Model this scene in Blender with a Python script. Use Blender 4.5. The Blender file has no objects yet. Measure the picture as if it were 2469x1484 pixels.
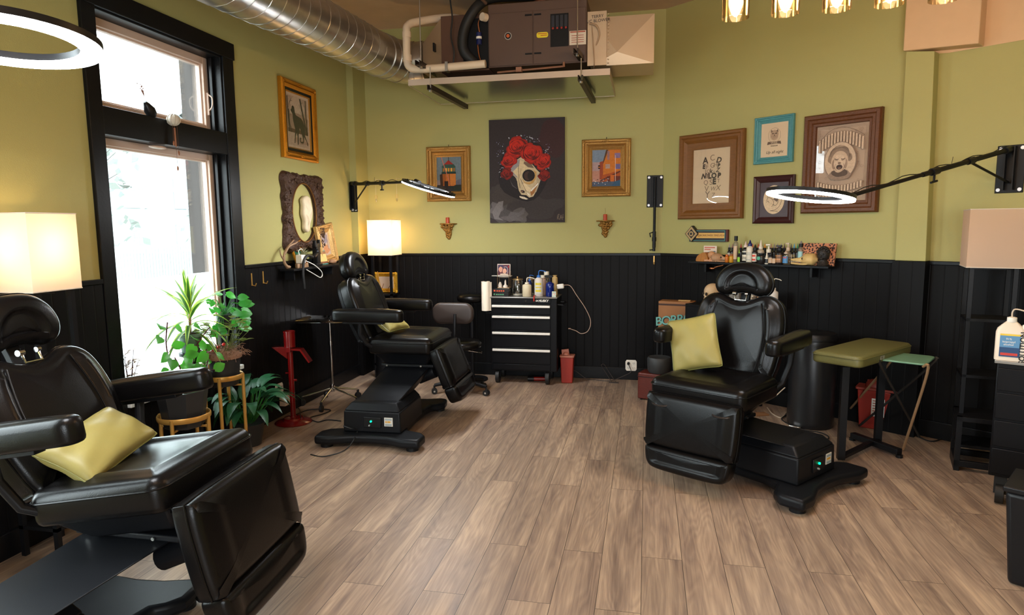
import bpy, bmesh, math, random
from mathutils import Vector, Matrix
random.seed(7)
scene = bpy.context.scene
COL = scene.collection
PI = math.pi
R_ = math.radians

# ---------------- camera (calibrated from the vanishing points) ----------------
FPX, CX, CY, EYE = 1580.0, 1234.5, 742.0, 1.60
AX = Vector((0.97969542, 0.01561762, -0.1998824))     # world axes seen from the camera (right, down, forward)
AY = Vector((0.20028743, -0.12121851, 0.97220935))
AZ = Vector((-0.00904585, -0.99250298, -0.12188523))
cam_data = bpy.data.cameras.new('camera')
cam_data.sensor_width = 36.0
cam_data.lens = FPX / 2469.0 * 36.0
cam_data.clip_start = 0.05
cam = bpy.data.objects.new('camera', cam_data)
COL.objects.link(cam)
right = Vector((AX[0], AY[0], AZ[0])); down = Vector((AX[1], AY[1], AZ[1])); fwd = Vector((AX[2], AY[2], AZ[2]))
cam.matrix_world = Matrix(((right[0], -down[0], -fwd[0], 0), (right[1], -down[1], -fwd[1], 0), (right[2], -down[2], -fwd[2], EYE), (0, 0, 0, 1)))
scene.camera = cam
CAMP = Vector((0, 0, EYE))

# ---------------- world, colour management, lights ----------------
scene.view_settings.view_transform = 'Standard'
scene.view_settings.look = 'None'
scene.view_settings.gamma = 1.0
scene.view_settings.use_curve_mapping = False
scene.view_settings.exposure = 1.0
W = bpy.data.worlds.new('overcast_sky'); scene.world = W
W.use_nodes = True
bg = W.node_tree.nodes['Background']
bg.inputs[0].default_value = (0.86, 0.94, 1.0, 1)
bg.inputs[1].default_value = 9.0

def area(name, loc, rot, sx, sy, power, col, portal=False, spread=None):
    d = bpy.data.lights.new(name, 'AREA'); d.shape = 'RECTANGLE'; d.size = sx; d.size_y = sy
    d.energy = power; d.color = col
    if portal: d.cycles.is_portal = True
    if spread: d.spread = spread
    o = bpy.data.objects.new(name, d); o.location = loc; o.rotation_euler = rot; COL.objects.link(o); return o
def point(name, loc, power, col, r=0.04):
    d = bpy.data.lights.new(name, 'POINT'); d.energy = power; d.color = col; d.shadow_soft_size = r
    o = bpy.data.objects.new(name, d); o.location = loc; COL.objects.link(o); return o
WARM = (1.0, 0.62, 0.30)
# portals in the window openings (left wall, front shop windows)
area('window_portal', (-3.24, 3.89, 1.73), (0, -PI/2, 0), 2.26, 1.14, 1, (1, 1, 1), True)
area('window_portal', (-3.24, 1.05, 1.70), (0, -PI/2, 0), 2.4, 1.7, 1, (1, 1, 1), True)
area('window_portal', (0.4, -3.05, 1.6), (PI/2, 0, 0), 2.4, 1.6, 1, (1, 1, 1), True)
# ceiling lamps of the room, behind and beside the camera
CEIL_LAMPS = [((1.4, 1.0, 3.55), 6), ((-0.6, 0.2, 3.55), 18)]
PENDANT_W = 3.4
SHADE_W = 2.6
RING_E = 75.0

# ---------------- pixel -> world helpers (2469 x 1484 frame) ----------------
def ray(u, v):
    a, b = u - CX, v - CY
    return Vector((AX[0]*a + AX[1]*b + AX[2]*FPX, AY[0]*a + AY[1]*b + AY[2]*FPX, AZ[0]*a + AZ[1]*b + AZ[2]*FPX))
def at_z(u, v, z=0.0):
    r = ray(u, v); return CAMP + r * ((z - EYE) / r.z)
def at_y(u, v, y):
    r = ray(u, v); return CAMP + r * (y / r.y)
def at_x(u, v, x):
    r = ray(u, v); return CAMP + r * (x / r.x)

# ---------------- materials ----------------
def lin(r, g, b):
    f = lambda c: (c/255/12.92) if c/255 <= 0.04045 else ((c/255 + 0.055)/1.055)**2.4
    return (f(r), f(g), f(b), 1)
_M = {}
def mat(name, col, rough=0.5, metal=0.0, bump=0.0, scale=40.0, var=0.0, emit=None, estr=0.0, trans=0.0, spec=0.5, coat=0.0, alpha=1.0, ior=1.45, detail=4.0, stretch=None, sheen=0.0, sss=0.0):
    if name in _M: return _M[name]
    m = bpy.data.materials.new(name); m.use_nodes = True
    nt = m.node_tree; N = nt.nodes; L = nt.links
    p = N['Principled BSDF']
    c = tuple(col) if len(col) == 4 else tuple(col) + (1,)
    p.inputs['Base Color'].default_value = c
    p.inputs['Roughness'].default_value = rough; p.inputs['Metallic'].default_value = metal
    p.inputs['Specular IOR Level'].default_value = spec; p.inputs['IOR'].default_value = ior
    p.inputs['Transmission Weight'].default_value = trans; p.inputs['Coat Weight'].default_value = coat
    p.inputs['Alpha'].default_value = alpha; p.inputs['Sheen Weight'].default_value = sheen
    if emit: p.inputs['Emission Color'].default_value = tuple(emit) + ((1,) if len(emit) == 3 else ()); p.inputs['Emission Strength'].default_value = estr
    if bump or var:
        tc = N.new('ShaderNodeTexCoord'); mp = N.new('ShaderNodeMapping'); no = N.new('ShaderNodeTexNoise')
        L.new(tc.outputs['Object'], mp.inputs[0]); L.new(mp.outputs[0], no.inputs['Vector'])
        if stretch: mp.inputs['Scale'].default_value = stretch
        no.inputs['Scale'].default_value = scale; no.inputs['Detail'].default_value = detail
        if bump:
            b = N.new('ShaderNodeBump'); b.inputs['Strength'].default_value = bump; b.inputs['Distance'].default_value = 0.01
            L.new(no.outputs[0], b.inputs['Height']); L.new(b.outputs[0], p.inputs['Normal'])
        if var:
            mx = N.new('ShaderNodeMix'); mx.data_type = 'RGBA'
            mx.inputs[6].default_value = tuple(x*(1-var) for x in c[:3]) + (1,)
            mx.inputs[7].default_value = tuple(min(1, x*(1+var)) for x in c[:3]) + (1,)
            L.new(no.outputs[0], mx.inputs[0]); L.new(mx.outputs[2], p.inputs['Base Color'])
    _M[name] = m; return m

def glass_mat(name, tint=(1, 1, 1), gloss=0.08, rough=0.0):
    if name in _M: return _M[name]
    m = bpy.data.materials.new(name); m.use_nodes = True; nt = m.node_tree; N = nt.nodes; L = nt.links
    N.remove(N['Principled BSDF']); out = N['Material Output']
    t = N.new('ShaderNodeBsdfTransparent'); t.inputs[0].default_value = tuple(tint) + (1,)
    g = N.new('ShaderNodeBsdfGlossy'); g.inputs['Roughness'].default_value = rough
    lw = N.new('ShaderNodeLayerWeight'); lw.inputs[0].default_value = 0.25
    mr = N.new('ShaderNodeMapRange'); mr.inputs[3].default_value = gloss; mr.inputs[4].default_value = min(0.6, gloss*6)
    mx = N.new('ShaderNodeMixShader')
    L.new(lw.outputs['Fresnel'], mr.inputs[0]); L.new(mr.outputs[0], mx.inputs[0]); L.new(t.outputs[0], mx.inputs[1]); L.new(g.outputs[0], mx.inputs[2]); L.new(mx.outputs[0], out.inputs[0])
    _M[name] = m; return m

def translucent_mat(name, col, mix=0.5, transparent=0.0):
    if name in _M: return _M[name]
    m = bpy.data.materials.new(name); m.use_nodes = True; nt = m.node_tree; N = nt.nodes; L = nt.links
    N.remove(N['Principled BSDF']); out = N['Material Output']
    d = N.new('ShaderNodeBsdfDiffuse'); d.inputs[0].default_value = tuple(col) + (1,)
    t = N.new('ShaderNodeBsdfTranslucent'); t.inputs[0].default_value = tuple(col) + (1,)
    mx = N.new('ShaderNodeMixShader'); mx.inputs[0].default_value = mix
    L.new(d.outputs[0], mx.inputs[1]); L.new(t.outputs[0], mx.inputs[2]); last = mx
    if transparent:
        tr = N.new('ShaderNodeBsdfTransparent'); m2 = N.new('ShaderNodeMixShader'); m2.inputs[0].default_value = transparent
        L.new(mx.outputs[0], m2.inputs[1]); L.new(tr.outputs[0], m2.inputs[2]); last = m2
    L.new(last.outputs[0], out.inputs[0]); _M[name] = m; return m

def paint_mat():
    if 'painted_colours' in _M: return _M['painted_colours']
    m = bpy.data.materials.new('painted_colours'); m.use_nodes = True; nt = m.node_tree; N = nt.nodes; L = nt.links
    p = N['Principled BSDF']; p.inputs['Roughness'].default_value = 0.6; p.inputs['Specular IOR Level'].default_value = 0.25
    a = N.new('ShaderNodeAttribute'); a.attribute_name = 'Col'
    no = N.new('ShaderNodeTexNoise'); no.inputs['Scale'].default_value = 60; tc = N.new('ShaderNodeTexCoord'); L.new(tc.outputs['Object'], no.inputs[0])
    mr = N.new('ShaderNodeMapRange'); mr.inputs[3].default_value = 0.75; mr.inputs[4].default_value = 1.25; L.new(no.outputs[0], mr.inputs[0])
    mu = N.new('ShaderNodeVectorMath'); mu.operation = 'SCALE'; L.new(a.outputs['Color'], mu.inputs[0]); L.new(mr.outputs[0], mu.inputs['Scale'])
    L.new(mu.outputs[0], p.inputs['Base Color'])
    _M['painted_colours'] = m; return m

# ---------------- mesh building ----------------
class MB:
    def __init__(s): s.v = []; s.f = []; s.mi = []; s.c = []
    def add(s, vs, fs, mi=0, col=None):
        o = len(s.v); s.v += [Vector(v) for v in vs]
        for f in fs: s.f.append([i + o for i in f]); s.mi.append(mi); s.c.append(col)
        return s
    def box(s, a, b, mi=0, M=None):
        x0, y0, z0 = a; x1, y1, z1 = b
        vs = [Vector(p) for p in ((x0,y0,z0),(x1,y0,z0),(x1,y1,z0),(x0,y1,z0),(x0,y0,z1),(x1,y0,z1),(x1,y1,z1),(x0,y1,z1))]
        if M is not None: vs = [M @ p for p in vs]
        return s.add(vs, [(0,3,2,1),(4,5,6,7),(0,1,5,4),(1,2,6,5),(2,3,7,6),(3,0,4,7)], mi)
    def hexa(s, lo, hi, mi=0):       # loft between two 4-point loops
        return s.add(list(lo) + list(hi), [(0,3,2,1),(4,5,6,7),(0,1,5,4),(1,2,6,5),(2,3,7,6),(3,0,4,7)], mi)
    def cyl(s, p, q, r0, r1=None, n=16, mi=0, caps=True):
        p = Vector(p); q = Vector(q); r1 = r0 if r1 is None else r1
        d = (q - p).normalized(); a = d.orthogonal().normalized(); b = d.cross(a)
        vs = []
        for c, r in ((p, r0), (q, r1)):
            for i in range(n):
                t = 2*PI*i/n; vs.append(c + a*(r*math.cos(t)) + b*(r*math.sin(t)))
        fs = [(i, (i+1) % n, n+(i+1) % n, n+i) for i in range(n)]
        if caps: fs += [tuple(range(n-1, -1, -1)), tuple(range(n, 2*n))]
        return s.add(vs, fs, mi)
    def tube(s, pts, r, n=8, mi=0, closed=False, caps=True, rs=None, flat=1.0, up=None):
        pts = [Vector(p) for p in pts]; m = len(pts); vs = []
        prev = None
        for i, p in enumerate(pts):
            if closed: d = pts[(i+1) % m] - pts[i-1]
            else: d = pts[min(i+1, m-1)] - pts[max(i-1, 0)]
            d = d.normalized() if d.length > 1e-9 else Vector((0, 0, 1))
            if up is not None: a = d.cross(Vector(up)); a = a.normalized() if a.length > 1e-6 else d.orthogonal().normalized()
            elif prev is None: a = d.orthogonal().normalized()
            else:
                a = prev - d*prev.dot(d); a = a.normalized() if a.length > 1e-6 else d.orthogonal().normalized()
            prev = a; b = d.cross(a); rr = rs[i] if rs else r
            for k in range(n):
                t = 2*PI*k/n; vs.append(p + a*(rr*math.cos(t)) + b*(rr*flat*math.sin(t)))
        fs = []
        for i in range(m if closed else m-1):
            j = (i+1) % m
            for k in range(n): fs.append((i*n+k, i*n+(k+1) % n, j*n+(k+1) % n, j*n+k))
        if caps and not closed: fs += [tuple(range(n-1, -1, -1)), tuple(range((m-1)*n, m*n))]
        return s.add(vs, fs, mi)
    def lathe(s, prof, n=24, mi=0, c=(0, 0, 0), M=None, cap=True):
        c = Vector(c); vs = []
        for r, z in prof:
            for k in range(n):
                t = 2*PI*k/n; p = Vector((r*math.cos(t), r*math.sin(t), z)); p = (M @ p) if M is not None else p
                vs.append(p + c)
        fs = [(i*n+k, i*n+(k+1) % n, (i+1)*n+(k+1) % n, (i+1)*n+k) for i in range(len(prof)-1) for k in range(n)]
        if cap: fs += [tuple(range(n-1, -1, -1)), tuple(range((len(prof)-1)*n, len(prof)*n))]
        return s.add(vs, fs, mi)
    def prism(s, poly, z0, z1, mi=0, M=None):
        n = len(poly); vs = [Vector((x, y, z0)) for x, y in poly] + [Vector((x, y, z1)) for x, y in poly]
        if M is not None: vs = [M @ v for v in vs]
        return s.add(vs, [tuple(range(n-1, -1, -1)), tuple(range(n, 2*n))] + [(i, (i+1) % n, n+(i+1) % n, n+i) for i in range(n)], mi)
    def sphere(s, c, r, n=12, mi=0, sc=(1, 1, 1), M=None):
        c = Vector(c); prof = []; vs = []
        m = max(4, n//2)
        for j in range(m+1):
            ph = PI*j/m
            for k in range(n):
                t = 2*PI*k/n; p = Vector((r*sc[0]*math.sin(ph)*math.cos(t), r*sc[1]*math.sin(ph)*math.sin(t), r*sc[2]*math.cos(ph)))
                if M is not None: p = M @ p
                vs.append(c + p)
        return s.add(vs, [(j*n+k, (j+1)*n+k, (j+1)*n+(k+1) % n, j*n+(k+1) % n) for j in range(m) for k in range(n)], mi)
    def grid(s, fn, nu, nv, mi=0, cu=False, cv=False):
        vs = [fn(i/nu if cu else i/(nu-1), j/nv if cv else j/(nv-1)) for i in range(nu) for j in range(nv)]
        fs = []
        for i in range(nu if cu else nu-1):
            for j in range(nv if cv else nv-1):
                i2, j2 = (i+1) % nu, (j+1) % nv
                fs.append((i*nv+j, i2*nv+j, i2*nv+j2, i*nv+j2))
        return s.add(vs, fs, mi)
    def poly(s, pts, col, y=0.0):     # a flat painted patch in a picture: (x, z) points, facing -y
        p = [Vector((a, y, b)) for a, b in pts]
        area2 = sum(p[i].x*p[(i+1) % len(p)].z - p[(i+1) % len(p)].x*p[i].z for i in range(len(p)))
        if area2 < 0: p.reverse()
        return s.add(p, [tuple(range(len(p)))], 0, col)
    def build(s, name, mats, parent=None, smooth=35, bevel=0.0, seg=2, M=None, fixn=True, sub=0):
        me = bpy.data.meshes.new(name)
        vs = [(M @ v) if M is not None else v for v in s.v]
        me.from_pydata([tuple(v) for v in vs], [], s.f)
        ml = mats if isinstance(mats, (list, tuple)) else [mats]
        for m in ml: me.materials.append(m)
        if len(ml) > 1: me.polygons.foreach_set('material_index', s.mi)
        if any(c is not None for c in s.c):
            ca = me.color_attributes.new('Col', 'FLOAT_COLOR', 'CORNER'); li = 0
            for pi, pol in enumerate(me.polygons):
                c = s.c[pi] or (0.5, 0.5, 0.5, 1)
                for l in pol.loop_indices: ca.data[l].color = c
        elif fixn:
            bm = bmesh.new(); bm.from_mesh(me); bmesh.ops.recalc_face_normals(bm, faces=bm.faces); bm.to_mesh(me); bm.free()
        if smooth:
            for p in me.polygons: p.use_smooth = True
            me.set_sharp_from_angle(angle=R_(smooth))
        me.update()
        o = bpy.data.objects.new(name, me); COL.objects.link(o)
        if parent is not None: o.parent = parent
        if bevel:
            b = o.modifiers.new('bevel', 'BEVEL'); b.width = bevel; b.segments = seg; b.limit_method = 'ANGLE'; b.angle_limit = R_(40); b.harden_normals = False
        if sub:
            q = o.modifiers.new('subdivision', 'SUBSURF'); q.levels = sub; q.render_levels = sub
        return o

def tag(o, label, cat, group=None, kind=None):
    o['label'] = label; o['category'] = cat
    if group: o['group'] = group
    if kind: o['kind'] = kind
    return o
def thing(name, label, cat, loc=(0, 0, 0), rz=0.0, group=None):
    o = bpy.data.objects.new(name, None); o.empty_display_size = 0.1; COL.objects.link(o)
    o.location = loc; o.rotation_euler = (0, 0, rz); return tag(o, label, cat, group)
def struct(o): o['kind'] = 'structure'; return o
def T(x, y, z): return Matrix.Translation((x, y, z))
def RX(a): return Matrix.Rotation(a, 4, 'X')
def RY(a): return Matrix.Rotation(a, 4, 'Y')
def RZ(a): return Matrix.Rotation(a, 4, 'Z')
def S(x, y, z): return Matrix.Diagonal((x, y, z, 1))
def copy_tree(o, label=None, parent=None):
    c = o.copy(); COL.objects.link(c)
    if parent is not None: c.parent = parent
    for ch in o.children: copy_tree(ch, None, c)
    if label: c['label'] = label
    return c
def text(body, size, m, parent, M, name='lettering', ext=0.0006, align='CENTER', shear=0.0, space=1.0, bold=0.0):
    cu = bpy.data.curves.new(name, 'FONT'); cu.body = body; cu.size = size; cu.extrude = ext; cu.align_x = align; cu.align_y = 'CENTER'
    cu.shear = shear; cu.space_character = space; cu.offset = bold
    tmp = bpy.data.objects.new(name, cu); COL.objects.link(tmp)
    dg = bpy.context.evaluated_depsgraph_get(); me = bpy.data.meshes.new_from_object(tmp.evaluated_get(dg))
    bpy.data.objects.remove(tmp)
    me.transform(M @ RX(PI/2)); me.materials.clear(); me.materials.append(m)
    me.name = name
    o = bpy.data.objects.new(name, me); COL.objects.link(o)
    if parent is not None: o.parent = parent
    return o
def smooth_loop(pts, n):
    m = len(pts); out = []; per = max(1, n//m)
    for i in range(m):
        p0, p1, p2, p3 = pts[i-1], pts[i], pts[(i+1) % m], pts[(i+2) % m]
        for k in range(per):
            t = k/per
            out.append(tuple(0.5*((2*p1[a]) + (-p0[a]+p2[a])*t + (2*p0[a]-5*p1[a]+4*p2[a]-p3[a])*t*t + (-p0[a]+3*p1[a]-3*p2[a]+p3[a])*t**3) for a in (0, 1)))
    return out
def spline(pts, per=8):
    pts = [Vector(p) for p in pts]; out = []
    for i in range(len(pts)-1):
        p0 = pts[max(i-1, 0)]; p1 = pts[i]; p2 = pts[i+1]; p3 = pts[min(i+2, len(pts)-1)]
        for k in range(per):
            t = k/per; out.append(0.5*((2*p1) + (-p0+p2)*t + (2*p0-5*p1+4*p2-p3)*t*t + (-p0+3*p1-3*p2+p3)*t**3))
    out.append(pts[-1]); return out
def rrect(w, h, r, n=6, cx=0, cy=0):
    out = []
    for sx, sy, a0 in ((1, 1, 0), (-1, 1, 90), (-1, -1, 180), (1, -1, 270)):
        for k in range(n+1):
            a = R_(a0 + 90*k/n); out.append((cx + sx*(w/2-r) + r*math.cos(a), cy + sy*(h/2-r) + r*math.sin(a)))
    return out
def pad(outline, T_, R, M, crown=0.01, f=None, nin=12, rb=None):
    """upholstered cushion: outline (a, b), thickness T_, rounded edge R, surface function f(a, b)"""
    mb = MB(); n = len(outline)
    ar = sum(outline[i][0]*outline[(i+1) % n][1]-outline[(i+1) % n][0]*outline[i][1] for i in range(n))
    if ar < 0: outline = outline[::-1]
    cx = sum(p[0] for p in outline)/n; cy = sum(p[1] for p in outline)/n
    nor = []
    for i in range(n):
        d = Vector((outline[(i+1) % n][0]-outline[i-1][0], outline[(i+1) % n][1]-outline[i-1][1])); nor.append(Vector((d.y, -d.x)).normalized())
    rb = rb or R*0.6; rings = []
    for k in range(4): a = PI/2*k/3; rings.append((rb*(1-math.sin(a)), rb*(1-math.cos(a)), 1.0))
    for k in range(5): a = PI/2*k/4; rings.append((R*(1-math.cos(a)), T_-R+R*math.sin(a), 1.0))
    vs = []
    for inset, h, sc in rings:
        for i, (a, b) in enumerate(outline): vs.append(Vector((a-nor[i].x*inset, b-nor[i].y*inset, h)))
    base = [(a-nor[i].x*R, b-nor[i].y*R) for i, (a, b) in enumerate(outline)]
    for k in range(1, nin):
        sc = 1-k/nin
        for a, b in base:
            x = cx+(a-cx)*sc; y = cy+(b-cy)*sc
            vs.append(Vector((x, y, T_+crown*(1-sc*sc) + (f(x, y)*min(1, (1-sc)*6) if f else 0))))
    nr = len(rings)+nin-1
    fs = [(i*n+k, i*n+(k+1) % n, (i+1)*n+(k+1) % n, (i+1)*n+k) for i in range(nr-1) for k in range(n)]
    vs.append(Vector((cx, cy, T_+crown+(f(cx, cy) if f else 0)))); ci = len(vs)-1
    fs += [((nr-1)*n+k, (nr-1)*n+(k+1) % n, ci) for k in range(n)]
    fs.append(tuple(range(n-1, -1, -1)))
    mb.add([M @ v for v in vs], fs)
    return mb
# ======================= ROOM =======================
def wall_paint():
    m = mat('sage_wall_paint', lin(172, 165, 104), 0.55, bump=0.12, scale=220, spec=0.35)
    return m
def beadboard():
    m = bpy.data.materials.new('black_beadboard'); m.use_nodes = True; nt = m.node_tree; N = nt.nodes; L = nt.links
    p = N['Principled BSDF']; p.inputs['Base Color'].default_value = (0.0045, 0.004, 0.0042, 1); p.inputs['Roughness'].default_value = 0.5; p.inputs['Specular IOR Level'].default_value = 0.12
    tc = N.new('ShaderNodeTexCoord'); sp = N.new('ShaderNodeSeparateXYZ'); L.new(tc.outputs['Object'], sp.inputs[0])
    mo = N.new('ShaderNodeMath'); mo.operation = 'PINGPONG'; mo.inputs[1].default_value = 0.045; L.new(sp.outputs['X'], mo.inputs[0])
    mr = N.new('ShaderNodeMapRange'); mr.inputs[1].default_value = 0.0; mr.inputs[2].default_value = 0.006; L.new(mo.outputs[0], mr.inputs[0])
    b = N.new('ShaderNodeBump'); b.inputs['Strength'].default_value = 0.6; b.inputs['Distance'].default_value = 0.003
    L.new(mr.outputs[0], b.inputs['Height']); L.new(b.outputs[0], p.inputs['Normal'])
    return m
def floor_mat():
    m = bpy.data.materials.new('grey_brown_oak_planks'); m.use_nodes = True; nt = m.node_tree; N = nt.nodes; L = nt.links
    p = N['Principled BSDF']
    tc = N.new('ShaderNodeTexCoord'); mp = N.new('ShaderNodeMapping'); mp.inputs['Rotation'].default_value = (0, 0, PI/2); L.new(tc.outputs['Object'], mp.inputs[0])
    br = N.new('ShaderNodeTexBrick'); br.offset = 0.37; br.offset_frequency = 2
    for k, v in (('Scale', 1), ('Mortar Size', 0.0013), ('Mortar Smooth', 0.2), ('Bias', 0.0), ('Brick Width', 1.3), ('Row Height', 0.19)): br.inputs[k].default_value = v
    br.inputs['Color1'].default_value = (0, 0, 0, 1); br.inputs['Color2'].default_value = (1, 1, 1, 1); br.inputs['Mortar'].default_value = (0.5, 0.5, 0.5, 1)
    L.new(mp.outputs[0], br.inputs[0])
    # grain, shifted plank by plank
    sc = N.new('ShaderNodeVectorMath'); sc.operation = 'SCALE'; sc.inputs['Scale'].default_value = 37.0; L.new(br.outputs['Color'], sc.inputs[0])
    ad = N.new('ShaderNodeVectorMath'); ad.operation = 'ADD'; L.new(mp.outputs[0], ad.inputs[0]); L.new(sc.outputs[0], ad.inputs[1])
    def noise(sx, sy, scale, det, dist):
        q = N.new('ShaderNodeMapping'); q.inputs['Scale'].default_value = (sx, sy, 1); L.new(ad.outputs[0], q.inputs[0])
        n = N.new('ShaderNodeTexNoise'); n.inputs['Scale'].default_value = scale; n.inputs['Detail'].default_value = det; n.inputs['Distortion'].default_value = dist; L.new(q.outputs[0], n.inputs['Vector']); return n
    n1 = noise(0.7, 7, 1.2, 5, 0.8); n2 = noise(2.0, 50, 2.0, 8, 0.5)
    n0 = noise(0.75, 5.0, 1.1, 2, 0.3)
    mk = N.new('ShaderNodeMath'); mk.operation = 'MULTIPLY'; mk.inputs[1].default_value = 34.0; L.new(n0.outputs[0], mk.inputs[0])
    wv = N.new('ShaderNodeMath'); wv.operation = 'PINGPONG'; wv.inputs[1].default_value = 1.0; L.new(mk.outputs[0], wv.inputs[0])
    def mixf(a, b, f):
        x = N.new('ShaderNodeMix'); x.inputs[0].default_value = f; L.new(a, x.inputs[2]); L.new(b, x.inputs[3]); return x.outputs[0]
    g = mixf(mixf(n1.outputs[0], n2.outputs[0], 0.34), wv.outputs[0], 0.07)
    cr = N.new('ShaderNodeValToRGB'); e = cr.color_ramp.elements
    e[0].position = 0.30; e[0].color = lin(104, 86, 77); e[1].position = 0.72; e[1].color = lin(194, 168, 140)
    k = e.new(0.5); k.color = lin(150, 127, 108)
    L.new(g, cr.inputs[0])
    hs = N.new('ShaderNodeHueSaturation'); L.new(cr.outputs[0], hs.inputs['Color'])
    mr = N.new('ShaderNodeMapRange'); mr.inputs[3].default_value = 0.92; mr.inputs[4].default_value = 1.06; L.new(br.outputs['Color'], mr.inputs[0]); L.new(mr.outputs[0], hs.inputs['Value'])
    mx = N.new('ShaderNodeMix'); mx.data_type = 'RGBA'; L.new(br.outputs['Fac'], mx.inputs[0]); L.new(hs.outputs[0], mx.inputs[6]); mx.inputs[7].default_value = lin(45, 35, 30)
    L.new(mx.outputs[2], p.inputs['Base Color'])
    rr = N.new('ShaderNodeMapRange'); rr.inputs[3].default_value = 0.34; rr.inputs[4].default_value = 0.5; L.new(n1.outputs[0], rr.inputs[0]); L.new(rr.outputs[0], p.inputs['Roughness'])
    b = N.new('ShaderNodeBump'); b.inputs['Strength'].default_value = 0.25; b.inputs['Distance'].default_value = 0.003; L.new(g, b.inputs['Height']); L.new(b.outputs[0], p.inputs['Normal'])
    return m

WALL = wall_paint(); BEAD = beadboard()
BLACKP = mat('black_trim_paint', (0.005, 0.005, 0.0055), 0.36, bump=0.05, scale=60, spec=0.25)
CEILM = mat('ceiling_plaster', lin(196, 168, 140), 0.8, bump=0.3, scale=6, var=0.12)
PLASTER = mat('bare_white_plaster', lin(214, 178, 138), 0.75, bump=0.25, scale=9, var=0.05)
CREAM = mat('cream_vinyl_sash', lin(205, 178, 160), 0.45)
STEEL = mat('brushed_steel', (0.55, 0.54, 0.52), 0.28, 1.0)
CHROME = mat('polished_chrome', (0.75, 0.74, 0.72), 0.09, 1.0)
GOLD = mat('brass_gold', (0.55, 0.30, 0.07), 0.35, 0.45)
BLK = mat('black_plastic', (0.007, 0.007, 0.008), 0.38, spec=0.3)
BLKM = mat('black_matte_metal', (0.006, 0.006, 0.007), 0.45, spec=0.25)
WHT = mat('white_plastic', lin(232, 226, 214), 0.4)
BROWNW = mat('brown_wood', lin(96, 60, 34), 0.5, var=0.25, scale=12, stretch=(1, 8, 1))

LX = -3.09; BY = 6.865; ZC = 3.70; ZW = 1.324
RANG = math.atan2(-0.613, 0.79)
RD = Vector((math.cos(RANG), math.sin(RANG), 0)); RN = Vector((RD.y, -RD.x, 0))   # RN points into the room
if RN.y > 0: RN = -RN
P0 = Vector((0.15, BY, 0))
def wallpt(s, z, off=0.0): return P0 + RD*s + RN*off + Vector((0, 0, z))
Y0R = -3.0
LEN = 4.6; PE = wallpt(LEN, 0)                       # far end of the angled wall
# floor and ceiling
mb = MB(); mb.box((LX-0.3, Y0R-0.2, -0.10), (6.2, BY+0.3, 0.0)); struct(mb.build('floor', floor_mat(), smooth=0))
mb = MB(); mb.box((LX-0.3, Y0R-0.2, ZC), (6.2, BY+0.3, ZC+0.1)); struct(mb.build('ceiling', CEILM, smooth=0))
# left wall with two window openings; second opening lies nearer the camera, outside the frame
OY0, OY1, OZ0, OZ1 = 3.322, 4.466, 0.56, 2.862
QY0, QY1, QZ0, QZ1 = 0.15, 1.95, 0.45, 2.862
mb = MB(); xo = LX-0.26
ys = [Y0R, QY0, QY1, OY0, OY1, BY+0.2]
for i in (0, 2, 4): mb.box((xo, ys[i], 0), (LX, ys[i+1], ZC))
for a, b, c, d in ((QY0, QY1, QZ0, QZ1), (OY0, OY1, OZ0, OZ1)):
    mb.box((xo, a, 0), (LX, b, c)); mb.box((xo, a, d), (LX, b, ZC))
struct(mb.build('wall_left', WALL, smooth=0))
mb = MB(); mb.box((LX, BY, 0), (0.15, BY+0.2, ZC)); struct(mb.build('wall_back', WALL, smooth=0))
# corner pilaster
mb = MB(); mb.box((LX, 6.57, ZW), (-3.016, BY, ZC)); struct(mb.build('trim_1', WALL, smooth=0))
MR = Matrix.Translation(P0) @ RZ(RANG)               # local frame of the angled wall: x along, y into the wall
o = MB().box((0, 0, 0), (LEN, 0.2, ZC)).build('wall_right', WALL, smooth=0); o.matrix_world = MR; struct(o)
# bare plaster above the green paint on the far right of that wall, and the beam stub over the pilaster
mb = MB(); mb.add([(2.20, -0.006, 2.83), (2.45, -0.006, 2.80), (LEN, -0.006, 2.79), (LEN, -0.006, ZC), (2.20, -0.006, ZC)], [(0, 1, 2, 3, 4)])
o = mb.build('trim_2', PLASTER, smooth=0); o.matrix_world = MR; struct(o)
o = MB().hexa([(2.19, -0.13, 2.845), (2.655, -0.13, 2.80), (2.655, 0, 2.80), (2.19, 0, 2.845)], [(2.19, -0.13, ZC), (2.655, -0.13, ZC), (2.655, 0, ZC), (2.19, 0, ZC)]).build('trim_3', PLASTER, smooth=0, bevel=0.008); o.matrix_world = MR; struct(o)
o = MB().hexa([(2.212, -0.10, ZW), (2.418, -0.10, ZW), (2.418, 0, ZW), (2.212, 0, ZW)], [(2.20, -0.10, 2.845), (2.385, -0.10, 2.81), (2.385, 0, 2.81), (2.20, 0, 2.845)]).build('trim_4', WALL, smooth=0, bevel=0.004); o.matrix_world = MR; struct(o)
# unseen walls: side and shop front with its big window openings
mb = MB(); mb.box((PE.x, Y0R, 0), (PE.x+0.2, PE.y+0.3, ZC)); struct(mb.build('wall_side', WALL, smooth=0))
mb = MB()
for a, b in ((LX, -0.8), (1.6, PE.x)): mb.box((a, Y0R-0.2, 0), (b, Y0R, ZC))
mb.box((-0.8, Y0R-0.2, 0), (1.6, Y0R, 0.8)); mb.box((-0.8, Y0R-0.2, 2.4), (1.6, Y0R, ZC)); struct(mb.build('wall_front', WALL, smooth=0))
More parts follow.
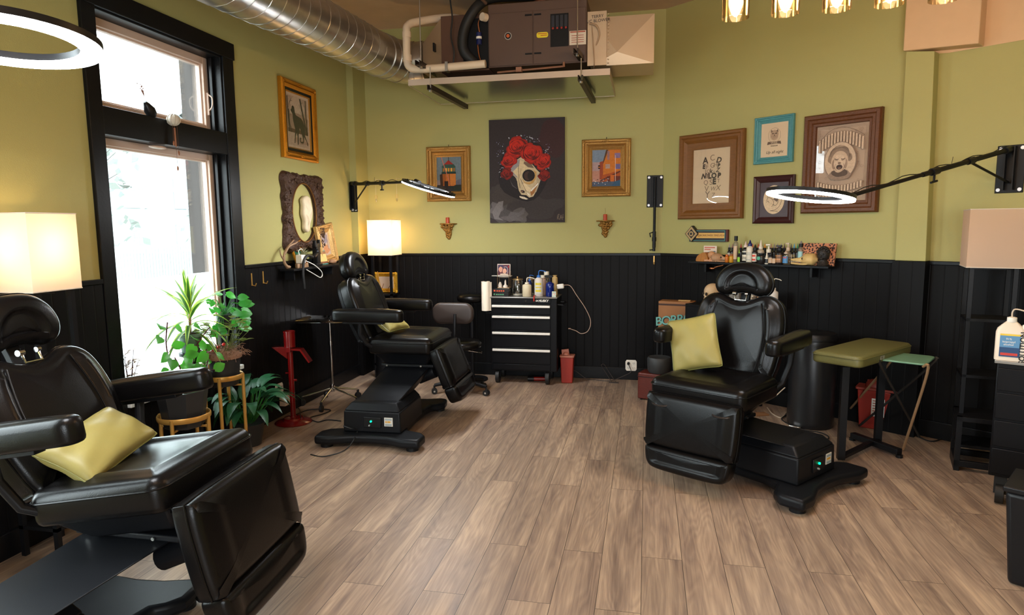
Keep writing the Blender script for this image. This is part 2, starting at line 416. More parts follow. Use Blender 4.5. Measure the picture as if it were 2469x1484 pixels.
# wainscot panels with cap rail and baseboard
def wains(idx, M, x0, x1, side, gap=None):
    segs = [(x0, x1)] if not gap else [(x0, gap[0]), (gap[1], x1)]
    mb = MB(); cap = MB(); bb = MB()
    for a, b in segs:
        mb.box((a, -0.022, 0), (b, 0.0, ZW-0.02)); cap.box((a, -0.034, ZW-0.028), (b, 0.0, ZW)); bb.box((a, -0.038, 0), (b, -0.02, 0.13))
    if gap:
        mb.box((gap[0], -0.022, 0), (gap[1], 0, gap[2])); bb.box((gap[0], -0.038, 0), (gap[1], -0.02, 0.13))
    o = mb.build('trim_%d' % idx, BEAD, smooth=0); o.matrix_world = M; struct(o)
    o = cap.build('trim_%d' % (idx+1), BLACKP, smooth=0, bevel=0.004); o.matrix_world = M; struct(o)
    o = bb.build('baseboard_%s' % side, BLACKP, smooth=0, bevel=0.004); o.matrix_world = M; struct(o)
ML = T(LX, 0, 0) @ RZ(PI/2)                          # local x = world y, local y into the wall
wains(5, ML, 2.0, BY, 'left', (OY0-0.11, OY1+0.12, OZ0-0.04))
wains(7, T(0, BY, 0), LX+0.022, 0.15, 'back')
wains(9, MR, 0.0, LEN, 'right')
o = MB().box((2.205, -0.125, 0), (2.425, -0.022, ZW-0.002)).build('trim_11', BEAD, smooth=0); o.matrix_world = MR; struct(o)
o = MB().box((LX+0.022, 6.56, 0), (-3.012, BY-0.022, ZW-0.002)).build('trim_12', BEAD, smooth=0); struct(o)

# window 1: black casing, transom bar, reveal, cream sashes, glass, frosted film
w = bpy.data.objects.new('window_1', None); COL.objects.link(w); struct(w)
t = MB()
t.box((LX, OY0-0.10, OZ0-0.06), (LX+0.025, OY0, OZ1+0.09)); t.box((LX, OY1, OZ0-0.06), (LX+0.025, OY1+0.125, OZ1+0.09))
t.box((LX, OY0-0.115, OZ1), (LX+0.03, OY1+0.14, OZ1+0.12)); t.box((LX, OY0-0.1, OZ0-0.12), (LX+0.022, OY1+0.12, OZ0))
t.build('window_casing', BLACKP, w, smooth=0, bevel=0.004)
t = MB(); t.box((LX-0.2, OY0, 2.155), (LX+0.02, OY1, 2.315))
for a, b in ((OY0, OY0+0.012), (OY1-0.012, OY1)): t.box((LX-0.2, a, OZ0), (LX+0.01, b, OZ1))
t.box((LX-0.2, OY0, OZ1-0.012), (LX+0.01, OY1, OZ1))
t.box((LX-0.07, OY1-0.04, OZ0), (LX-0.045, OY1-0.012, OZ1))
t.build('transom_bar', BLACKP, w, smooth=0, bevel=0.003)
t = MB(); t.box((LX-0.275, OY1-0.03, OZ0), (LX-0.16, OY1+0.005, OZ1)); t.box((LX-0.275, OY0-0.005, OZ0), (LX-0.2, OY0+0.02, OZ1)); t.build('outer_reveal', mat('outer_reveal_brown', (0.045, 0.035, 0.03), 0.7), w, smooth=0)
t = MB(); t.box((LX-0.22, OY0, OZ0-0.03), (LX+0.05, OY1, OZ0+0.005)); t.build('window_sill', mat('white_sill', lin(220, 225, 225), 0.3), w, smooth=0, bevel=0.006)
def sash(y0, y1, z0, z1, wd, x, name):
    t = MB()
    for k, (q, r, dx) in enumerate(((0.0, wd, 0.02), (wd*0.6, wd*1.25, 0.0))):
        xa, xb = x-0.035, x+dx
        t.box((xa, y0+q, z0+q), (xb, y0+r, z1-q)); t.box((xa, y1-r, z0+q), (xb, y1-q, z1-q)); t.box((xa, y0+r, z0+q), (xb, y1-r, z0+r)); t.box((xa, y0+r, z1-r), (xb, y1-r, z1-q))
    t.build(name, CREAM, w, smooth=0, bevel=0.004)
sash(OY0+0.012, OY1-0.012, 2.315, OZ1-0.012, 0.05, LX-0.12, 'upper_sash')
sash(OY0+0.012, OY1-0.012, OZ0+0.005, 2.155, 0.045, LX-0.12, 'lower_sash')
t = MB(); t.box((LX-0.10, OY1-0.045, 2.44), (LX-0.085, OY1-0.03, 2.60)); t.tube(spline([(LX-0.09, OY1-0.038, 2.47), (LX-0.06, OY1-0.04, 2.50), (LX-0.055, OY1-0.04, 2.56), (LX-0.09, OY1-0.038, 2.59)]), 0.005, mi=0); t.build('sash_latch', CREAM, w)
GL = glass_mat('window_glass', (0.93, 0.96, 0.95), 0.05)
t = MB(); t.box((LX-0.148, OY0+0.05, 2.35), (LX-0.142, OY1-0.05, 2.81)); t.box((LX-0.148, OY0+0.05, 0.6), (LX-0.142, OY1-0.05, 2.12)); t.build('window_pane', GL, w, smooth=0)
t = MB(); t.box((LX-0.1405, OY0+0.055, 0.61), (LX-0.1395, OY1-0.055, 1.285)); t.build('frosted_film', translucent_mat('frosted_film', (0.92, 0.95, 0.95), 0.9, 0.25), w, smooth=0)
# window 2 (outside the frame): casing and glass
w2 = bpy.data.objects.new('window_2', None); COL.objects.link(w2); struct(w2)
t = MB(); t.box((LX, QY0-0.1, QZ0-0.08), (LX+0.025, QY0, QZ1+0.1)); t.box((LX, QY1, QZ0-0.08), (LX+0.025, QY1+0.1, QZ1+0.1)); t.box((LX, QY0, QZ1), (LX+0.025, QY1, QZ1+0.1)); t.box((LX, QY0, QZ0-0.08), (LX+0.025, QY1, QZ0)); t.build('window_casing', BLACKP, w2, smooth=0)
t = MB(); t.box((LX-0.148, QY0, QZ0), (LX-0.142, QY1, QZ1)); t.build('window_pane', GL, w2, smooth=0)

# ======================= OUTDOORS beyond the window =======================
GRAY = mat('asphalt_street', (0.16, 0.17, 0.17), 0.9, var=0.2, scale=3)
o = MB().box((-40, -30, -0.55), (LX-0.3, 60, -0.5)).build('street', GRAY, smooth=0); o['kind'] = 'structure'
hs = thing('house', 'pale gabled house across the street, washed out by daylight', 'house', (-27.5, 32.0, -0.5), R_(-20))
HW = mat('house_siding', (0.24, 0.26, 0.26), 0.8); HD = mat('house_window', (0.14, 0.17, 0.18), 0.3); HR = mat('house_roof', (0.16, 0.18, 0.18), 0.9)
t = MB(); t.box((-4, -4, 0), (4, 4, 5.0)); t.add([(-4, -4, 5), (-4, 4, 5), (-4, 0, 8), (4, -4, 5), (4, 4, 5), (4, 0, 8)], [(0, 1, 2), (3, 5, 4)]); t.build('wall', HW, hs, smooth=0)
t = MB(); t.hexa([(-4.4, -4.5, 4.7), (4.4, -4.5, 4.7), (4.4, 0, 8.1), (-4.4, 0, 8.1)], [(-4.4, -4.5, 4.9), (4.4, -4.5, 4.9), (4.4, 0, 8.3), (-4.4, 0, 8.3)]); t.hexa([(-4.4, 0, 8.1), (4.4, 0, 8.1), (4.4, 4.5, 4.7), (-4.4, 4.5, 4.7)], [(-4.4, 0, 8.3), (4.4, 0, 8.3), (4.4, 4.5, 4.9), (-4.4, 4.5, 4.9)]); t.build('roof', HR, hs, smooth=0)
for yy in (-2.6, 0.0, 2.4):
    for zz in (1.0, 3.3):
        fr = MB(); fr.box((4.0, yy-0.6, zz-0.1), (4.08, yy+0.6, zz+1.4)); fo = fr.build('window', mat('house_trim', (0.3, 0.32, 0.32), 0.7), hs, smooth=0)
        g = MB(); [g.box((4.08, yy-0.5+0.26*i, zz+0.35*j), (4.09, yy-0.28+0.26*i, zz+0.3+0.35*j)) for i in range(4) for j in range(4)]; g.build('pane', HD, fo, smooth=0)
t = MB()
for xx in (-3.2, -1, 1.2, 3.2): t.box((xx-0.5, -4.06, 2.8), (xx+0.5, -4.0, 4.2))
t.build('side_window', HD, hs, smooth=0)
o = MB(); o.cyl((-10.8, 14.9, -0.5), (-10.8, 14.9, 4.2), 0.13, 0.10); o.cyl((-10.8, 14.9, 4.2), (-10.8, 14.9, 4.6), 0.2, 0.12); tag(o.build('street_lamp', mat('pole_grey', (0.07, 0.085, 0.09), 0.6)), 'grey street post standing across the road, seen through the lower pane', 'post')
FOLO = mat('street_foliage', (0.20, 0.22, 0.20), 0.9)
rnd = random.Random(3)
def outtree(x, y, h, r, lab, n=260):
    tr = thing('street_tree', lab, 'tree', (x, y, -0.5))
    t = MB(); t.cyl((0, 0, 0), (0, 0, h*0.55), 0.16, 0.09, 8)
    for k in range(26):
        a = rnd.uniform(0, 2*PI); z = rnd.uniform(0.3, 0.8)*h; t.cyl((0, 0, z*0.8), (r*0.8*math.cos(a), r*0.8*math.sin(a), z+rnd.uniform(0.1, 0.3)*h), 0.04, 0.01, 5)
    t.build('trunk', mat('bark', (0.07, 0.07, 0.065), 0.9), tr)
    t = MB()
    for k in range(n):
        a = rnd.uniform(0, 2*PI); ph = rnd.uniform(-0.9, 1); rr = r*rnd.uniform(0.4, 1); c = Vector((rr*math.cos(a), rr*math.sin(a), h*0.62+ph*h*0.36)); s = rnd.uniform(0.1, 0.28)
        d = Vector((rnd.uniform(-1, 1), rnd.uniform(-1, 1), rnd.uniform(-1, 1))).normalized()*s; e = d.orthogonal().normalized()*s*0.6
        t.add([c-d, c+e, c+d, c-e], [(0, 1, 2, 3)])
    t.build('crown', FOLO, tr, smooth=0)
outtree(-17.0, 16.0, 5.2, 2.6, 'loose pale tree at the left of the lower window pane', 420)
outtree(-15.0, 23.5, 5.0, 2.8, 'bare twiggy tree behind the grey street post', 420)
o = MB()
for k in range(70): o.box((-13.0, 13.0+k*0.11, -0.5), (-12.95, 13.08+k*0.11, 1.2))
tag(o.build('wooden_fence', mat('fence_grey', (0.30, 0.32, 0.31), 0.9), smooth=0), 'grey picket fence across the street, behind the parked car', 'fence')
cr = thing('parked_car', 'white car parked across the road, seen low in the window', 'car', (-10.2, 17.9, -0.5), R_(62))
prof = [(-2.2, 0.3), (-2.2, 0.85), (-1.5, 1.0), (-1.0, 1.45), (0.6, 1.48), (1.2, 1.02), (2.1, 0.85), (2.2, 0.35)]
t = MB(); t.prism(prof, -0.85, 0.85, M=RX(PI/2)); t.build('body', mat('car_paint', (0.2, 0.21, 0.21), 0.3), cr, bevel=0.06)
for sy in (-0.86, 0.86):
    t = MB(); t.prism([(-1.35, 1.02), (-0.95, 1.38), (0.55, 1.4), (1.0, 1.02)], -sy-0.01, -sy+0.01, M=RX(PI/2)); t.build('side_glass', HD, cr)
    for xx in (-1.4, 1.4):
        t = MB(); t.cyl((xx, sy*0.85, 0.33), (xx, sy*1.02, 0.33), 0.33, n=24); t.build('wheel', BLK, cr)
o = MB(); o.box((-0.06, -0.5, 0), (0.06, 0.5, 0.16)); o.box((-0.04, -0.3, -0.35), (0.04, -0.22, 0.05)); o.box((-0.04, 0.22, -0.9), (0.04, 0.3, 0.05)); ob = o.build('road_barrier', mat('barrier_orange', (0.35, 0.09, 0.03), 0.7), bevel=0.02); ob.location = (-8.4, 11.5, -0.16); ob.rotation_euler = (R_(35), 0, R_(40)); tag(ob, 'small orange barrier board out on the street', 'barrier')
o2 = MB(); o2.box((LX-0.36, OY1+0.02, -0.5), (LX-0.27, OY1+0.3, 3.4)); ob = o2.build('wall_outer', mat('outer_pier_brown', (0.05, 0.04, 0.035), 0.8), smooth=0); struct(ob)
# ======================= TATTOO CHAIRS =======================
LEATH = mat('black_vinyl', (0.0035, 0.003, 0.003), 0.28, bump=0.07, scale=260, spec=0.27)
SHELL = mat('black_satin_shell', (0.006, 0.0065, 0.008), 0.42, bump=0.03, scale=300, spec=0.22)
BACK_HALF = [(0.0, 0.475), (0.07, 0.492), (0.14, 0.522), (0.205, 0.512), (0.255, 0.465), (0.280, 0.38), (0.284, 0.27), (0.268, 0.13), (0.245, 0.02), (0.20, -0.015)]
HEAD_HALF = [(0.0, 0.215), (0.085, 0.205), (0.15, 0.165), (0.188, 0.105), (0.192, 0.05), (0.165, 0.008), (0.11, -0.004), (0.05, 0.012)]
def mirror(half):
    return half + [(-x, y) for x, y in reversed(half) if x > 1e-6]
BACK_OUT = smooth_loop([(x*1.06, y) for x, y in mirror(BACK_HALF)], 120); HEAD_OUT = smooth_loop(mirror(HEAD_HALF), 120)
def smst(a, b, x):
    t = max(0, min(1, (x-a)/(b-a))); return t*t*(3-2*t)
def frame_M(origin, side, up, normal):
    M = Matrix((side, up, normal)).transposed().to_4x4(); M.translation = origin; return M
def tattoo_chair(label, loc, ang, s, base_loc, base_ang, arm_z, recline, legtilt, light_on=True, sticker=True, head_tilt=-4, legp=(0.31, 0.10), armx=0.0, bdrop=0.0, pitch=0.0, headup=0.05, ls=1.0):
    t = thing('tattoo_chair', label, 'chair', (loc[0], loc[1], 0), R_(ang), 'black vinyl tattoo chairs on power bases')
    Minv = (T(loc[0], loc[1], 0) @ RZ(R_(ang))).inverted()
    MB_ = Minv @ T(base_loc[0], base_loc[1], 0) @ RZ(R_(base_ang))     # base frame inside the chair's frame
    # base: broad I-shaped foot with concave sides
    half = [(0.40, -0.60), (0.41, -0.46), (0.36, -0.40), (0.25, -0.36), (0.20, -0.25), (0.19, 0.0), (0.20, 0.25), (0.22, 0.34), (0.27, 0.37), (0.31, 0.43), (0.30, 0.56)]
    out = half + [(0.24, 0.58), (0.12, 0.545), (0, 0.535), (-0.12, 0.545), (-0.24, 0.58)] + [(-x, y) for x, y in reversed(half)] + [(-0.28, -0.60), (-0.14, -0.55), (0, -0.535), (0.14, -0.55), (0.28, -0.60)]
    m = MB(); m.prism(out, 0.028, 0.095, M=MB_); m.build('base', SHELL, t, bevel=0.022, seg=3)
    for x, y in ((0.33, -0.53), (-0.33, -0.53), (0.24, 0.51), (-0.24, 0.51)):
        m = MB(); m.cyl(MB_ @ Vector((x, y, 0)), MB_ @ Vector((x, y, 0.03)), 0.045, n=20); m.build('foot_pad', BLK, t)
    # motor housing with chamfered top
    def rect(x0, x1, y0, y1, z): return [MB_ @ Vector(p) for p in ((x0, y0, z), (x1, y0, z), (x1, y1, z), (x0, y1, z))]
    m = MB(); m.hexa(rect(-0.225, 0.225, -0.47, 0.06, 0.095), rect(-0.218, 0.218, -0.465, 0.05, 0.255)); m.hexa(rect(-0.218, 0.218, -0.465, 0.05, 0.255), rect(-0.175, 0.175, -0.41, 0.03, 0.31))
    hb = m.build('motor_housing', SHELL, t, bevel=0.012, seg=3)
    m = MB(); m.box((-0.06, -0.478, 0.135), (0.075, -0.466, 0.215), M=MB_); m.build('power_socket', BLK, hb, bevel=0.004)
    m = MB(); m.cyl(MB_ @ Vector((0.0, -0.478, 0.185)), MB_ @ Vector((0.0, -0.486, 0.185)), 0.007, n=12)
    m.build('indicator_light', mat('green_led', (0.0, 0.4, 0.15), 0.4, emit=(0.0, 1.0, 0.35), estr=1.6), hb)
    m = MB(); m.cyl(MB_ @ Vector((-0.012, -0.478, 0.155)), MB_ @ Vector((-0.012, -0.49, 0.155)), 0.006, n=10); m.build('plug', mat('plug_grey', (0.3, 0.3, 0.3), 0.4), hb)
    m = MB(); m.box((0.10, -0.473, 0.15), (0.165, -0.469, 0.215), M=MB_); lb = m.build('warning_label', mat('label_paper', lin(205, 200, 190), 0.6), hb, smooth=0)
    m = MB(); m.box((0.108, -0.475, 0.178), (0.122, -0.473, 0.188), M=MB_); m.box((0.126, -0.475, 0.178), (0.148, -0.473, 0.189), M=MB_); m.build('label_mark', mat('label_amber', lin(205, 150, 40), 0.6), lb, smooth=0)
    m = MB(); [m.box((0.106, -0.475, z), (0.158, -0.473, z+0.0035), M=MB_) for z in (0.156, 0.163, 0.197, 0.204)]; m.build('label_print', mat('label_blue_grey', lin(120, 140, 150), 0.6), lb, smooth=0)
    # leaning lift column up to the seat plate
    zp = s-0.275
    lo = [MB_ @ Vector(p) for p in ((-0.165, -0.40, 0.29), (0.165, -0.40, 0.29), (0.165, -0.02, 0.29), (-0.165, -0.02, 0.29))]
    a = R_(base_ang-ang); sgn = 1
    cxy = [Vector((x*math.cos(a)-y*math.sin(a), x*math.sin(a)+y*math.cos(a), zp)) for x, y in ((-0.19, -0.14), (0.19, -0.14), (0.19, 0.16), (-0.19, 0.16))]
    m = MB(); m.hexa(lo, cxy); m.build('lift_column', SHELL, t, bevel=0.01)
    m = MB(); m.box((-0.225, -0.17, zp-0.005), (0.225, 0.19, zp+0.02), M=RZ(a)); pl = m.build('seat_plate', SHELL, t, bevel=0.006)
    for x in (-0.17, 0.12): m = MB(); m.cyl(RZ(a) @ Vector((x, -0.172, zp+0.006)), RZ(a) @ Vector((x, -0.178, zp+0.006)), 0.007, n=10); m.build('screw', STEEL, pl)
    m = MB(); m.cyl((0.08, -0.10, zp-0.11), (0.22, -0.10, zp-0.05), 0.05, n=16); m.build('actuator', SHELL, t)
    # seat pan and seat cushion
    m = MB(); m.hexa([(-0.17, -0.18, zp+0.018), (0.18, -0.18, zp+0.018), (0.18, 0.18, zp+0.018), (-0.17, 0.18, zp+0.018)], [(-0.26, -0.275, s-0.135), (0.24, -0.275, s-0.135), (0.24, 0.275, s-0.135), (-0.26, 0.275, s-0.135)]); m.build('seat_pan', SHELL, t, bevel=0.015)
    out = rrect(0.63, 0.54, 0.055, 7, 0, -0.01)      # a = y, b = x
    def fseat(a_, b_): return -0.022*smst(0.14, 0.20, abs(a_))*0 + 0.018*smst(0.17, 0.23, abs(a_)) - 0.012*smst(0.10, 0.24, b_)
    Ms = Matrix(((0, 1, 0, 0), (1, 0, 0, 0), (0, 0, 1, s-0.15), (0, 0, 0, 1)))
    o = pad(out, 0.135, 0.045, Ms, 0.006, fseat, 14).build('seat_cushion', LEATH, t, smooth=60)
    m = MB(); pts = [Ms @ Vector((a_, b_, 0.092)) for a_, b_ in rrect(0.636, 0.546, 0.058, 7, 0, -0.01)]; m.tube(pts, 0.004, 6, closed=True); m.build('piping', LEATH, o)
    # backrest
    ca, sa = math.cos(R_(recline)), math.sin(R_(recline))
    up = Vector((-sa, 0, ca)); nrm = Vector((ca, 0, sa)); side = Vector((0, 1, 0))
    Mb = frame_M(Vector((-0.255, 0, s-0.03-bdrop)) - nrm*0.105, side, up, nrm)
    def fback(a_, b_):
        e = 0.150+0.035*math.sin(min(1, max(0, b_/0.5))*PI)
        return 0.026*smst(e, e+0.035, abs(a_)) - 0.006
    o = pad(BACK_OUT, 0.115, 0.035, Mb, 0.012, fback, 18, rb=0.01).build('backrest', LEATH, t, smooth=60)
    m = MB(); m.tube([Mb @ Vector((x*1.008, y*1.004, 0.075)) for x, y in BACK_OUT[::2]], 0.004, 6, closed=True)
    for sg in (-1, 1):
        m.tube([Mb @ Vector((sg*(0.150+0.035*math.sin(v*PI)), 0.02+v*0.45, 0.118)) for v in [k/16 for k in range(17)]], 0.003, 6)
    m.build('piping', LEATH, o)
    m = MB(); inner = [(x*0.96, 0.01+y*0.96) for x, y in BACK_OUT]; m.prism(inner, -0.03, 0.004, M=Mb); m.build('back_shell', SHELL, o, bevel=0.012)
    # headrest on its bracket
    ht = R_(recline+head_tilt); hup = Vector((-math.sin(ht), 0, math.cos(ht))); hn = Vector((math.cos(ht), 0, math.sin(ht)))
    top = Mb @ Vector((0, 0.475, 0.06))
    Mh = frame_M(top + up*headup - hn*0.055, side, hup, hn)
    def fhead(a_, b_):
        q = (a_/0.105)**2 + ((b_-0.05)/0.10)**2
        return -0.022*(1-smst(0.7, 1.25, q))
    o = pad(HEAD_OUT, 0.105, 0.04, Mh, 0.01, fhead, 14).build('headrest', LEATH, t, smooth=60)
    m = MB(); m.tube([Mh @ Vector((x*1.01, y*1.01, 0.06)) for x, y in HEAD_OUT[::2]], 0.0035, 6, closed=True); m.build('piping', LEATH, o)
    m = MB(); p0 = Mb @ Vector((0, 0.40, 0.02)); p1 = Mh @ Vector((0, 0.06, 0.0))
    m.box((-0.03, -0.014, 0), (0.03, 0.014, (p1-p0).length), M=frame_M(p0, side, nrm, (p1-p0).normalized()))
    hbk = m.build('headrest_bracket', BLKM, t, bevel=0.004)
    c = Mb @ Vector((0, 0.488, 0.085)); m = MB()
    m.tube([c+Vector((0.0, -0.04, 0.045)), c+Vector((0.01, -0.038, 0.0)), c+Vector((0.012, 0.038, 0.0)), c+Vector((0.0, 0.04, 0.045))], 0.006, 8); m.cyl(c+Vector((0.002, -0.055, 0.042)), c+Vector((0.002, -0.03, 0.042)), 0.013, n=12); m.cyl(c+Vector((0.002, 0.03, 0.042)), c+Vector((0.002, 0.048, 0.042)), 0.011, n=12)
    m.build('release_bail', CHROME, hbk)
    # armrests
    for sg in (-1, 1):
        ao = smooth_loop([(0.05, -0.50), (0.052, -0.30), (0.05, -0.05), (0.042, 0.035), (0.0, 0.06), (-0.042, 0.035), (-0.05, -0.05), (-0.052, -0.30), (-0.05, -0.50), (0.0, -0.525)], 80)
        Ma = Matrix(((0, 1, 0, armx), (1, 0, 0, sg*0.375), (0, 0, 1, arm_z-0.098), (0, 0, 0, 1)))
        o = pad(ao, 0.098, 0.030, Ma, 0.008, None, 5).build('armrest', LEATH, t, smooth=60)
        m = MB(); m.box((-0.44, sg*0.375-0.025, arm_z-0.115), (-0.10, sg*0.375+0.025, arm_z-0.095)); m.tube([(-0.30, sg*0.375, arm_z-0.10), (-0.31, sg*0.36, arm_z-0.2), (-0.28, sg*0.325, s-0.06), (-0.20, sg*0.27, s-0.12)], 0.02, 8)
        m.build('arm_bracket', BLKM, o, bevel=0.003)
    # leg rest
    ct, st = math.cos(R_(legtilt)), math.sin(R_(legtilt))
    lup = Vector((-st, 0, ct)); ln = Vector((ct, 0, st))
    o0 = Vector((legp[0], 0, s-legp[1])) - ln*0.10
    Ml = frame_M(o0, side, lup, ln)
    lo_ = [(x*1.1*ls, y*1.1*ls) for x, y in smooth_loop([(0.272, -0.02), (0.275, -0.15), (0.265, -0.28), (0.235, -0.295), (0, -0.30), (-0.235, -0.295), (-0.265, -0.28), (-0.275, -0.15), (-0.272, -0.02), (-0.24, 0.0), (0, 0.004), (0.24, 0.0)], 96)]
    def fleg(a_, b_): return 0.006*smst(0.19, 0.215, abs(a_))
    o = pad(lo_, 0.10, 0.034, Ml, 0.008, fleg, 14).build('leg_rest', LEATH, t, smooth=60)
    m = MB(); m.tube([Ml @ Vector((x*1.008, -0.163+(y+0.163)*1.01, 0.062)) for x, y in lo_[::2]], 0.0035, 6, closed=True); m.build('piping', LEATH, o)
    m = MB(); m.box((-0.24, -0.30, -0.02), (0.24, -0.03, 0.005), M=Ml); m.build('leg_rest_shell', SHELL, o, bevel=0.008)
    ex = smooth_loop([(x*1.1*ls, y*1.1*ls) for x, y in [(0.25, -0.30), (0.255, -0.34), (0.235, -0.40), (0.18, -0.425), (0, -0.43), (-0.18, -0.425), (-0.235, -0.40), (-0.255, -0.34), (-0.25, -0.30), (-0.2, -0.297), (0, -0.297), (0.2, -0.297)]], 96)
    def fex(a_, b_): return -0.012*smst(-0.44*ls, -0.41*ls, b_)*(1-smst(0.21, 0.24, abs(a_)))
    o = pad(ex, 0.108, 0.03, Ml, 0.006, fex, 12).build('foot_extension', LEATH, t, smooth=60)
    m = MB(); m.hexa([(0.22, -0.2, s-0.17), (legp[0]+0.0, -0.2, s-legp[1]-0.05), (legp[0]+0.0, 0.2, s-legp[1]-0.05), (0.22, 0.2, s-0.17)], [(0.22, -0.2, s-0.145), (legp[0]+0.0, -0.2, s-legp[1]-0.025), (legp[0]+0.0, 0.2, s-legp[1]-0.025), (0.22, 0.2, s-0.145)]); m.build('knee_hinge', SHELL, t, bevel=0.004)
    for sg in (-1, 1):
        m = MB(); y = sg*0.20; z = s-0.152
        m.tube(spline([(0.25, y-0.06, z), (0.315, y-0.055, z-0.012), (0.335, y, z-0.018), (0.315, y+0.055, z-0.012), (0.25, y+0.06, z)], 5), 0.006, 8); m.build('pull_handle', mat('dark_handle', (0.06, 0.05, 0.045), 0.2, 0.6), t)
    if pitch:
        PM = T(0, 0, s-0.1) @ RY(-R_(pitch)) @ T(0, 0, 0.1-s)
        for ch in t.children:
            if ch.name.split('.')[0] in ('seat_pan', 'seat_cushion', 'backrest', 'headrest', 'headrest_bracket', 'armrest', 'leg_rest', 'foot_extension', 'knee_hinge', 'pull_handle'): ch.matrix_local = PM
    return t
PILLM = mat('chartreuse_pillow_vinyl', lin(148, 136, 76), 0.45, bump=0.15, scale=14, spec=0.4)
def pillow(label, M, w=0.36, h=0.34, th=0.12):
    m = MB(); nu = 25
    def P(side):
        def fn(u, v):
            a, b = 2*u-1, 2*v-1
            pinch = (1-0.07*(1-abs(a)**2.2)*abs(b)**2.0)*(1-0.05*abs(a)**8*abs(b)**8); pinch2 = (1-0.07*(1-abs(b)**2.2)*abs(a)**2)*(1-0.05*abs(a)**8*abs(b)**8)
            e = max(0, (1-abs(a)**2.4)*(1-abs(b)**2.4))**0.5
            wr = 0.006*math.sin(9*a+4*b)*e*(abs(b)) + 0.007*math.sin(7*b-5*a)*e*abs(a)
            return Vector((a*w/2*pinch2, b*h/2*pinch, side*(th/2*e**0.85)+wr*side))
        return fn
    m.grid(P(1), nu, nu); m.grid(P(-1), nu, nu)
    root = m.build('pillow', PILLM, None, smooth=60)
    bm = bmesh.new(); bm.from_mesh(root.data); bmesh.ops.remove_doubles(bm, verts=bm.verts, dist=0.0004); bmesh.ops.recalc_face_normals(bm, faces=bm.faces); bm.to_mesh(root.data); bm.free()
    fn = P(1); loop = [fn(k/20, 0) for k in range(20)] + [fn(1, k/20) for k in range(20)] + [fn(1-k/20, 1) for k in range(20)] + [fn(0, 1-k/20) for k in range(20)]
    m = MB(); m.tube(loop, 0.0035, 6, closed=True); m.build('piping', mat('pillow_piping', lin(120, 118, 60), 0.5), root)
    root.matrix_world = M; tag(root, label, 'pillow', 'chartreuse pillows on the tattoo chairs'); return root

C1, C2, C3 = (-1.90, 2.17), (-1.92, 5.17), (0.43, 4.25)
S1, S2, S3 = 0.73, 0.745, 0.66
tattoo_chair('black tattoo chair in the left foreground, cropped by the frame edge', C1, 4, S1, (-2.15, 1.78), 0, 0.985, 18, 3, legp=(0.385, 0.115), armx=0.01, pitch=9, head_tilt=-20, headup=0.085, ls=1.1)
tattoo_chair('black tattoo chair beside the red metal stand, below the lit square lampshade', C2, 1, S2, (-1.99, 4.87), 2, 0.965, 20, 21, legp=(0.32, 0.09))
tattoo_chair('black tattoo chair facing forward, under the crowded bottle shelf', C3, -121, S3, (0.66, 4.36), 50, 0.925, 12, 8, legp=(0.31, 0.10))
def chairM(c, ang): return T(c[0], c[1], 0) @ RZ(R_(ang))
pillow('chartreuse pillow lying on the seat of the left foreground chair', chairM(C1, 4) @ T(-0.19, -0.05, S1+0.045) @ RY(R_(32)) @ RZ(R_(100)), 0.48, 0.24, 0.12)
pillow('chartreuse pillow tucked under the arm of the chair near the red stand', chairM(C2, 1) @ T(-0.17, -0.10, S2+0.095) @ RY(R_(36)) @ RZ(R_(84)), 0.40, 0.26, 0.11)
pillow('square chartreuse pillow standing upright on the forward-facing chair', chairM(C3, -121) @ T(-0.10, -0.19, S3+0.165) @ RZ(R_(10)) @ RY(R_(70)) @ RZ(R_(90+15)), 0.33, 0.37, 0.12)
# ======================= CEILING SERVICES =======================
GALV = mat('galvanised_steel', (0.52, 0.50, 0.46), 0.30, 0.95, bump=0.04, scale=30, var=0.15)
DARKM = mat('brown_furnace_enamel', lin(88, 66, 54), 0.45)
DARKI = mat('brown_insulation_wrap', lin(92, 64, 48), 0.85, bump=0.1, scale=60)
PVC = mat('white_pvc', lin(222, 200, 172), 0.35)
STRUT = mat('dark_strut', lin(62, 50, 42), 0.45, 0.5)
BLKR = mat('black_rubber', (0.012, 0.012, 0.012), 0.55)
PX0, PZ0, DXY, DZY, RD_ = -2.458, 3.123, 0.0452, 0.0279, 0.19
def dc(y): return Vector((PX0+DXY*(y-4.5), y, PZ0+DZY*(y-4.5)))
path = [dc(Y0R+0.1+(5.75-Y0R-0.1)*k/40) for k in range(41)] + spline([dc(5.75), dc(5.92)+Vector((0.03, 0.02, 0)), Vector((-2.27, 6.12, 3.155)), Vector((-2.08, 6.16, 3.155))], 5)[1:]
t = thing('spiral_duct', 'shiny galvanised spiral duct running under the ceiling along the window wall', 'duct', dc(1.0))
M = T(*(-dc(1.0)))
m = MB(); m.tube(path, RD_, 40); m.build('duct_pipe', GALV, t, M=M, smooth=50)
m = MB(); n = 0; L0 = 5.75-Y0R; turns = 62; pts = []
for k in range(turns*20+1):
    y = Y0R+0.15+L0*0.96*k/(turns*20); c = dc(y); a = 2*PI*k/20; pts.append(c+Vector(((RD_+0.001)*math.cos(a), 0, (RD_+0.001)*math.sin(a))))
m.tube(pts, 0.0035, 5); m.build('seam_rib', mat('duct_seam', (0.45, 0.43, 0.40), 0.3, 0.9), t, M=M)
m = MB()
for i in (41, 44, 48, 52, 55):
    i = min(i, len(path)-2); p = path[i]; d = (path[i+1]-path[i-1]).normalized(); m.cyl(p-d*0.012, p+d*0.012, RD_+0.006, n=40)
m.build('elbow_band', GALV, t, M=M)
m = MB()
for y in (0.5, 3.6): m.cyl(dc(y)+Vector((0, 0, RD_)), (dc(y).x, y, ZC), 0.004, n=6)
m.build('duct_hanger', STEEL, t, M=M)
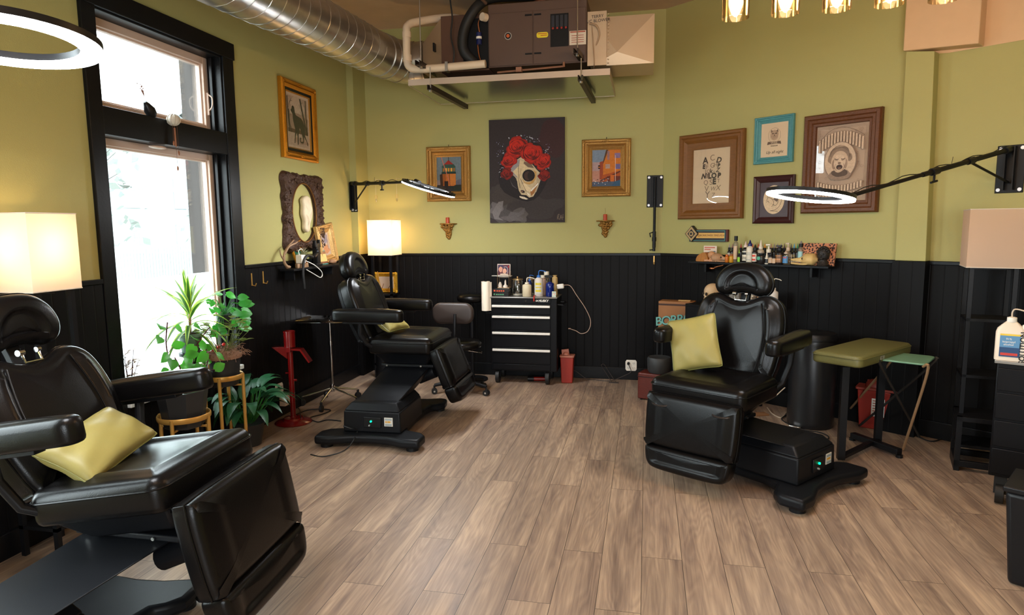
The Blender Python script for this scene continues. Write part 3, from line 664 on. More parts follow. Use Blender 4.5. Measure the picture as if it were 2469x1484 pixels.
# drop collar and cone into the furnace
FY = 5.86
t = thing('furnace', 'brown furnace and duct boxes slung under the ceiling over the back wall', 'furnace', (-1.0, FY, 2.9))
M = T(1.0, -FY, -2.9)
def loft(lo, hi): return MB().hexa(lo, hi)
m = loft([(-2.06, 6.02, 3.03), (-2.06, 6.30, 3.03), (-2.06, 6.30, 3.29), (-2.06, 6.02, 3.29)], [(-1.83, FY, 2.98), (-1.83, 6.5, 2.98), (-1.83, 6.5, 3.45), (-1.83, FY, 3.45)]); m.build('duct_transition', mat('transition_metal', lin(170, 142, 112), 0.5, 0.3), t, M=M, smooth=0)
m = MB(); m.box((-1.83, FY, 2.985), (-1.39, 6.5, 3.47)); m.build('insulated_plenum', DARKI, t, M=M, smooth=0, bevel=0.004)
m = MB(); m.box((-1.385, FY-0.05, 2.99), (-0.525, 6.52, 3.52)); fb = m.build('cabinet', DARKM, t, M=M, smooth=0, bevel=0.006)
for a, b in ((-1.375, -0.99), (-0.984, -0.535)):
    m = MB(); m.box((a, FY-0.058, 3.0), (b, FY-0.05, 3.44)); d = m.build('access_panel', DARKM, fb, M=M, smooth=0, bevel=0.003)
m = MB(); [m.box((x, FY-0.066, z), (x+0.06, FY-0.058, z+0.012)) for x in (-1.055, -0.975) for z in (3.08, 3.40)]; m.build('panel_latch', BLK, fb, M=M)
def disk(mb, x, y, z, r, dy=0.004, mi=0, n=28): mb.cyl((x, y, z), (x, y-dy, z), r, n=n, mi=mi)
m = MB(); disk(m, -1.205, FY-0.058, 3.245, 0.032, 0.004); disk(m, -1.205, FY-0.062, 3.245, 0.025, 0.003, 1); disk(m, -1.205, FY-0.065, 3.245, 0.015, 0.002, 2)
m.build('round_badge', [mat('badge_silver', (0.5, 0.48, 0.45), 0.3, 0.6), BLK, mat('badge_orange', lin(190, 90, 40), 0.5)], fb, M=M)
m = MB(); m.prism(rrect(0.10, 0.045, 0.018), 0, 0.003, M=T(-0.905, FY-0.058, 3.235) @ RX(PI/2)); lb = m.build('yellow_sticker', mat('sticker_yellow', lin(225, 205, 40), 0.5), fb, M=M)
m = MB(); m.box((-0.945, FY-0.0625, 3.243), (-0.865, FY-0.061, 3.248)); m.box((-0.92, FY-0.0625, 3.228), (-0.865, FY-0.061, 3.233)); m.build('sticker_print', mat('sticker_red', lin(190, 60, 35), 0.5), lb, M=M)
m = MB(); m.box((-0.835, FY-0.062, 3.13), (-0.68, FY-0.058, 3.40)); bp = m.build('burner_window', BLK, fb, M=M)
for k in range(4):
    x = -0.825+0.037*k; m = MB(); m.box((x, FY-0.07, 3.29), (x+0.026, FY-0.062, 3.385)); m.build('gas_valve_block', mat('valve_dark', (0.02, 0.022, 0.03), 0.4), bp, M=M)
    m = MB(); m.cyl((x+0.013, FY-0.066, 3.28), (x+0.013, FY-0.072, 3.28), 0.009, n=12); m.build('valve_tip', mat('valve_red', lin(150, 40, 25), 0.5), bp, M=M)
m = MB(); m.box((-0.672, FY-0.061, 3.135), (-0.53, FY-0.058, 3.25)); lb = m.build('notice_label', mat('notice_paper', lin(215, 200, 180), 0.6), fb, M=M)
m = MB(); [m.box((-0.655+0.0*k, FY-0.063, 3.155+0.018*k), (-0.55, FY-0.061, 3.159+0.018*k)) for k in range(4)]; m.box((-0.665, FY-0.063, 3.236), (-0.537, FY-0.061, 3.245)); m.build('notice_print', mat('notice_red', lin(170, 80, 60), 0.6), lb, M=M)
# supply box on the right with cross-broken faces
GALL = mat('light_galvanised', lin(196, 172, 142), 0.42, 0.55, var=0.06, scale=5)
m = MB(); x0, x1, z0, z1, y0 = -0.50, 0.035, 2.962, 3.36, 5.82
m.box((x0, y0+0.03, z0), (x1, 6.30, z1))
cx_ = (-0.22, y0-0.015, z0+0.06)
m.add([(x0, y0+0.03, z0), (x1, y0+0.03, z0), (x1, y0+0.03, z1), (x0, y0+0.03, z1), (-0.27, y0, z0+0.10)], [(0, 1, 4), (1, 2, 4), (2, 3, 4), (3, 0, 4)])
m.build('supply_plenum', GALL, t, M=M, smooth=0)
m = MB(); m.box((-0.52, y0-0.005, 2.96), (-0.36, y0+0.03, 3.40)); [m.cyl((-0.345, y0-0.004, z), (-0.345, y0+0.02, z), 0.006, n=6) for z in [2.98+0.028*k for k in range(15)]]; m.build('flange_strip', GALL, t, M=M, smooth=0)
text('TERRY\nA/C BLOWER', 0.035, mat('marker_ink', (0.03, 0.03, 0.03), 0.6), t, M @ T(-0.435, y0-0.008, 3.34) @ RY(R_(-3)), 'handwriting', 0.0004)
m = MB(); m.tube(spline([(-0.50, FY-0.06, 3.30), (-0.44, FY-0.09, 3.27), (-0.42, FY-0.06, 3.2), (-0.46, FY-0.03, 3.1), (-0.49, FY, 3.05)]), 0.008, 8); m.tube(spline([(-0.49, FY-0.03, 3.35), (-0.46, FY-0.08, 3.0), (-0.47, FY, 2.95)]), 0.005, 6); m.build('wire_loop', mat('wire_tan', lin(170, 140, 110), 0.5), t, M=M)
# black insulated coil, hoses and valve body between plenum and cabinet
m = MB(); m.tube(spline([(-1.50, FY-0.07, 3.03), (-1.60, FY-0.09, 3.15), (-1.585, FY-0.09, 3.33), (-1.48, FY-0.07, 3.50), (-1.35, FY+0.02, 3.60), (-1.05, FY+0.1, 3.62), (-0.8, FY+0.12, 3.63)], 8), 0.045, 12); m.build('black_insulated_hose', BLKR, t, M=M)
m = MB(); m.box((-1.62, FY-0.03, 3.0), (-1.385, FY+0.02, 3.42)); m.build('coil_recess', BLKM, t, M=M)
m = MB(); m.cyl((-1.465, FY-0.06, 3.19), (-1.465, FY-0.06, 3.29), 0.024, n=14); m.build('filter_drier', mat('filter_blue', lin(20, 30, 80), 0.4), t, M=M)
m = MB(); m.cyl((-1.465, FY-0.062, 3.235), (-1.465, FY-0.062, 3.255), 0.0255, n=14); m.build('filter_band', WHT, t, M=M)
m = MB(); m.tube(spline([(-1.48, FY-0.05, 3.19), (-1.47, FY-0.05, 3.1), (-1.44, FY-0.05, 3.01)]), 0.006, 8); m.tube(spline([(-1.46, FY-0.05, 3.29), (-1.47, FY-0.06, 3.37), (-1.44, FY-0.05, 3.44)]), 0.005, 8); m.build('copper_line', mat('copper', (0.55, 0.22, 0.10), 0.3, 1.0), t, M=M)
m = MB(); m.box((-1.655, FY-0.004, 3.24), (-1.60, FY-0.001, 3.31)); m.build('plenum_note', WHT, t, M=M)
m = MB(); m.box((-1.90, FY-0.03, 3.17), (-1.885, FY+0.02, 3.24)); m.build('damper_handle', BLK, t, M=M)
m = MB(); [m.cyl((x, FY+0.1, 3.56), (x+0.25, FY+0.1, 3.60), 0.012, n=8) for x in (-1.0, -0.7)]; m.cyl((-0.95, FY+0.08, 3.58), (-0.95, FY+0.08, 3.64), 0.03, n=12); m.build('roof_line_fitting', mat('fitting_rust', lin(120, 70, 45), 0.5, 0.4), t, M=M)
# PVC vent pipe
t = thing('vent_pipe', 'cream PVC pipe bending up from the left side of the furnace', 'pipe', (-1.9, 5.75, 2.9))
M = T(1.9, -5.75, -2.9)
pts = spline([(-1.39, 5.72, 3.005), (-1.75, 5.72, 2.995), (-2.0, 5.70, 2.99), (-2.07, 5.70, 3.01), (-2.095, 5.70, 3.07), (-2.095, 5.70, 3.30), (-2.09, 5.72, 3.365), (-2.03, 5.80, 3.42), (-1.80, 6.05, 3.515), (-1.70, 6.2, 3.52)], 8)
m = MB(); m.tube(pts, 0.034, 16); m.build('pipe_run', PVC, t, M=M)
for a_, b_ in (((-2.094, 5.70, 3.06), (-2.094, 5.70, 3.115)), ((-2.094, 5.70, 3.26), (-2.094, 5.70, 3.31)), ((-1.98, 5.70, 2.992), (-1.92, 5.71, 2.992))): m = MB(); m.cyl(a_, b_, 0.039, n=18); m.build('pipe_coupling', PVC, t, M=M)
m = MB(); m.cyl((-1.425, 5.76, 3.41), (-1.40, 5.80, 3.41), 0.035, n=16); o = m.build('pipe_cap', PVC, t, M=M)
m = MB(); m.box((-1.745, 5.68, 2.955), (-1.72, 5.76, 3.035)); m.build('pipe_clamp', STEEL, t, M=M)
# condensate tray
t = thing('drip_tray', 'wide galvanised drip tray hanging below the furnace', 'tray', (-1.2, 6.1, 2.85))
M = T(1.2, -6.1, -2.85)
TRAY = mat('galvanised_tray', lin(168, 172, 150), 0.24, 0.9)
m = MB(); m.box((-2.08, 5.69, 2.85), (-0.325, 6.60, 2.855)); m.build('pan', TRAY, t, M=M, smooth=0)
m = MB(); m.box((-2.085, 5.68, 2.848), (-0.32, 5.69, 2.90)); m.box((-2.085, 6.60, 2.848), (-0.32, 6.61, 2.90)); m.box((-2.085, 5.69, 2.848), (-2.078, 6.60, 2.90)); m.box((-0.327, 5.69, 2.848), (-0.32, 6.60, 2.90)); m.build('rim', mat('tray_rim', lin(188, 168, 148), 0.4, 0.5), t, M=M, smooth=0)
# strut channels with threaded rods
def strut(a, b, lab, rod, rodtop):
    t = thing('strut_channel', lab, 'metal channel', ((Vector(a)+Vector(b))/2), 0, 'strut channels carrying the furnace and tray')
    M = T(*(-(Vector(a)+Vector(b))/2)); a = Vector(a); b = Vector(b)
    d = (b-a).normalized(); s_ = d.cross(Vector((0, 0, 1))).normalized(); u = s_.cross(d)
    MF = Matrix((s_, d, u)).transposed().to_4x4(); MF.translation = a; L = (b-a).length
    m = MB(); m.box((-0.021, 0, -0.021), (-0.017, L, 0.021), M=MF); m.box((0.017, 0, -0.021), (0.021, L, 0.021), M=MF); m.box((-0.021, 0, -0.021), (0.021, L, -0.017), M=MF); m.box((-0.021, 0, 0.017), (-0.010, L, 0.021), M=MF); m.box((0.010, 0, 0.017), (0.021, L, 0.021), M=MF)
    m.build('channel', STRUT, t, M=M, smooth=0)
    m = MB(); r = Vector(rod); m.cyl(r, (r.x, r.y, rodtop), 0.005, n=8); m.build('threaded_rod', STEEL, t, M=M)
    m = MB(); m.cyl(r-Vector((0, 0, 0.035)), r-Vector((0, 0, 0.02)), 0.014, n=6); m.build('rod_nut', STEEL, t, M=M)
strut(at_y(1035, 210, 5.55).to_tuple(), at_y(1124, 258, 6.52).to_tuple(), 'dark strut channel under the left end of the drip tray', (at_y(1038, 212, 5.58)+Vector((0, 0, 0.0))).to_tuple(), 2.97)
strut(at_y(1399, 187, 5.55).to_tuple(), at_y(1431, 244, 6.55).to_tuple(), 'dark strut channel under the right end of the drip tray', at_y(1401, 190, 5.58).to_tuple(), 2.97)
strut(at_y(1006, 151, 5.50).to_tuple(), at_y(1070, 188, 6.3).to_tuple(), 'dark strut channel under the left duct cone, above the tray', at_y(1015, 155, 5.55).to_tuple(), ZC)
strut(at_y(1388, 122, 5.50).to_tuple(), at_y(1422, 168, 6.3).to_tuple(), 'dark strut channel under the furnace front, above the tray at right', at_y(1392, 126, 5.55).to_tuple(), ZC)
# loose black cable and grey conduit from the ceiling
m = MB(); m.tube(spline([(-1.685, 5.70, 3.70), (-1.69, 5.70, 3.55), (-1.675, 5.70, 3.40), (-1.69, 5.70, 3.25), (-1.665, 5.70, 3.12), (-1.68, 5.72, 3.02)], 8), 0.007, 8); tag(m.build('hanging_cable', BLKR), 'thin black cable hanging from the ceiling in front of the brown plenum', 'cable')
m = MB(); m.tube(spline([(-1.50, 5.2, 3.69), (-1.47, 5.45, 3.62), (-1.44, 5.6, 3.56), (-1.40, 5.80, 3.53)], 8), 0.014, 10); tag(m.build('flexible_conduit', mat('conduit_grey', lin(140, 110, 92), 0.4, 0.5)), 'grey flexible conduit dropping from the ceiling to the furnace top', 'conduit')
# sprinkler-like small pipes below the furnace
m = MB(); m.cyl((-1.30, 5.78, 2.94), (-0.72, 5.80, 2.965), 0.009, n=8); m.cyl((-0.72, 5.80, 2.96), (-0.72, 5.80, 3.0), 0.011, n=8); m.box((-1.13, 5.75, 2.93), (-1.08, 5.80, 2.97)); tag(m.build('gas_pipe', mat('gas_pipe_tan', lin(150, 105, 80), 0.45, 0.3)), 'thin tan pipe running just under the furnace cabinet', 'pipe')

# ======================= LAMPS =======================
SHADE = translucent_mat('linen_lampshade', (0.86, 0.80, 0.72), 0.62)
def shelf_lamp(label, loc, rz, lit, w=0.27, shelves=(0.14, 0.52, 0.89)):
    t = thing('shelf_floor_lamp', label, 'floor lamp', loc, rz, 'shelf floor lamps with square shades')
    h = w/2
    m = MB()
    sh = MB()
    for a, b in (((-h, -h), (h, -h)), ((h, -h), (h, h)), ((h, h), (-h, h)), ((-h, h), (-h, -h))):
        dx, dy = (b[0]-a[0]), (b[1]-a[1]); n = Vector((dy, -dx, 0)).normalized()*0.0015
        A = Vector((a[0], a[1], 0)); B = Vector((b[0], b[1], 0))
        sh.add([A+Vector((0, 0, 1.318)), B+Vector((0, 0, 1.318)), B+Vector((0, 0, 1.685)), A+Vector((0, 0, 1.685))], [(0, 1, 2, 3)])
    so = sh.build('lamp_shade', SHADE if lit else translucent_mat('unlit_linen_lampshade', (0.84, 0.64, 0.49), 0.5), t, smooth=0, fixn=True)  # unlit copy of the linen, its shading put into the tanner colour
    for z in (1.318, 1.685): e = MB(); e.tube([(-h, -h, z), (h, -h, z), (h, h, z), (-h, h, z)], 0.003, 6, closed=True); e.build('shade_trim', mat('shade_trim', (0.7, 0.62, 0.52), 0.7), so)
    k = h-0.035
    for sx in (-1, 1):
        for sy in (-1, 1):
            m = MB(); m.box((sx*k-0.012, sy*k-0.012, 0), (sx*k+0.012, sy*k+0.012, 1.325)); m.build('post', BLKM, t, smooth=0)
    for z in shelves:
        m = MB(); m.box((-k-0.012, -k-0.012, z), (k+0.012, k+0.012, z+0.018)); m.build('shelf', BLKM, t, smooth=0)
    m = MB(); m.box((-k, -0.01, 1.30), (k, 0.01, 1.318)); m.cyl((0, 0, 1.318), (0, 0, 1.40), 0.018, n=14); m.build('bulb_socket', BLKM, t)
    m = MB(); m.sphere((0, 0, 1.46), 0.03, 14, sc=(1, 1, 1.25)); b = m.build('light_bulb', mat('bulb_glass_lit' if lit else 'bulb_glass_off', (0.9, 0.85, 0.75), 0.3, emit=((1.0, 0.60, 0.26) if lit else None), estr=8.0 if lit else 0), t)
    if lit:
        l = point('lamp_glow', (0, 0, 1.54), SHADE_W*lit, WARM, 0.035); l.parent = t
    return t
shelf_lamp('lit square linen floor lamp with black shelves by the window, behind the left chair', (-2.905, 2.64, 0), 0, 0.55)
shelf_lamp('lit square linen floor lamp with black shelves in the back corner', (-2.735, 6.60, 0), 0, 1.6)
shelf_lamp('unlit square linen floor lamp with black posts at the far right', (2.185, 4.78, 0), RANG+R_(22), 0, w=0.30, shelves=(0.13, 0.60, 0.97))

# LED ring lights on wall brackets
LEDM = mat('led_diffuser', (0.9, 0.92, 0.95), 0.4, emit=(0.93, 0.96, 1.0), estr=RING_E)
LEDM2 = mat('led_diffuser_dimmer', (0.9, 0.92, 0.95), 0.4, emit=(0.93, 0.96, 1.0), estr=RING_E*0.32)
def ring(root, c, n, R=0.222, w=0.046, led=None):
    """flat ring lamp: centre c, emitting direction n (root-local)"""
    c = Vector(c); n = Vector(n).normalized(); a = n.orthogonal().normalized(); b = n.cross(a)
    Mr = Matrix((a, b, n)).transposed().to_4x4(); Mr.translation = c
    def tor(u, v, r0, r1, z0, z1):
        t = 2*PI*u; k = int(round(v*4)) % 4; r, z = ((r0, z0), (r1, z0), (r1, z1), (r0, z1))[k]
        return Mr @ Vector((r*math.cos(t), r*math.sin(t), z))
    m = MB(); m.grid(lambda u, v: tor(u, v, R-w, R+w*0.3, -0.022, -0.002), 56, 4, cu=True, cv=True)
    for k in range(16): th = 2*PI*k/16; m.sphere(Mr @ Vector(((R-w*0.3)*math.cos(th), (R-w*0.3)*math.sin(th), -0.022)), 0.008, 6)
    ho = m.build('ring_housing', BLK, root)
    m = MB(); m.grid(lambda u, v: tor(u, v, R-w*0.9, R+w*0.25, -0.002, 0.008), 56, 4, cu=True, cv=True); m.build('led_diffuser', led or LEDM, ho)
    return Mr
def bolt(mb, p, n, r=0.012, mi=1): mb.cyl(p, Vector(p)+Vector(n)*0.004, r, n=16, mi=mi)
SCR = mat('screw_cap_pale', lin(200, 200, 205), 0.35, 0.3)
def wall_arm(name, label, plate_c, pn, px, ringc, ringn, cat='ring light', knob=0.55, plate_w=0.16, plate_h=0.32, brace=True, led=None):
    """plate centre, wall normal pn, plate side direction px, ring centre"""
    pc = Vector(plate_c); pn = Vector(pn).normalized(); px = Vector(px).normalized()
    t = thing(name, label, cat, pc, 0, 'wall-mounted swing-arm ring lights'); M = T(*(-pc))
    MP = Matrix((px, pn, Vector((0, 0, 1)))).transposed().to_4x4(); MP.translation = pc
    m = MB(); m.box((-plate_w/2, 0, -plate_h/2), (plate_w/2, 0.006, plate_h/2), M=MP); pl = m.build('wall_plate', BLKM, t, M=M, bevel=0.004)
    m = MB(); m.box((-0.028, 0.006, -plate_h/2+0.02), (-0.022, 0.05, plate_h/2-0.01), M=MP); m.box((0.022, 0.006, -plate_h/2+0.02), (0.028, 0.05, plate_h/2-0.01), M=MP); m.build('bracket_channel', BLKM, pl, M=M)
    for sx in (-1, 1):
        for sz in (-1, 1):
            m = MB(); p = MP @ Vector((sx*(plate_w/2-0.02), 0.006, sz*(plate_h/2-0.022))); m.cyl(p, p+pn*0.004, 0.012, n=16); m.build('screw', SCR, pl, M=M)
    a0 = MP @ Vector((0, 0.035, plate_h/2-0.03))
    if ringc is None:      # folded down along the wall
        e = MP @ Vector((0, 0.035, -plate_h/2-0.42)); m = MB(); m.cyl(MP @ Vector((0, 0.035, plate_h/2-0.02)), MP @ Vector((0, 0.035, -0.45)), 0.013, n=14); m.build('folded_arm', BLKM, t, M=M)
        m = MB(); m.cyl(MP @ Vector((0, 0.035, -0.40)), MP @ Vector((0, 0.035, -0.565)), 0.017, n=14); m.cyl(MP @ Vector((0, 0.035, -0.46)), MP @ Vector((0, 0.035, -0.50)), 0.022, n=14); m.cyl(MP @ Vector((0, 0.035, -0.56)), MP @ Vector((0, 0.035, -0.60)), 0.014, n=14); m.build('arm_sleeve', BLK, t, M=M)
        m = MB(); m.tube([MP @ Vector((-0.01, 0.04, -0.41)), MP @ Vector((-0.045, 0.04, -0.42)), MP @ Vector((-0.035, 0.04, -0.46))], 0.006, 8); m.cyl(MP @ Vector((0, 0.035, -0.585)), MP @ Vector((-0.045, 0.035, -0.59)), 0.005, n=8); m.build('clamp_lever', BLK, t, M=M)
        return t
    rc = Vector(ringc); rn = Vector(ringn).normalized()
    d = rc-a0; dd = (d - rn*d.dot(rn)).normalized(); e = rc - dd*0.235 - rn*0.02
    m = MB(); m.cyl(a0, a0+(e-a0)*0.55, 0.016, n=14); m.cyl(a0+(e-a0)*0.5, e, 0.012, n=14); m.build('swing_arm', BLKM, t, M=M)
    if brace:
        m = MB(); m.cyl(MP @ Vector((0, 0.03, -plate_h/2+0.07)), a0+(e-a0)*0.26-Vector((0, 0, 0.01)), 0.008, n=10); m.build('brace', BLKM, t, M=M)
    ax = (e-a0).normalized()
    for f_, r_ in ((0.02, 0.024), (0.26, 0.022), (knob, 0.024)):
        m = MB(); q = a0+(e-a0)*f_; m.cyl(q-ax*0.03, q+ax*0.03, r_, n=14); m.build('arm_clamp', BLK, t, M=M)
    q = a0+(e-a0)*knob; m = MB(); m.cyl(q-Vector((0, 0, 0.02)), q-Vector((0, 0, 0.07)), 0.007, n=10); m.cyl(q-Vector((0, 0, 0.065))-ax*0.03, q-Vector((0, 0, 0.065))+ax*0.03, 0.007, n=10); m.build('clamp_knob', BLK, t, M=M)
    m = MB(); m.tube([a0+(e-a0)*(k/24)+Vector((0, 0, 0.018+0.010*math.sin(k*1.3))) for k in range(25)], 0.003, 6); q = a0+(e-a0)*0.38; m.cyl(q+Vector((0, 0, 0.015)), q+Vector((0.006, 0, 0.06)), 0.0015, n=5); m.build('cable', BLKR, t, M=M)
    m = MB(); m.box((-0.02, -0.05, -0.02), (0.02, 0.05, 0.02), M=Matrix((dd.cross(rn), dd, rn)).transposed().to_4x4() @ Matrix.Identity(4)) if False else m.cyl(e-dd*0.03, e+dd*0.05, 0.02, n=12); m.sphere(e-dd*0.02, 0.022, 12); m.build('ball_joint', BLK, t, M=M)
    r = bpy.data.objects.new('ring_lamp', None); COL.objects.link(r); r.parent = t
    ring(r, rc-pc, rn, led=led)
    return t
rc1 = at_y(1033, 456, 5.45); v1 = (CAMP-rc1).normalized()
# ring normals chosen so that the rings tilt like the real ones
def ring_normal(c, right_px, ratio_down):
    return None
wall_arm('ring_light_arm', 'lit ring light on a black swing arm over the back-left corner', (-3.05, 6.57, 1.935), (0, -1, 0), (1, 0, 0), rc1, (-0.32, 0.02, -1), plate_w=0.075, knob=0.5)
rc2 = at_y(1953, 474, 4.02)
wall_arm('ring_light_arm', 'lit ring light on a long black arm in front of the large framed portrait', wallpt(2.86, 1.96, 0.001), RN, RD, rc2, (-0.13, -0.055, -1), knob=0.48, led=LEDM2)
wall_arm('ring_light_arm', 'black swing arm folded down flat beside the small street painting, without a ring', (0.073, BY-0.003, 1.945), (0, -1, 0), (1, 0, 0), None, (0, 0, -1), cat='wall bracket arm')
rc3 = Vector(at_y(16, 100, 1.62)); 
wall_arm('ring_light_arm', 'bright ring light at the top left corner of the picture', (LX+0.001, 1.98+0.12, rc3.z-0.05), (1, 0, 0), (0, 1, 0), rc3, (0.03, -0.06, -1), knob=0.5)

# pendant lamp: bar with five glass cylinders
GLASSW = glass_mat('amber_clear_glass', (1.0, 0.93, 0.80), 0.10)
t = thing('pendant_light', 'hanging bar of five clear glass cylinder lights at the top edge', 'pendant light', (0.81, 3.3, 3.2))
m = MB(); m.box((-0.60, -0.02, -0.30), (0.62, 0.02, -0.26)); m.build('crossbar', BLKM, t, bevel=0.004)
m = MB(); m.cyl((0, 0, -0.26), (0, 0, 0.46), 0.008, n=8); m.cyl((0, 0, 0.46), (0, 0, 0.50), 0.06, n=24); m.build('stem', BLKM, t)
for k in range(5):
    x = 0.384+0.2155*k-0.81; zb = 2.545+0.004*k-3.2
    m = MB(); m.lathe([(0.058, zb), (0.0605, zb), (0.0605, zb+0.30), (0.03, zb+0.32), (0.03, zb+0.315), (0.058, zb+0.295), (0.058, zb)], 32, c=(x, 0, 0), cap=False); g = m.build('glass_shade', GLASSW, t, smooth=50)
    m = MB(); m.cyl((x, 0, -0.30), (x, 0, zb+0.25), 0.02, n=16); m.build('bulb_holder', BLKM, g)
    m = MB(); m.lathe([(0.004, zb+0.04), (0.02, zb+0.055), (0.033, zb+0.09), (0.033, zb+0.13), (0.02, zb+0.20), (0.014, zb+0.25)], 20, c=(x, 0, 0)); m.build('filament_bulb', mat('warm_bulb', (1, 0.8, 0.5), 0.3, emit=(1.0, 0.74, 0.44), estr=16.0), g)
    l = point('pendant_glow', (x, 0, zb-0.02), PENDANT_W, (1.0, 0.53, 0.22), 0.03); l.parent = t
# ceiling lamps outside the frame (simple flush drums)
for i, (p, pw) in enumerate(CEIL_LAMPS):
    t = thing('ceiling_lamp', 'flush round ceiling lamp %s' % ('over the right half of the shop' if i == 0 else 'near the window side of the shop'), 'ceiling lamp', (p[0], p[1], ZC), 0)
    m = MB(); m.cyl((0, 0, -0.07), (0, 0, 0), 0.17, n=32); m.build('drum', WHT, t)
    l = point('ceiling_glow', (0, 0, -0.14), pw, (1.0, 0.62, 0.34), 0.12); l.parent = t
# ======================= PICTURES AND WALL ORNAMENTS =======================
class Pic:
    """flat painting made of layered colour patches; source coordinates X right, Y down are mapped to the canvas"""
    def __init__(s, X0, Y0, X1, Y1, w, h, y):
        s.m = MB(); s.X0, s.Y0, s.X1, s.Y1, s.w, s.h = X0, Y0, X1, Y1, w, h; s.y = y; s.n = 0
    def p(s, X, Y):
        x = min(1, max(0, (X-s.X0)/(s.X1-s.X0))); z = min(1, max(0, (Y-s.Y0)/(s.Y1-s.Y0)))
        return ((x-0.5)*s.w, (0.5-z)*s.h)
    def poly(s, col, pts):
        s.n += 1; s.m.poly([s.p(*q) for q in pts], lin(*col), s.y-0.00002*s.n-0.0003); return s
    def rect(s, col, a, b, c, d): return s.poly(col, [(a, b), (c, b), (c, d), (a, d)])
    def ell(s, col, cx, cy, rx, ry, n=18, rot=0):
        return s.poly(col, [(cx+rx*math.cos(t)*math.cos(rot)-ry*math.sin(t)*math.sin(rot), cy+rx*math.cos(t)*math.sin(rot)+ry*math.sin(t)*math.cos(rot)) for t in [2*PI*k/n for k in range(n)]])
    def line(s, col, pts, wd):
        for (a, b), (c, d) in zip(pts, pts[1:]):
            L = math.hypot(c-a, d-b) or 1; nx, ny = -(d-b)/L*wd/2, (c-a)/L*wd/2; s.poly(col, [(a+nx, b+ny), (c+nx, d+ny), (c-nx, d-ny), (a-nx, b-ny)])
        return s
    def curve(s, col, pts, wd, per=5): return s.line(col, [(p.x, p.y) for p in spline([(a, b, 0) for a, b in pts], per)], wd)
    def blob(s, col, cx, cy, rx, ry, amp, seed, n=26):
        r = random.Random(seed); ph = [r.uniform(0, 6.28) for _ in range(4)]
        return s.poly(col, [(cx+rx*(1+amp*sum(math.sin((k+2)*t+ph[k]) for k in range(4))/2)*math.cos(t), cy+ry*(1+amp*sum(math.sin((k+2)*t+ph[k]) for k in range(4))/2)*math.sin(t)) for t in [2*PI*q/n for q in range(n)]])
    def build(s, name, parent): return s.m.build(name, paint_mat(), parent, smooth=0, fixn=False)
def frame(parent, w, h, prof, m, name='frame', x0=0, z0=0):
    """mitred moulding: prof = [(inset from the outer edge, height off the wall)]"""
    mb = MB(); n = len(prof)
    for i in range(4):
        sx, sz = ((-1, -1), (1, -1), (1, 1), (-1, 1))[i]
        for d, y in prof: mb.v.append(Vector((x0+sx*(w/2-d), -y, z0+sz*(h/2-d))))
    for i in range(4):
        j = (i+1) % 4
        for k in range(n):
            mb.f.append([i*n+k, j*n+k, j*n+(k+1) % n, i*n+(k+1) % n]); mb.mi.append(0); mb.c.append(None)
    return mb.build(name, m, parent, smooth=25)
def ornaments(parent, w, h, inset, y, r, m, name='carved_ornament', mids=True, step=None):
    """carved clusters at the corners and side centres of a frame, each one a part"""
    for sx in (-1, 1):
        for sz in (-1, 1):
            mb = MB(); cx, cz = sx*(w/2-inset), sz*(h/2-inset)
            for k in range(7):
                a = k*PI*2/7; mb.sphere((cx+r*0.9*math.cos(a), -y, cz+r*0.9*math.sin(a)), r*0.6, 8, sc=(1, 0.6, 1))
            mb.sphere((cx, -y-0.002, cz), r*0.8, 10, sc=(1, 0.8, 1))
            for k in (1, 2, 3): mb.sphere((cx-sx*r*1.1*k, -y, cz), r*0.6*(1-0.12*k), 8, sc=(1.7, 0.6, 1)); mb.sphere((cx, -y, cz-sz*r*1.1*k), r*0.6*(1-0.12*k), 8, sc=(1, 0.6, 1.7))
            mb.build('corner_ornament', m, parent, smooth=60)
    for cx, cz in ((0, h/2-inset), (0, -h/2+inset), (w/2-inset, 0), (-w/2+inset, 0)):
        mb = MB()
        for k in range(-3, 4):
            hor = abs(cz) > 1e-6; mb.sphere((cx+(k*r*0.9 if hor else 0), -y, cz+(0 if hor else k*r*0.9)), r*(0.68-0.1*abs(k)), 8, sc=(1, 0.6, 1))
        mb.build('centre_ornament', m, parent, smooth=60)
def ornate_prof(d, hh): return [(0, 0.002), (0, hh*0.75), (d*0.10, hh), (d*0.22, hh*0.95), (d*0.30, hh*0.62), (d*0.45, hh*0.5), (d*0.6, hh*0.72), (d*0.68, hh*0.55), (d*0.80, hh*0.42), (d*0.86, hh*0.5), (d, hh*0.3), (d, 0.002)]
GILT = mat('aged_gilt', lin(176, 134, 74), 0.42, 0.75, bump=0.5, scale=120, var=0.35)
GILT2 = mat('bright_gilt', lin(200, 136, 40), 0.32, 0.85, bump=0.35, scale=150, var=0.3)
def wthing(name, lab, cat, p, rz, group=None): return thing(name, lab, cat, p, rz, group)
YB = BY-0.001
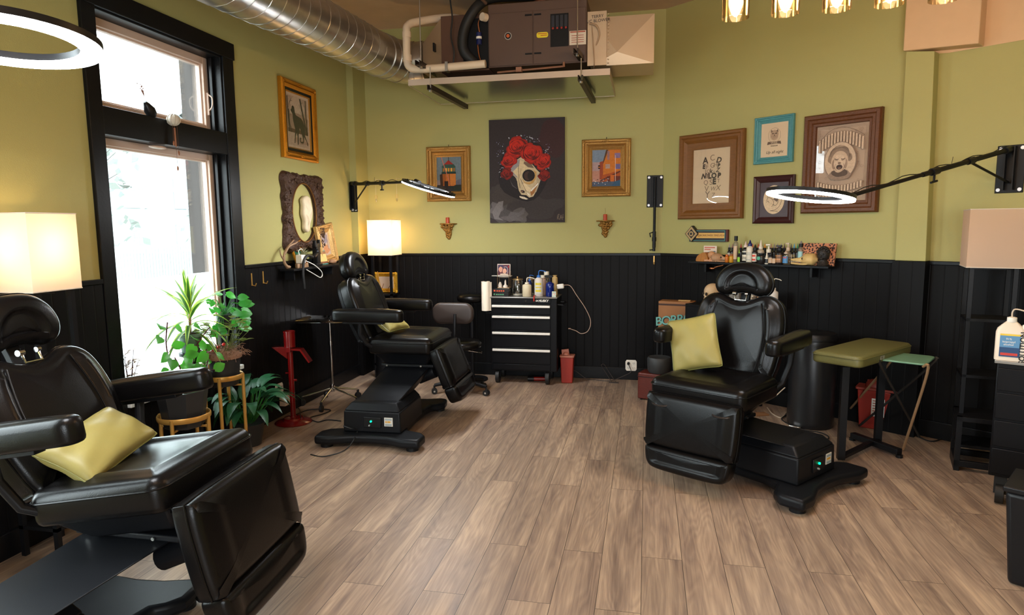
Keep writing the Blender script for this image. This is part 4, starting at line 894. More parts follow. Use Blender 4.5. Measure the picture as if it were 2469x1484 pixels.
# --- skull canvas ---
t = wthing('painting', 'large dark canvas of an animal skull crowned with red roses', 'painting', (-1.2365, YB, 2.178), 0)
cw, chh = 0.795, 1.065
m = MB(); m.box((-cw/2, -0.030, -chh/2), (cw/2, -0.001, chh/2)); m.build('stretched_canvas', mat('canvas_dark', lin(52, 42, 42), 0.7, bump=0.1, scale=300, var=0.15), t, smooth=0)
P = Pic(715, 98, 1443, 1108, cw, chh, -0.0305)
P.rect((50, 41, 41), 715, 98, 1443, 1108)
P.blob((60, 34, 34), 1340, 300, 150, 190, 0.15, 4)
for a, b, c, d, col, sd in ((900, 900, 180, 190, (62, 55, 53), 1), (820, 1000, 120, 110, (76, 70, 70), 2), (1180, 960, 220, 120, (58, 51, 50), 3), (850, 820, 110, 110, (66, 58, 55), 5), (1010, 1030, 90, 60, (86, 79, 77), 6), (780, 960, 60, 60, (104, 98, 98), 7), (940, 1060, 90, 40, (92, 86, 86), 8)): P.blob(col, a, b, c, d, 0.25, sd)
P.poly((118, 112, 112), [(735, 1000), (800, 900), (850, 890), (840, 960), (800, 1050), (850, 1085), (760, 1070)]); P.poly((96, 90, 90), [(880, 1060), (920, 1000), (1000, 1010), (1060, 960), (1050, 1020), (990, 1050), (960, 1090)])
K = 3.982*180/1484     # second crop (8.244 px per pixel) to canvas crop
def q(X, Y): return (3.982*(1180-1000+X/8.2444), 3.982*(320-260+Y/8.2444))
def Q(col, pts): P.poly(col, [q(*p) for p in pts])
P.blob((34, 26, 28), *q(700, 760), 250, 290, 0.06, 12)
Q((198, 176, 140), [(640, 470), (560, 520), (430, 690), (420, 780), (540, 900), (590, 1140), (640, 1230), (740, 1240), (800, 1290), (880, 1270), (960, 1130), (1040, 900), (1030, 810), (960, 740), (880, 640), (760, 540)])
Q((150, 142, 140), [(560, 520), (430, 690), (420, 770), (520, 860), (580, 900), (590, 700), (620, 520)]); Q((214, 190, 148), [(620, 520), (600, 640), (470, 760), (560, 860), (600, 1000), (640, 960), (640, 800), (720, 720), (860, 700), (760, 640), (690, 560)])
Q((40, 34, 36), [(430, 790), (520, 870), (560, 960), (570, 1060), (540, 1090), (470, 1030), (410, 920)]); Q((84, 78, 82), [(410, 920), (470, 1030), (540, 1092), (575, 1090), (540, 1104), (460, 1050)])
Q((120, 98, 78), [(700, 560), (840, 600), (900, 700), (780, 680), (690, 600)]); Q((190, 146, 84), [(880, 730), (950, 780), (940, 900), (880, 1000), (800, 1030), (700, 990), (660, 900), (720, 980), (820, 980), (900, 900), (920, 820)])
P.ell((30, 22, 22), *q(790, 845), 61, 59); P.ell((66, 46, 38), *q(770, 850), 34, 44); P.ell((36, 26, 24), *q(820, 850), 26, 40)
Q((222, 200, 160), [(660, 1010), (700, 1120), (740, 1150), (820, 1180), (840, 1120), (780, 1060), (720, 1000)]); Q((158, 104, 56), [(820, 1180), (900, 1060), (960, 1000), (950, 1080), (900, 1200), (840, 1260)])
Q((176, 158, 130), [(960, 800), (1030, 830), (1035, 920), (980, 1080), (940, 1180), (900, 1200), (960, 1060), (950, 900)])
for k in range(6): Q((232, 226, 214), [(830+24*k, 1150-24*k), (850+24*k, 1170-26*k), (866+24*k, 1140-26*k), (846+24*k, 1120-24*k)])
P.line((60, 44, 36), [q(590, 640), q(585, 900), q(620, 1100)], 4); P.line((70, 54, 44), [q(620, 900), q(700, 1080), q(740, 1160)], 4); P.line((120, 90, 60), [q(640, 700), q(600, 900)], 3)
P.ell((48, 34, 32), *q(670, 1165), 22, 13, rot=0.4); P.ell((150, 110, 90), *q(655, 1162), 8, 6)
Q((236, 226, 204), [(750, 1180), (800, 1220), (820, 1270), (770, 1230)]); Q((226, 212, 186), [(600, 1255), (700, 1275), (780, 1320), (740, 1330), (660, 1310), (610, 1285)]); Q((26, 18, 18), [(640, 1240), (760, 1250), (740, 1280), (690, 1270)])
def rose(cx, cy, r, sd, dark=1.0):
    rr = random.Random(sd); c = lambda v: (int(v*dark), int(v*0.20*dark), int(v*0.10*dark)); X, Y = q(cx, cy); r *= 3.982/8.2444
    for k in range(5): a = k*1.26+rr.random(); P.blob(c(150), X+r*0.5*math.cos(a), Y+r*0.5*math.sin(a), r*0.62, r*0.58, 0.10, sd+k); P.blob(c(186), X+r*0.46*math.cos(a), Y+r*0.44*math.sin(a), r*0.52, r*0.48, 0.10, sd+k)
    for k, s in enumerate((0.86, 0.68, 0.52, 0.38, 0.26, 0.14)):
        P.blob(c(92), X+rr.uniform(-.05, .05)*r, Y-r*0.05, r*s, r*s*0.92, 0.07, sd+10+k, 20); P.blob(c(196 if k % 2 else 176), X+rr.uniform(-.05, .05)*r, Y-r*0.05-r*0.05, r*s*0.93, r*s*0.84, 0.08, sd+20+k, 20)
    P.ell(c(100), X, Y-r*0.1, r*0.06, r*0.06, 8)
rr = random.Random(5)
for (cx, cy, sx, sy, n) in ((260, 300, 110, 150, 26), (640, 90, 240, 60, 26), (1160, 340, 80, 120, 26), (230, 720, 60, 160, 18), (930, 160, 120, 60, 14), (1140, 680, 60, 80, 8)):
    for k in range(n):
        X, Y = q(cx+rr.uniform(-sx, sx), cy+rr.uniform(-sy, sy)); v = rr.choice([(150, 150, 168), (104, 96, 134), (200, 200, 206), (70, 64, 90)]); P.ell(v, X, Y, rr.uniform(2, 6), rr.uniform(2, 6), 7)
rose(350, 800, 115, 31, 0.72); rose(1095, 850, 110, 41, 0.72); rose(395, 530, 150, 51); rose(1065, 570, 165, 61); rose(560, 270, 205, 71); rose(850, 400, 200, 81)
P.poly((176, 38, 20), [q(800, 200), q(900, 250), q(1020, 280), q(990, 380), q(900, 300), q(790, 270)])
P.curve((150, 130, 110), [(1372, 1080), (1378, 1040), (1392, 1030), (1382, 1070), (1395, 1078)], 3); P.curve((150, 130, 110), [(1398, 1082), (1410, 1036), (1412, 1080)], 3); P.curve((150, 130, 110), [(1400, 1062), (1436, 1058)], 3); P.line((150, 130, 110), [(1428, 1030), (1424, 1084)], 3)
P.build('painted_image', t)
# --- two small gilt-framed paintings ---
def gilt_frame(t, w, h, iw, ih, m=GILT, hh=0.045, liner=None):
    d = (w-iw)/2
    m0 = MB(); m0.box((-w/2+0.01, -0.006, -h/2+0.01), (w/2-0.01, -0.001, h/2-0.01)); m0.build('backing_board', mat('board', (0.05, 0.04, 0.03), 0.8), t, smooth=0)
    f = frame(t, w, h, ornate_prof(d, hh), m); ornaments(f, w, h, d*0.22, hh*0.95, d*0.13, m)
t = wthing('framed_painting', 'small gilt-framed painting of a red-roofed tower, behind the ring light', 'painting', (-2.084, YB, 2.168), 0, 'gilt-framed town paintings')
gilt_frame(t, 0.485, 0.575, 0.27, 0.37)
P = Pic(203, 475, 440, 800, 0.275, 0.375, -0.0075)
P.rect((104, 118, 126), 203, 475, 440, 800); P.poly((138, 122, 120), [(203, 690), (440, 690), (440, 740), (203, 740)]); P.poly((96, 96, 110), [(380, 700), (440, 680), (440, 740), (380, 740)]); P.rect((44, 38, 40), 203, 735, 440, 800)
P.rect((186, 106, 36), 256, 630, 385, 745); P.rect((150, 84, 34), 256, 630, 290, 745); P.rect((196, 120, 50), 330, 640, 380, 735); P.poly((60, 40, 30), [(232, 640), (258, 632), (262, 750), (236, 750)]); P.rect((40, 28, 26), 276, 700, 312, 790)
P.rect((54, 84, 70), 254, 570, 384, 632); P.rect((30, 52, 46), 250, 618, 388, 634)
for k in range(5): P.rect((222, 160, 60) if k in (1, 2, 3) else (150, 100, 50), 262+25*k, 582, 278+25*k, 612)
P.poly((46, 78, 66), [(248, 572), (274, 545), (366, 545), (386, 572)]); P.poly((150, 40, 30), [(274, 548), (318, 508), (366, 548)]); P.line((40, 34, 30), [(318, 475), (320, 520)], 5); P.line((190, 110, 96), [(248, 475), (330, 730)], 7); P.line((60, 34, 30), [(322, 560), (330, 760)], 4); P.blob((36, 44, 36), 400, 765, 60, 30, 0.2, 3); P.blob((60, 50, 44), 240, 770, 40, 28, 0.2, 4)
P.build('painted_image', t)
m = MB(); m.cyl((0, -0.004, 0.287), (0, -0.004, 0.31), 0.003, n=6); m.build('picture_hook', BLK, t)
t = wthing('framed_painting', 'small gilt-framed painting of an orange corner building and traffic light', 'painting', (-0.416, YB, 2.188), 0, 'gilt-framed town paintings')
gilt_frame(t, 0.495, 0.575, 0.285, 0.375)
P = Pic(1708, 402, 1975, 750, 0.29, 0.38, -0.0075)
P.rect((120, 134, 152), 1708, 402, 1975, 750); P.rect((168, 140, 140), 1708, 520, 1975, 640); P.rect((180, 128, 110), 1708, 600, 1830, 700)
P.poly((196, 112, 36), [(1860, 402), (1975, 402), (1975, 620), (1812, 640), (1812, 520), (1840, 402)]); P.poly((90, 60, 40), [(1840, 402), (1862, 402), (1812, 540), (1806, 530)])
P.poly((150, 66, 40), [(1780, 520), (1812, 510), (1812, 680), (1780, 680)]); P.rect((150, 110, 110), 1850, 420, 1872, 500); P.rect((132, 106, 140), 1918, 440, 1970, 486); P.rect((110, 96, 140), 1925, 540, 1972, 586); P.rect((170, 140, 130), 1834, 540, 1876, 580)
P.poly((168, 78, 28), [(1800, 640), (1975, 600), (1975, 700), (1800, 700)]); P.poly((84, 44, 34), [(1780, 690), (1975, 600), (1975, 612), (1790, 700)]); P.rect((104, 46, 32), 1850, 650, 1975, 720); P.rect((196, 100, 34), 1880, 640, 1915, 710)
P.line((220, 190, 170), [(1925, 460), (1927, 700)], 5); P.rect((40, 26, 20), 1766, 548, 1784, 582); P.ell((226, 130, 40), 1775, 566, 5, 6); P.rect((74, 88, 108), 1708, 700, 1975, 750); P.poly((52, 84, 112), [(1890, 740), (1920, 700), (1975, 684), (1975, 745)])
for k in range(26): P.ell(random.Random(k).choice([(196, 190, 190), (80, 60, 60), (140, 80, 60)]), 1720+k*6.3, 690+random.Random(k*3).uniform(-20, 40), 5, 5, 6)
P.build('painted_image', t)
m = MB(); m.cyl((0, -0.004, 0.287), (0, -0.004, 0.31), 0.003, n=6); m.build('picture_hook', BLK, t)
# --- wall sconce shelves with candles ---
ORN = mat('aged_bronze_gold', lin(150, 108, 50), 0.4, 0.7, bump=0.6, scale=90, var=0.4)
def sconce(lab, x, z, wick):
    t = wthing('sconce_shelf', lab, 'sconce', (x, YB, z), 0, 'carved gold sconce shelves')
    m = MB(); m.prism([(-0.095, 0), (-0.09, -0.04), (-0.05, -0.085), (0, -0.10), (0.05, -0.085), (0.09, -0.04), (0.095, 0)], -0.008, 0.004); m.build('shelf_top', ORN, t, bevel=0.003)
    m = MB(); rr = random.Random(int(abs(x)*100))
    for k in range(90):
        v = rr.random(); wz = -0.012-0.145*v; hw = 0.082*(1-v)**0.7*(0.75+0.25*math.sin(v*9)); xx = rr.uniform(-hw, hw); dp = 0.055*(1-v)*(1-abs(xx)/(hw+0.01)*0.6)
        m.sphere((xx, -0.008-dp*0.8, wz), rr.uniform(0.008, 0.016), 7, sc=(1.2, 0.9, 1.1))
    m.hexa([(-0.004, -0.008, -0.155), (0.004, -0.008, -0.155), (0.004, -0.001, -0.155), (-0.004, -0.001, -0.155)], [(-0.06, -0.014, -0.004), (0.06, -0.014, -0.004), (0.06, -0.001, -0.004), (-0.06, -0.001, -0.004)])
    m.build('carved_bracket', ORN, t, smooth=60)
    c = thing('candle', 'short orange-red candle on the %s sconce' % ('left' if x < -1 else 'right'), 'candle', (x, YB-0.045, z+0.004), 0, 'orange candles on the sconces')
    m = MB(); m.lathe([(0.020, 0), (0.0205, 0.055), (0.018, 0.062), (0.006, 0.058)], 18); m.build('wax', mat('orange_wax', lin(176, 66, 34), 0.45), c)
    if wick: m = MB(); m.tube([(0, 0, 0.05), (0.002, 0, 0.09), (0.0, 0, 0.125)], 0.0015, 6); m.build('wick', mat('wick', lin(130, 110, 50), 0.7), c)
    else: m = MB(); m.cyl((0, 0, 0.05), (0, 0, 0.066), 0.0015, n=6); m.build('wick', BLK, c)
sconce('carved gold sconce shelf under the tower painting', -2.10, 1.643, False)
sconce('carved gold sconce shelf under the orange building painting', -0.42, 1.656, True)

# --- left wall: dog picture, carved oval frame, leaning frame ---
RL = PI/2
t = wthing('framed_painting', 'tall gilt-framed picture of a black dog between bare trees', 'painting', (LX+0.001, 5.53, 2.553), RL)
W1, H1 = 0.60, 0.675; iw, ih = 0.40, 0.53
m = MB(); m.box((-W1/2+0.01, -0.006, -H1/2+0.01), (W1/2-0.01, -0.001, H1/2-0.01)); m.build('backing_board', mat('board', (0.05, 0.04, 0.03), 0.8), t, smooth=0)
f = frame(t, W1, H1, [(0, 0.002), (0, 0.034), (0.012, 0.045), (0.03, 0.036), (0.045, 0.042), (0.06, 0.034), (0.072, 0.02), (0.072, 0.002)], GILT2); ornaments(f, W1, H1, 0.028, 0.042, 0.012, GILT2)
frame(t, W1-0.14, H1-0.14, [(0, 0.004), (0, 0.026), (0.022, 0.022), (0.022, 0.004)], BLK, 'black_liner'); frame(t, W1-0.184, H1-0.184, [(0, 0.004), (0, 0.022), (0.010, 0.018), (0.010, 0.004)], GILT2, 'gold_fillet')
P = Pic(0, 0, 100, 130, W1-0.2, H1-0.2, -0.008)
P.rect((206, 182, 160), 0, 0, 100, 130); P.rect((178, 152, 132), 6, 7, 94, 124); P.blob((196, 172, 150), 48, 32, 30, 26, 0.1, 4); P.rect((140, 112, 96), 6, 50, 28, 92); P.rect((120, 92, 78), 70, 52, 94, 92); P.blob((158, 128, 110), 50, 66, 40, 22, 0.1, 9); P.rect((84, 50, 40), 6, 84, 94, 93); P.rect((186, 162, 146), 6, 93, 94, 124); P.blob((170, 140, 126), 60, 110, 30, 8, 0.2, 2)
for a, b, w_ in ((((8, 10), (9, 50), (13, 92)), 0, 4), (((12, 40), (15, 75), (22, 93)), 0, 3), (((62, 8), (73, 45), (88, 92)), 0, 6), (((86, 8), (88, 92)), 0, 4)): P.line((26, 18, 18), list(a), w_)
for a in (((9, 40), (18, 22), (26, 12)), ((13, 30), (22, 18), (28, 18)), ((72, 42), (62, 30), (58, 22)), ((76, 52), (66, 44), (62, 38)), ((80, 60), (84, 40), (83, 20)), ((66, 22), (72, 14)), ((10, 60), (18, 40), (20, 28))): P.line((38, 28, 26), list(a), 1.0)
P.poly((16, 12, 14), [(28, 50), (22, 44), (20, 41), (24, 37), (26, 31), (31, 29), (36, 32), (38, 44), (42, 50), (52, 52), (64, 54), (72, 60), (78, 70), (80, 82), (78, 93), (82, 100), (90, 112), (91, 118), (88, 118), (84, 108), (76, 100), (73, 96), (72, 112), (66, 117), (70, 106), (66, 96), (60, 84), (56, 78), (54, 88), (50, 96), (48, 120), (44, 120), (45, 100), (42, 92), (38, 100), (34, 118), (31, 118), (34, 98), (36, 84), (31, 70), (28, 60)])
P.curve((16, 12, 14), [(72, 96), (70, 110), (60, 113), (56, 106), (60, 102)], 4)
P.build('painted_image', t)
m = MB(); m.box((-W1/2+0.09, -0.0225, -H1/2+0.09), (W1/2-0.09, -0.0215, H1/2-0.09)); m.build('glazing', glass_mat('picture_glass', (1, 1, 1), 0.03), t, smooth=0)
# carved dark frame with oval opening
t = wthing('carved_frame', 'dark heavily carved frame with an empty oval opening', 'frame', (LX+0.001, 5.535, 1.745), RL)
CARV = mat('dark_carved_wood', lin(66, 42, 28), 0.5, 0.15, bump=0.9, scale=70, var=0.55, detail=8)
m = MB(); NN = 144; rings = 9; rr = random.Random(8)
WO, HO = 0.345, 0.345
def outer(t_):
    c, s_ = math.cos(t_), math.sin(t_); k = (abs(c)**9+abs(s_)**9)**(-1/9); wob = 1+0.018*math.sin(14*t_)+0.014*math.sin(23*t_+1)+0.05*smst(0.86, 1.0, abs(math.sin(2*t_)))-0.045*(1-smst(0.0, 0.35, abs(math.sin(2*t_-PI/2+PI/2))))
    return (WO*k*c*wob, HO*1.0*k*s_*wob)
def inner_(t_): return (0.212*math.cos(t_), 0.262*math.sin(t_))
vs = []
hp = [0.012, 0.030, 0.026, 0.034, 0.046, 0.040, 0.050, 0.040, 0.004]
for r in range(rings):
    f_ = [0, 0.04, 0.12, 0.2, 0.38, 0.55, 0.75, 0.92, 1.0][r]
    for k in range(NN):
        a = 2*PI*k/NN; xi, zi = inner_(a); xo_, zo_ = outer(a); x = xi+(xo_-xi)*f_; z = zi+(zo_-zi)*f_
        hgt = hp[r] + (0.016*math.sin(31*a+r*2.1)*math.sin(17*a+r) + rr.uniform(-0.006, 0.006) if 3 <= r <= 7 else 0)
        vs.append((x, -max(0.002, hgt), z))
for k in range(NN): a = 2*PI*k/NN; xi, zi = inner_(a); vs.append((xi, -0.001, zi))
fs = [(r*NN+k, r*NN+(k+1) % NN, (r+1)*NN+(k+1) % NN, (r+1)*NN+k) for r in range(rings-1) for k in range(NN)] + [(rings*NN+k, rings*NN+(k+1) % NN, (k+1) % NN, k) for k in range(NN)]
m.add(vs, fs); o = m.build('frame_body', CARV, t, smooth=50)
m = MB()
for k in range(150):
    a = rr.uniform(0, 2*PI); f_ = rr.uniform(0.35, 0.92); xi, zi = inner_(a); xo_, zo_ = outer(a); m.sphere((xi+(xo_-xi)*f_, -0.042, zi+(zo_-zi)*f_), rr.uniform(0.008, 0.02), 7, sc=(1.2, 0.7, 1))
m.build('carved_relief', CARV, o, smooth=60)
m = MB(); m.tube([(0.214*math.cos(2*PI*k/60), -0.03, 0.264*math.sin(2*PI*k/60)) for k in range(60)], 0.006, 6, closed=True); m.build('oval_bead', mat('worn_gold_bead', lin(120, 78, 36), 0.4, 0.5, var=0.4, scale=60), o)
# pale bone hanging in the oval
BONE = mat('pale_bone', lin(214, 196, 164), 0.6, bump=0.35, scale=25, var=0.12)
bo = smooth_loop([(-0.06, 0.13), (0.0, 0.165), (0.06, 0.15), (0.085, 0.08), (0.10, 0.03), (0.08, -0.04), (0.045, -0.09), (0.03, -0.15), (-0.01, -0.165), (-0.045, -0.13), (-0.04, -0.06), (-0.065, 0.0), (-0.055, 0.07)], 104)
Mbo = Matrix(((1, 0, 0, LX*0), (0, 0, -1, 0), (0, 1, 0, 0), (0, 0, 0, 1)))
mb = pad(bo, 0.05, 0.022, T(0, -0.005, 0) @ Mbo, 0.016, lambda a, b: 0.012*math.sin(a*60)*math.sin(b*30), 10)
o = mb.build('animal_bone', BONE, None, smooth=60); o.location = (LX+0.004, 5.548, 1.735); o.rotation_euler = (0, R_(0), RL); tag(o, 'pale flat bone hanging inside the dark oval frame', 'bone')
# --- right wall frames ---
WOODF = mat('golden_brown_oak', lin(122, 78, 32), 0.42, bump=0.3, scale=30, var=0.35, stretch=(1, 1, 8))
WOODD = mat('red_brown_carved_wood', lin(98, 56, 26), 0.42, bump=0.4, scale=90, var=0.45)
PAPER = mat('cream_paper', lin(212, 188, 156), 0.7)
INK = mat('pencil_ink', lin(70, 60, 54), 0.7); INKL = mat('light_pencil', lin(134, 112, 94), 0.7)
def rt(name, lab, cat, s_, z, group=None): return wthing(name, lab, cat, wallpt(s_, z, 0.001), RANG, group)
def paper(t, w, h, m=PAPER, y=0.006):
    b = MB(); b.box((-w/2, -y-0.001, -h/2), (w/2, -0.001, h/2)); return b.build('drawing_paper', m, t, smooth=0)
PG = glass_mat('picture_glass', (1, 1, 1), 0.03)
def glaze(t, w, h, y=0.014):
    b = MB(); b.box((-w/2, -y-0.001, -h/2), (w/2, -y, h/2)); b.build('glazing', PG, t, smooth=0)
t = rt('framed_drawing', 'wide oak frame holding a drawing of jumbled alphabet letters', 'framed picture', 0.556, 2.06, 'frames on the angled wall')
w_, h_ = 0.69, 0.80
frame(t, w_, h_, [(0, 0.002), (0, 0.035), (0.012, 0.05), (0.03, 0.05), (0.04, 0.038), (0.06, 0.042), (0.085, 0.022), (0.12, 0.016), (0.147, 0.02), (0.147, 0.002)], WOODF); p = paper(t, w_-0.28, h_-0.28); glaze(t, w_-0.29, h_-0.29)
def tt(s_, size, x, z, m=INK, shear=0.0, rot=0, bold=0.0): text(s_, size, m, p, T(x, -0.0085, z) @ RY(R_(rot)), 'drawn_letters', 0.0003, shear=shear, bold=bold)
for s_, sz, x, z, sh, ro, bo_ in (('A', 0.085, -0.065, 0.145, 0, 0, 0.002), ('C', 0.075, 0.01, 0.165, 0, -8, 0), ('D', 0.07, 0.075, 0.14, 0.2, 8, 0.002), ('E', 0.055, -0.08, 0.09, 0, 6, 0.003), ('F', 0.06, -0.045, 0.085, 0, 0, 0), ('G', 0.06, 0.01, 0.095, 0, 0, 0), ('H', 0.055, 0.045, 0.10, 0, 0, 0), ('B', 0.05, 0.08, 0.09, 0, 4, 0.003), ('J', 0.05, -0.06, 0.045, 0, 0, 0), ('O', 0.045, -0.03, 0.045, 0, 0, 0), ('k', 0.06, 0.0, 0.045, 0, 0, 0.001), ('s', 0.045, 0.03, 0.04, 0, 0, 0), ('Z', 0.055, 0.065, 0.05, 0.3, 0, 0.001), ('N', 0.065, -0.085, 0.0, 0.4, -6, 0.003), ('I', 0.06, -0.045, 0.0, 0.2, 0, 0.001), ('L', 0.07, -0.015, -0.0, 0, 0, 0.004), ('O', 0.065, 0.03, 0.0, 0, 0, 0.003), ('P', 0.06, 0.085, -0.0, 0, 5, 0.004), ('Q', 0.06, -0.055, -0.06, 0, 8, 0.0), ('S', 0.07, 0.0, -0.06, 0, 0, 0.0), ('E', 0.07, 0.035, -0.055, 0, 0, 0.004), ('T', 0.05, 0.08, -0.05, 0, 0, 0), ('V', 0.075, -0.045, -0.12, 0, 0, 0), ('W', 0.055, 0.02, -0.12, 0.3, 0, 0), ('X', 0.07, 0.075, -0.115, 0.2, 0, 0), ('Y', 0.09, -0.035, -0.175, 0, 0, 0), ('Z', 0.06, 0.03, -0.18, 0, 0, 0)): tt(s_, sz, x, z, INK if bo_ else INKL, sh, ro, bo_)
t = rt('framed_drawing', 'turquoise-painted frame with an owl-like cat drawing and script below', 'framed picture', 1.168, 2.33, 'frames on the angled wall')
TURQ = mat('turquoise_paint', lin(84, 146, 150), 0.5, bump=0.4, scale=60, var=0.15)
f = frame(t, 0.355, 0.40, ornate_prof(0.056, 0.035), TURQ); ornaments(f, 0.355, 0.40, 0.012, 0.028, 0.009, TURQ); p = paper(t, 0.25, 0.30)
P = Pic(-125, -150, 125, 150, 0.25, 0.30, -0.0075)
for k in range(40): a = 2*PI*k/40; P.line((120, 98, 82), [(55*math.cos(a), -38+62*math.sin(a)), (55*math.cos(a+0.15), -38+62*math.sin(a+0.15))], 2)
P.blob((176, 148, 122), 0, -40, 36, 44, 0.04, 3); P.poly((120, 98, 82), [(-36, -62), (-30, -88), (-14, -72)]); P.poly((120, 98, 82), [(36, -62), (30, -88), (14, -72)]); P.ell((90, 72, 60), -15, -52, 8, 4); P.ell((90, 72, 60), 15, -52, 8, 4); P.line((90, 72, 60), [(-26, -62), (0, -50), (26, -62)], 3); P.ell((100, 80, 66), 0, -38, 5, 5); P.curve((100, 80, 66), [(-14, -26), (0, -30), (14, -26)], 2)
for k in range(18): a = k*0.35; P.line((130, 106, 88), [(30*math.cos(a), -20+20*math.sin(a)), (38*math.cos(a), -14+26*math.sin(a))], 1.5)
P.poly((110, 90, 76), [(-58, 14), (58, 14), (64, 40), (40, 36), (-40, 36), (-64, 40)]); P.build('drawn_owl', p)
text('WISE', 0.028, PAPER, p, T(0, -0.0095, -0.026), 'drawn_letters', 0.0003); text('WISDOM', 0.016, INK, p, T(0, -0.0085, -0.052), 'drawn_letters', 0.0003); text('Up all night', 0.034, INK, p, T(0.005, -0.0085, -0.105), 'drawn_letters', 0.0003, shear=0.35)
t = rt('framed_drawing', 'dark plum frame with a cream oval drawing, partly behind the ring light', 'framed picture', 1.186, 1.817, 'frames on the angled wall')
PLUM = mat('dark_plum_paint', lin(58, 26, 26), 0.4, bump=0.1, scale=60)
frame(t, 0.372, 0.412, [(0, 0.002), (0, 0.026), (0.01, 0.034), (0.022, 0.026), (0.034, 0.03), (0.046, 0.022), (0.056, 0.014), (0.056, 0.002)], PLUM)
b = MB(); b.box((-0.135, -0.010, -0.155), (0.135, -0.001, 0.155)); b.build('mat_board', PLUM, t, smooth=0)
P = Pic(-135, -155, 135, 155, 0.27, 0.31, -0.0105)
P.ell((216, 190, 156), 0, 0, 97, 124, 48)
for pts in ([(-60, -20), (-30, -70), (20, -80), (60, -50), (70, 10), (50, 60), (10, 90), (-30, 96), (40, 100)], [(-65, 10), (-50, -20), (-10, 0), (0, 40), (-20, 60)], [(-10, 0), (30, -10), (40, 20), (20, 50), (-10, 40)], [(-65, 20), (-50, 10), (-40, 30)]): P.curve((90, 74, 64), pts, 3.5)
P.poly((110, 92, 80), [(10, -40), (50, -10), (30, 20), (0, 0)]); P.build('oval_drawing', t)
t = rt('framed_drawing', 'largest dark wood frame with a crying child portrait amid ornate lettering', 'framed picture', 1.742, 2.088, 'frames on the angled wall')
w_, h_ = 0.60, 0.795
frame(t, w_, h_, [(0, 0.002), (0, 0.04), (0.012, 0.056), (0.035, 0.056), (0.045, 0.044), (0.065, 0.046), (0.075, 0.034), (0.092, 0.03), (0.098, 0.002)], WOODD)
p = paper(t, w_-0.18, h_-0.18, mat('rose_grey_paper', lin(184, 158, 136), 0.7)); glaze(t, w_-0.19, h_-0.19, 0.012)
P = Pic(-210, -310, 210, 310, 0.42, 0.62, -0.0072)
DK, MD, LT = (112, 92, 80), (138, 116, 100), (204, 178, 152)
for k in range(4): P.line(MD, [(-195+6*k, -295+6*k), (195-6*k, -295+6*k), (195-6*k, 295-6*k), (-195+6*k, 295-6*k), (-195+6*k, -295+6*k)], 1.6)
rr = random.Random(9)
for k in range(120):
    cx, cy = rr.uniform(-175, 175), rr.uniform(-275, 275)
    if (cx/130)**2+((cy+10)/150)**2 < 1: continue
    r0 = rr.uniform(6, 16); a0 = rr.uniform(0, 6.28); P.line(MD, [(cx+r0*(1-j/14)*math.cos(a0+j*0.55), cy+r0*(1-j/14)*math.sin(a0+j*0.55)) for j in range(12)], 1.5)
for k in range(15):      # arched upper lettering strokes, lower lettering strokes
    x = -170+k*24; y = -250+(x/170)**2*60; P.rect(LT, x-8, y, x+8, y+100); P.line(DK, [(x-8, y), (x-8, y+100), (x+8, y+100), (x+8, y), (x-8, y)], 2)
    if k % 3 == 0: P.line(DK, [(x+8, y+6), (x+20, y+50), (x+20, y+4)], 2.5)
    y = 175-(x/170)**2*30; P.rect(LT, x-8, y, x+8, y+52); P.line(DK, [(x-8, y), (x-8, y+52), (x+8, y+52), (x+8, y), (x-8, y)], 2); P.rect(LT, x-8, y+66, x+8, y+110); P.line(DK, [(x-8, y+66), (x-8, y+110), (x+8, y+110), (x+8, y+66)], 2)
P.curve(DK, [(-180, -160), (-100, -250), (0, -280), (100, -250), (180, -200)], 3); P.curve(DK, [(-170, 225), (-60, 255), (60, 255), (170, 215)], 3)
P.ell(MD, 0, -15, 126, 152, 40); P.ell((200, 174, 148), 0, -15, 121, 147, 40)
P.blob((142, 120, 102), -5, -62, 80, 66, 0.06, 5); P.blob((142, 120, 102), -76, -34, 20, 34, 0.10, 6); P.blob((142, 120, 102), 74, -38, 18, 32, 0.10, 7)
P.poly((150, 126, 108), [(-92, 100), (-60, 60), (60, 60), (92, 96), (70, 125), (0, 138), (-70, 125)]); P.blob((92, 76, 66), 0, 78, 62, 34, 0.05, 8)
P.blob((196, 168, 142), -3, -10, 66, 84, 0.03, 9); P.ell((150, 124, 104), -46, 10, 16, 40); P.ell((160, 134, 114), 44, 10, 14, 38); P.blob((206, 180, 154), -3, -5, 46, 62, 0.04, 10)
P.line((84, 68, 58), [(-44, -34), (-26, -26), (-12, -30)], 6); P.line((84, 68, 58), [(40, -34), (22, -26), (8, -30)], 6); P.line((110, 90, 76), [(-40, -22), (-16, -18)], 4); P.line((110, 90, 76), [(36, -22), (12, -18)], 4)
P.ell((130, 104, 88), -4, 2, 13, 8); P.ell((70, 54, 48), -3, 34, 25, 20, 20); P.ell((120, 92, 80), -3, 42, 14, 8); P.curve((120, 98, 84), [(-34, 8), (-38, 34), (-24, 60)], 3); P.curve((120, 98, 84), [(28, 8), (34, 34), (20, 60)], 3)
for k in range(26): a = PI+k*PI/25; P.curve((96, 80, 68), [(-3+70*math.cos(a), -55+62*math.sin(a)), (-3+82*math.cos(a+0.1), -55+74*math.sin(a+0.1)), (-3+76*math.cos(a+0.25), -55+84*math.sin(a+0.2))], 2.5, 3)
P.build('drawn_portrait', p)
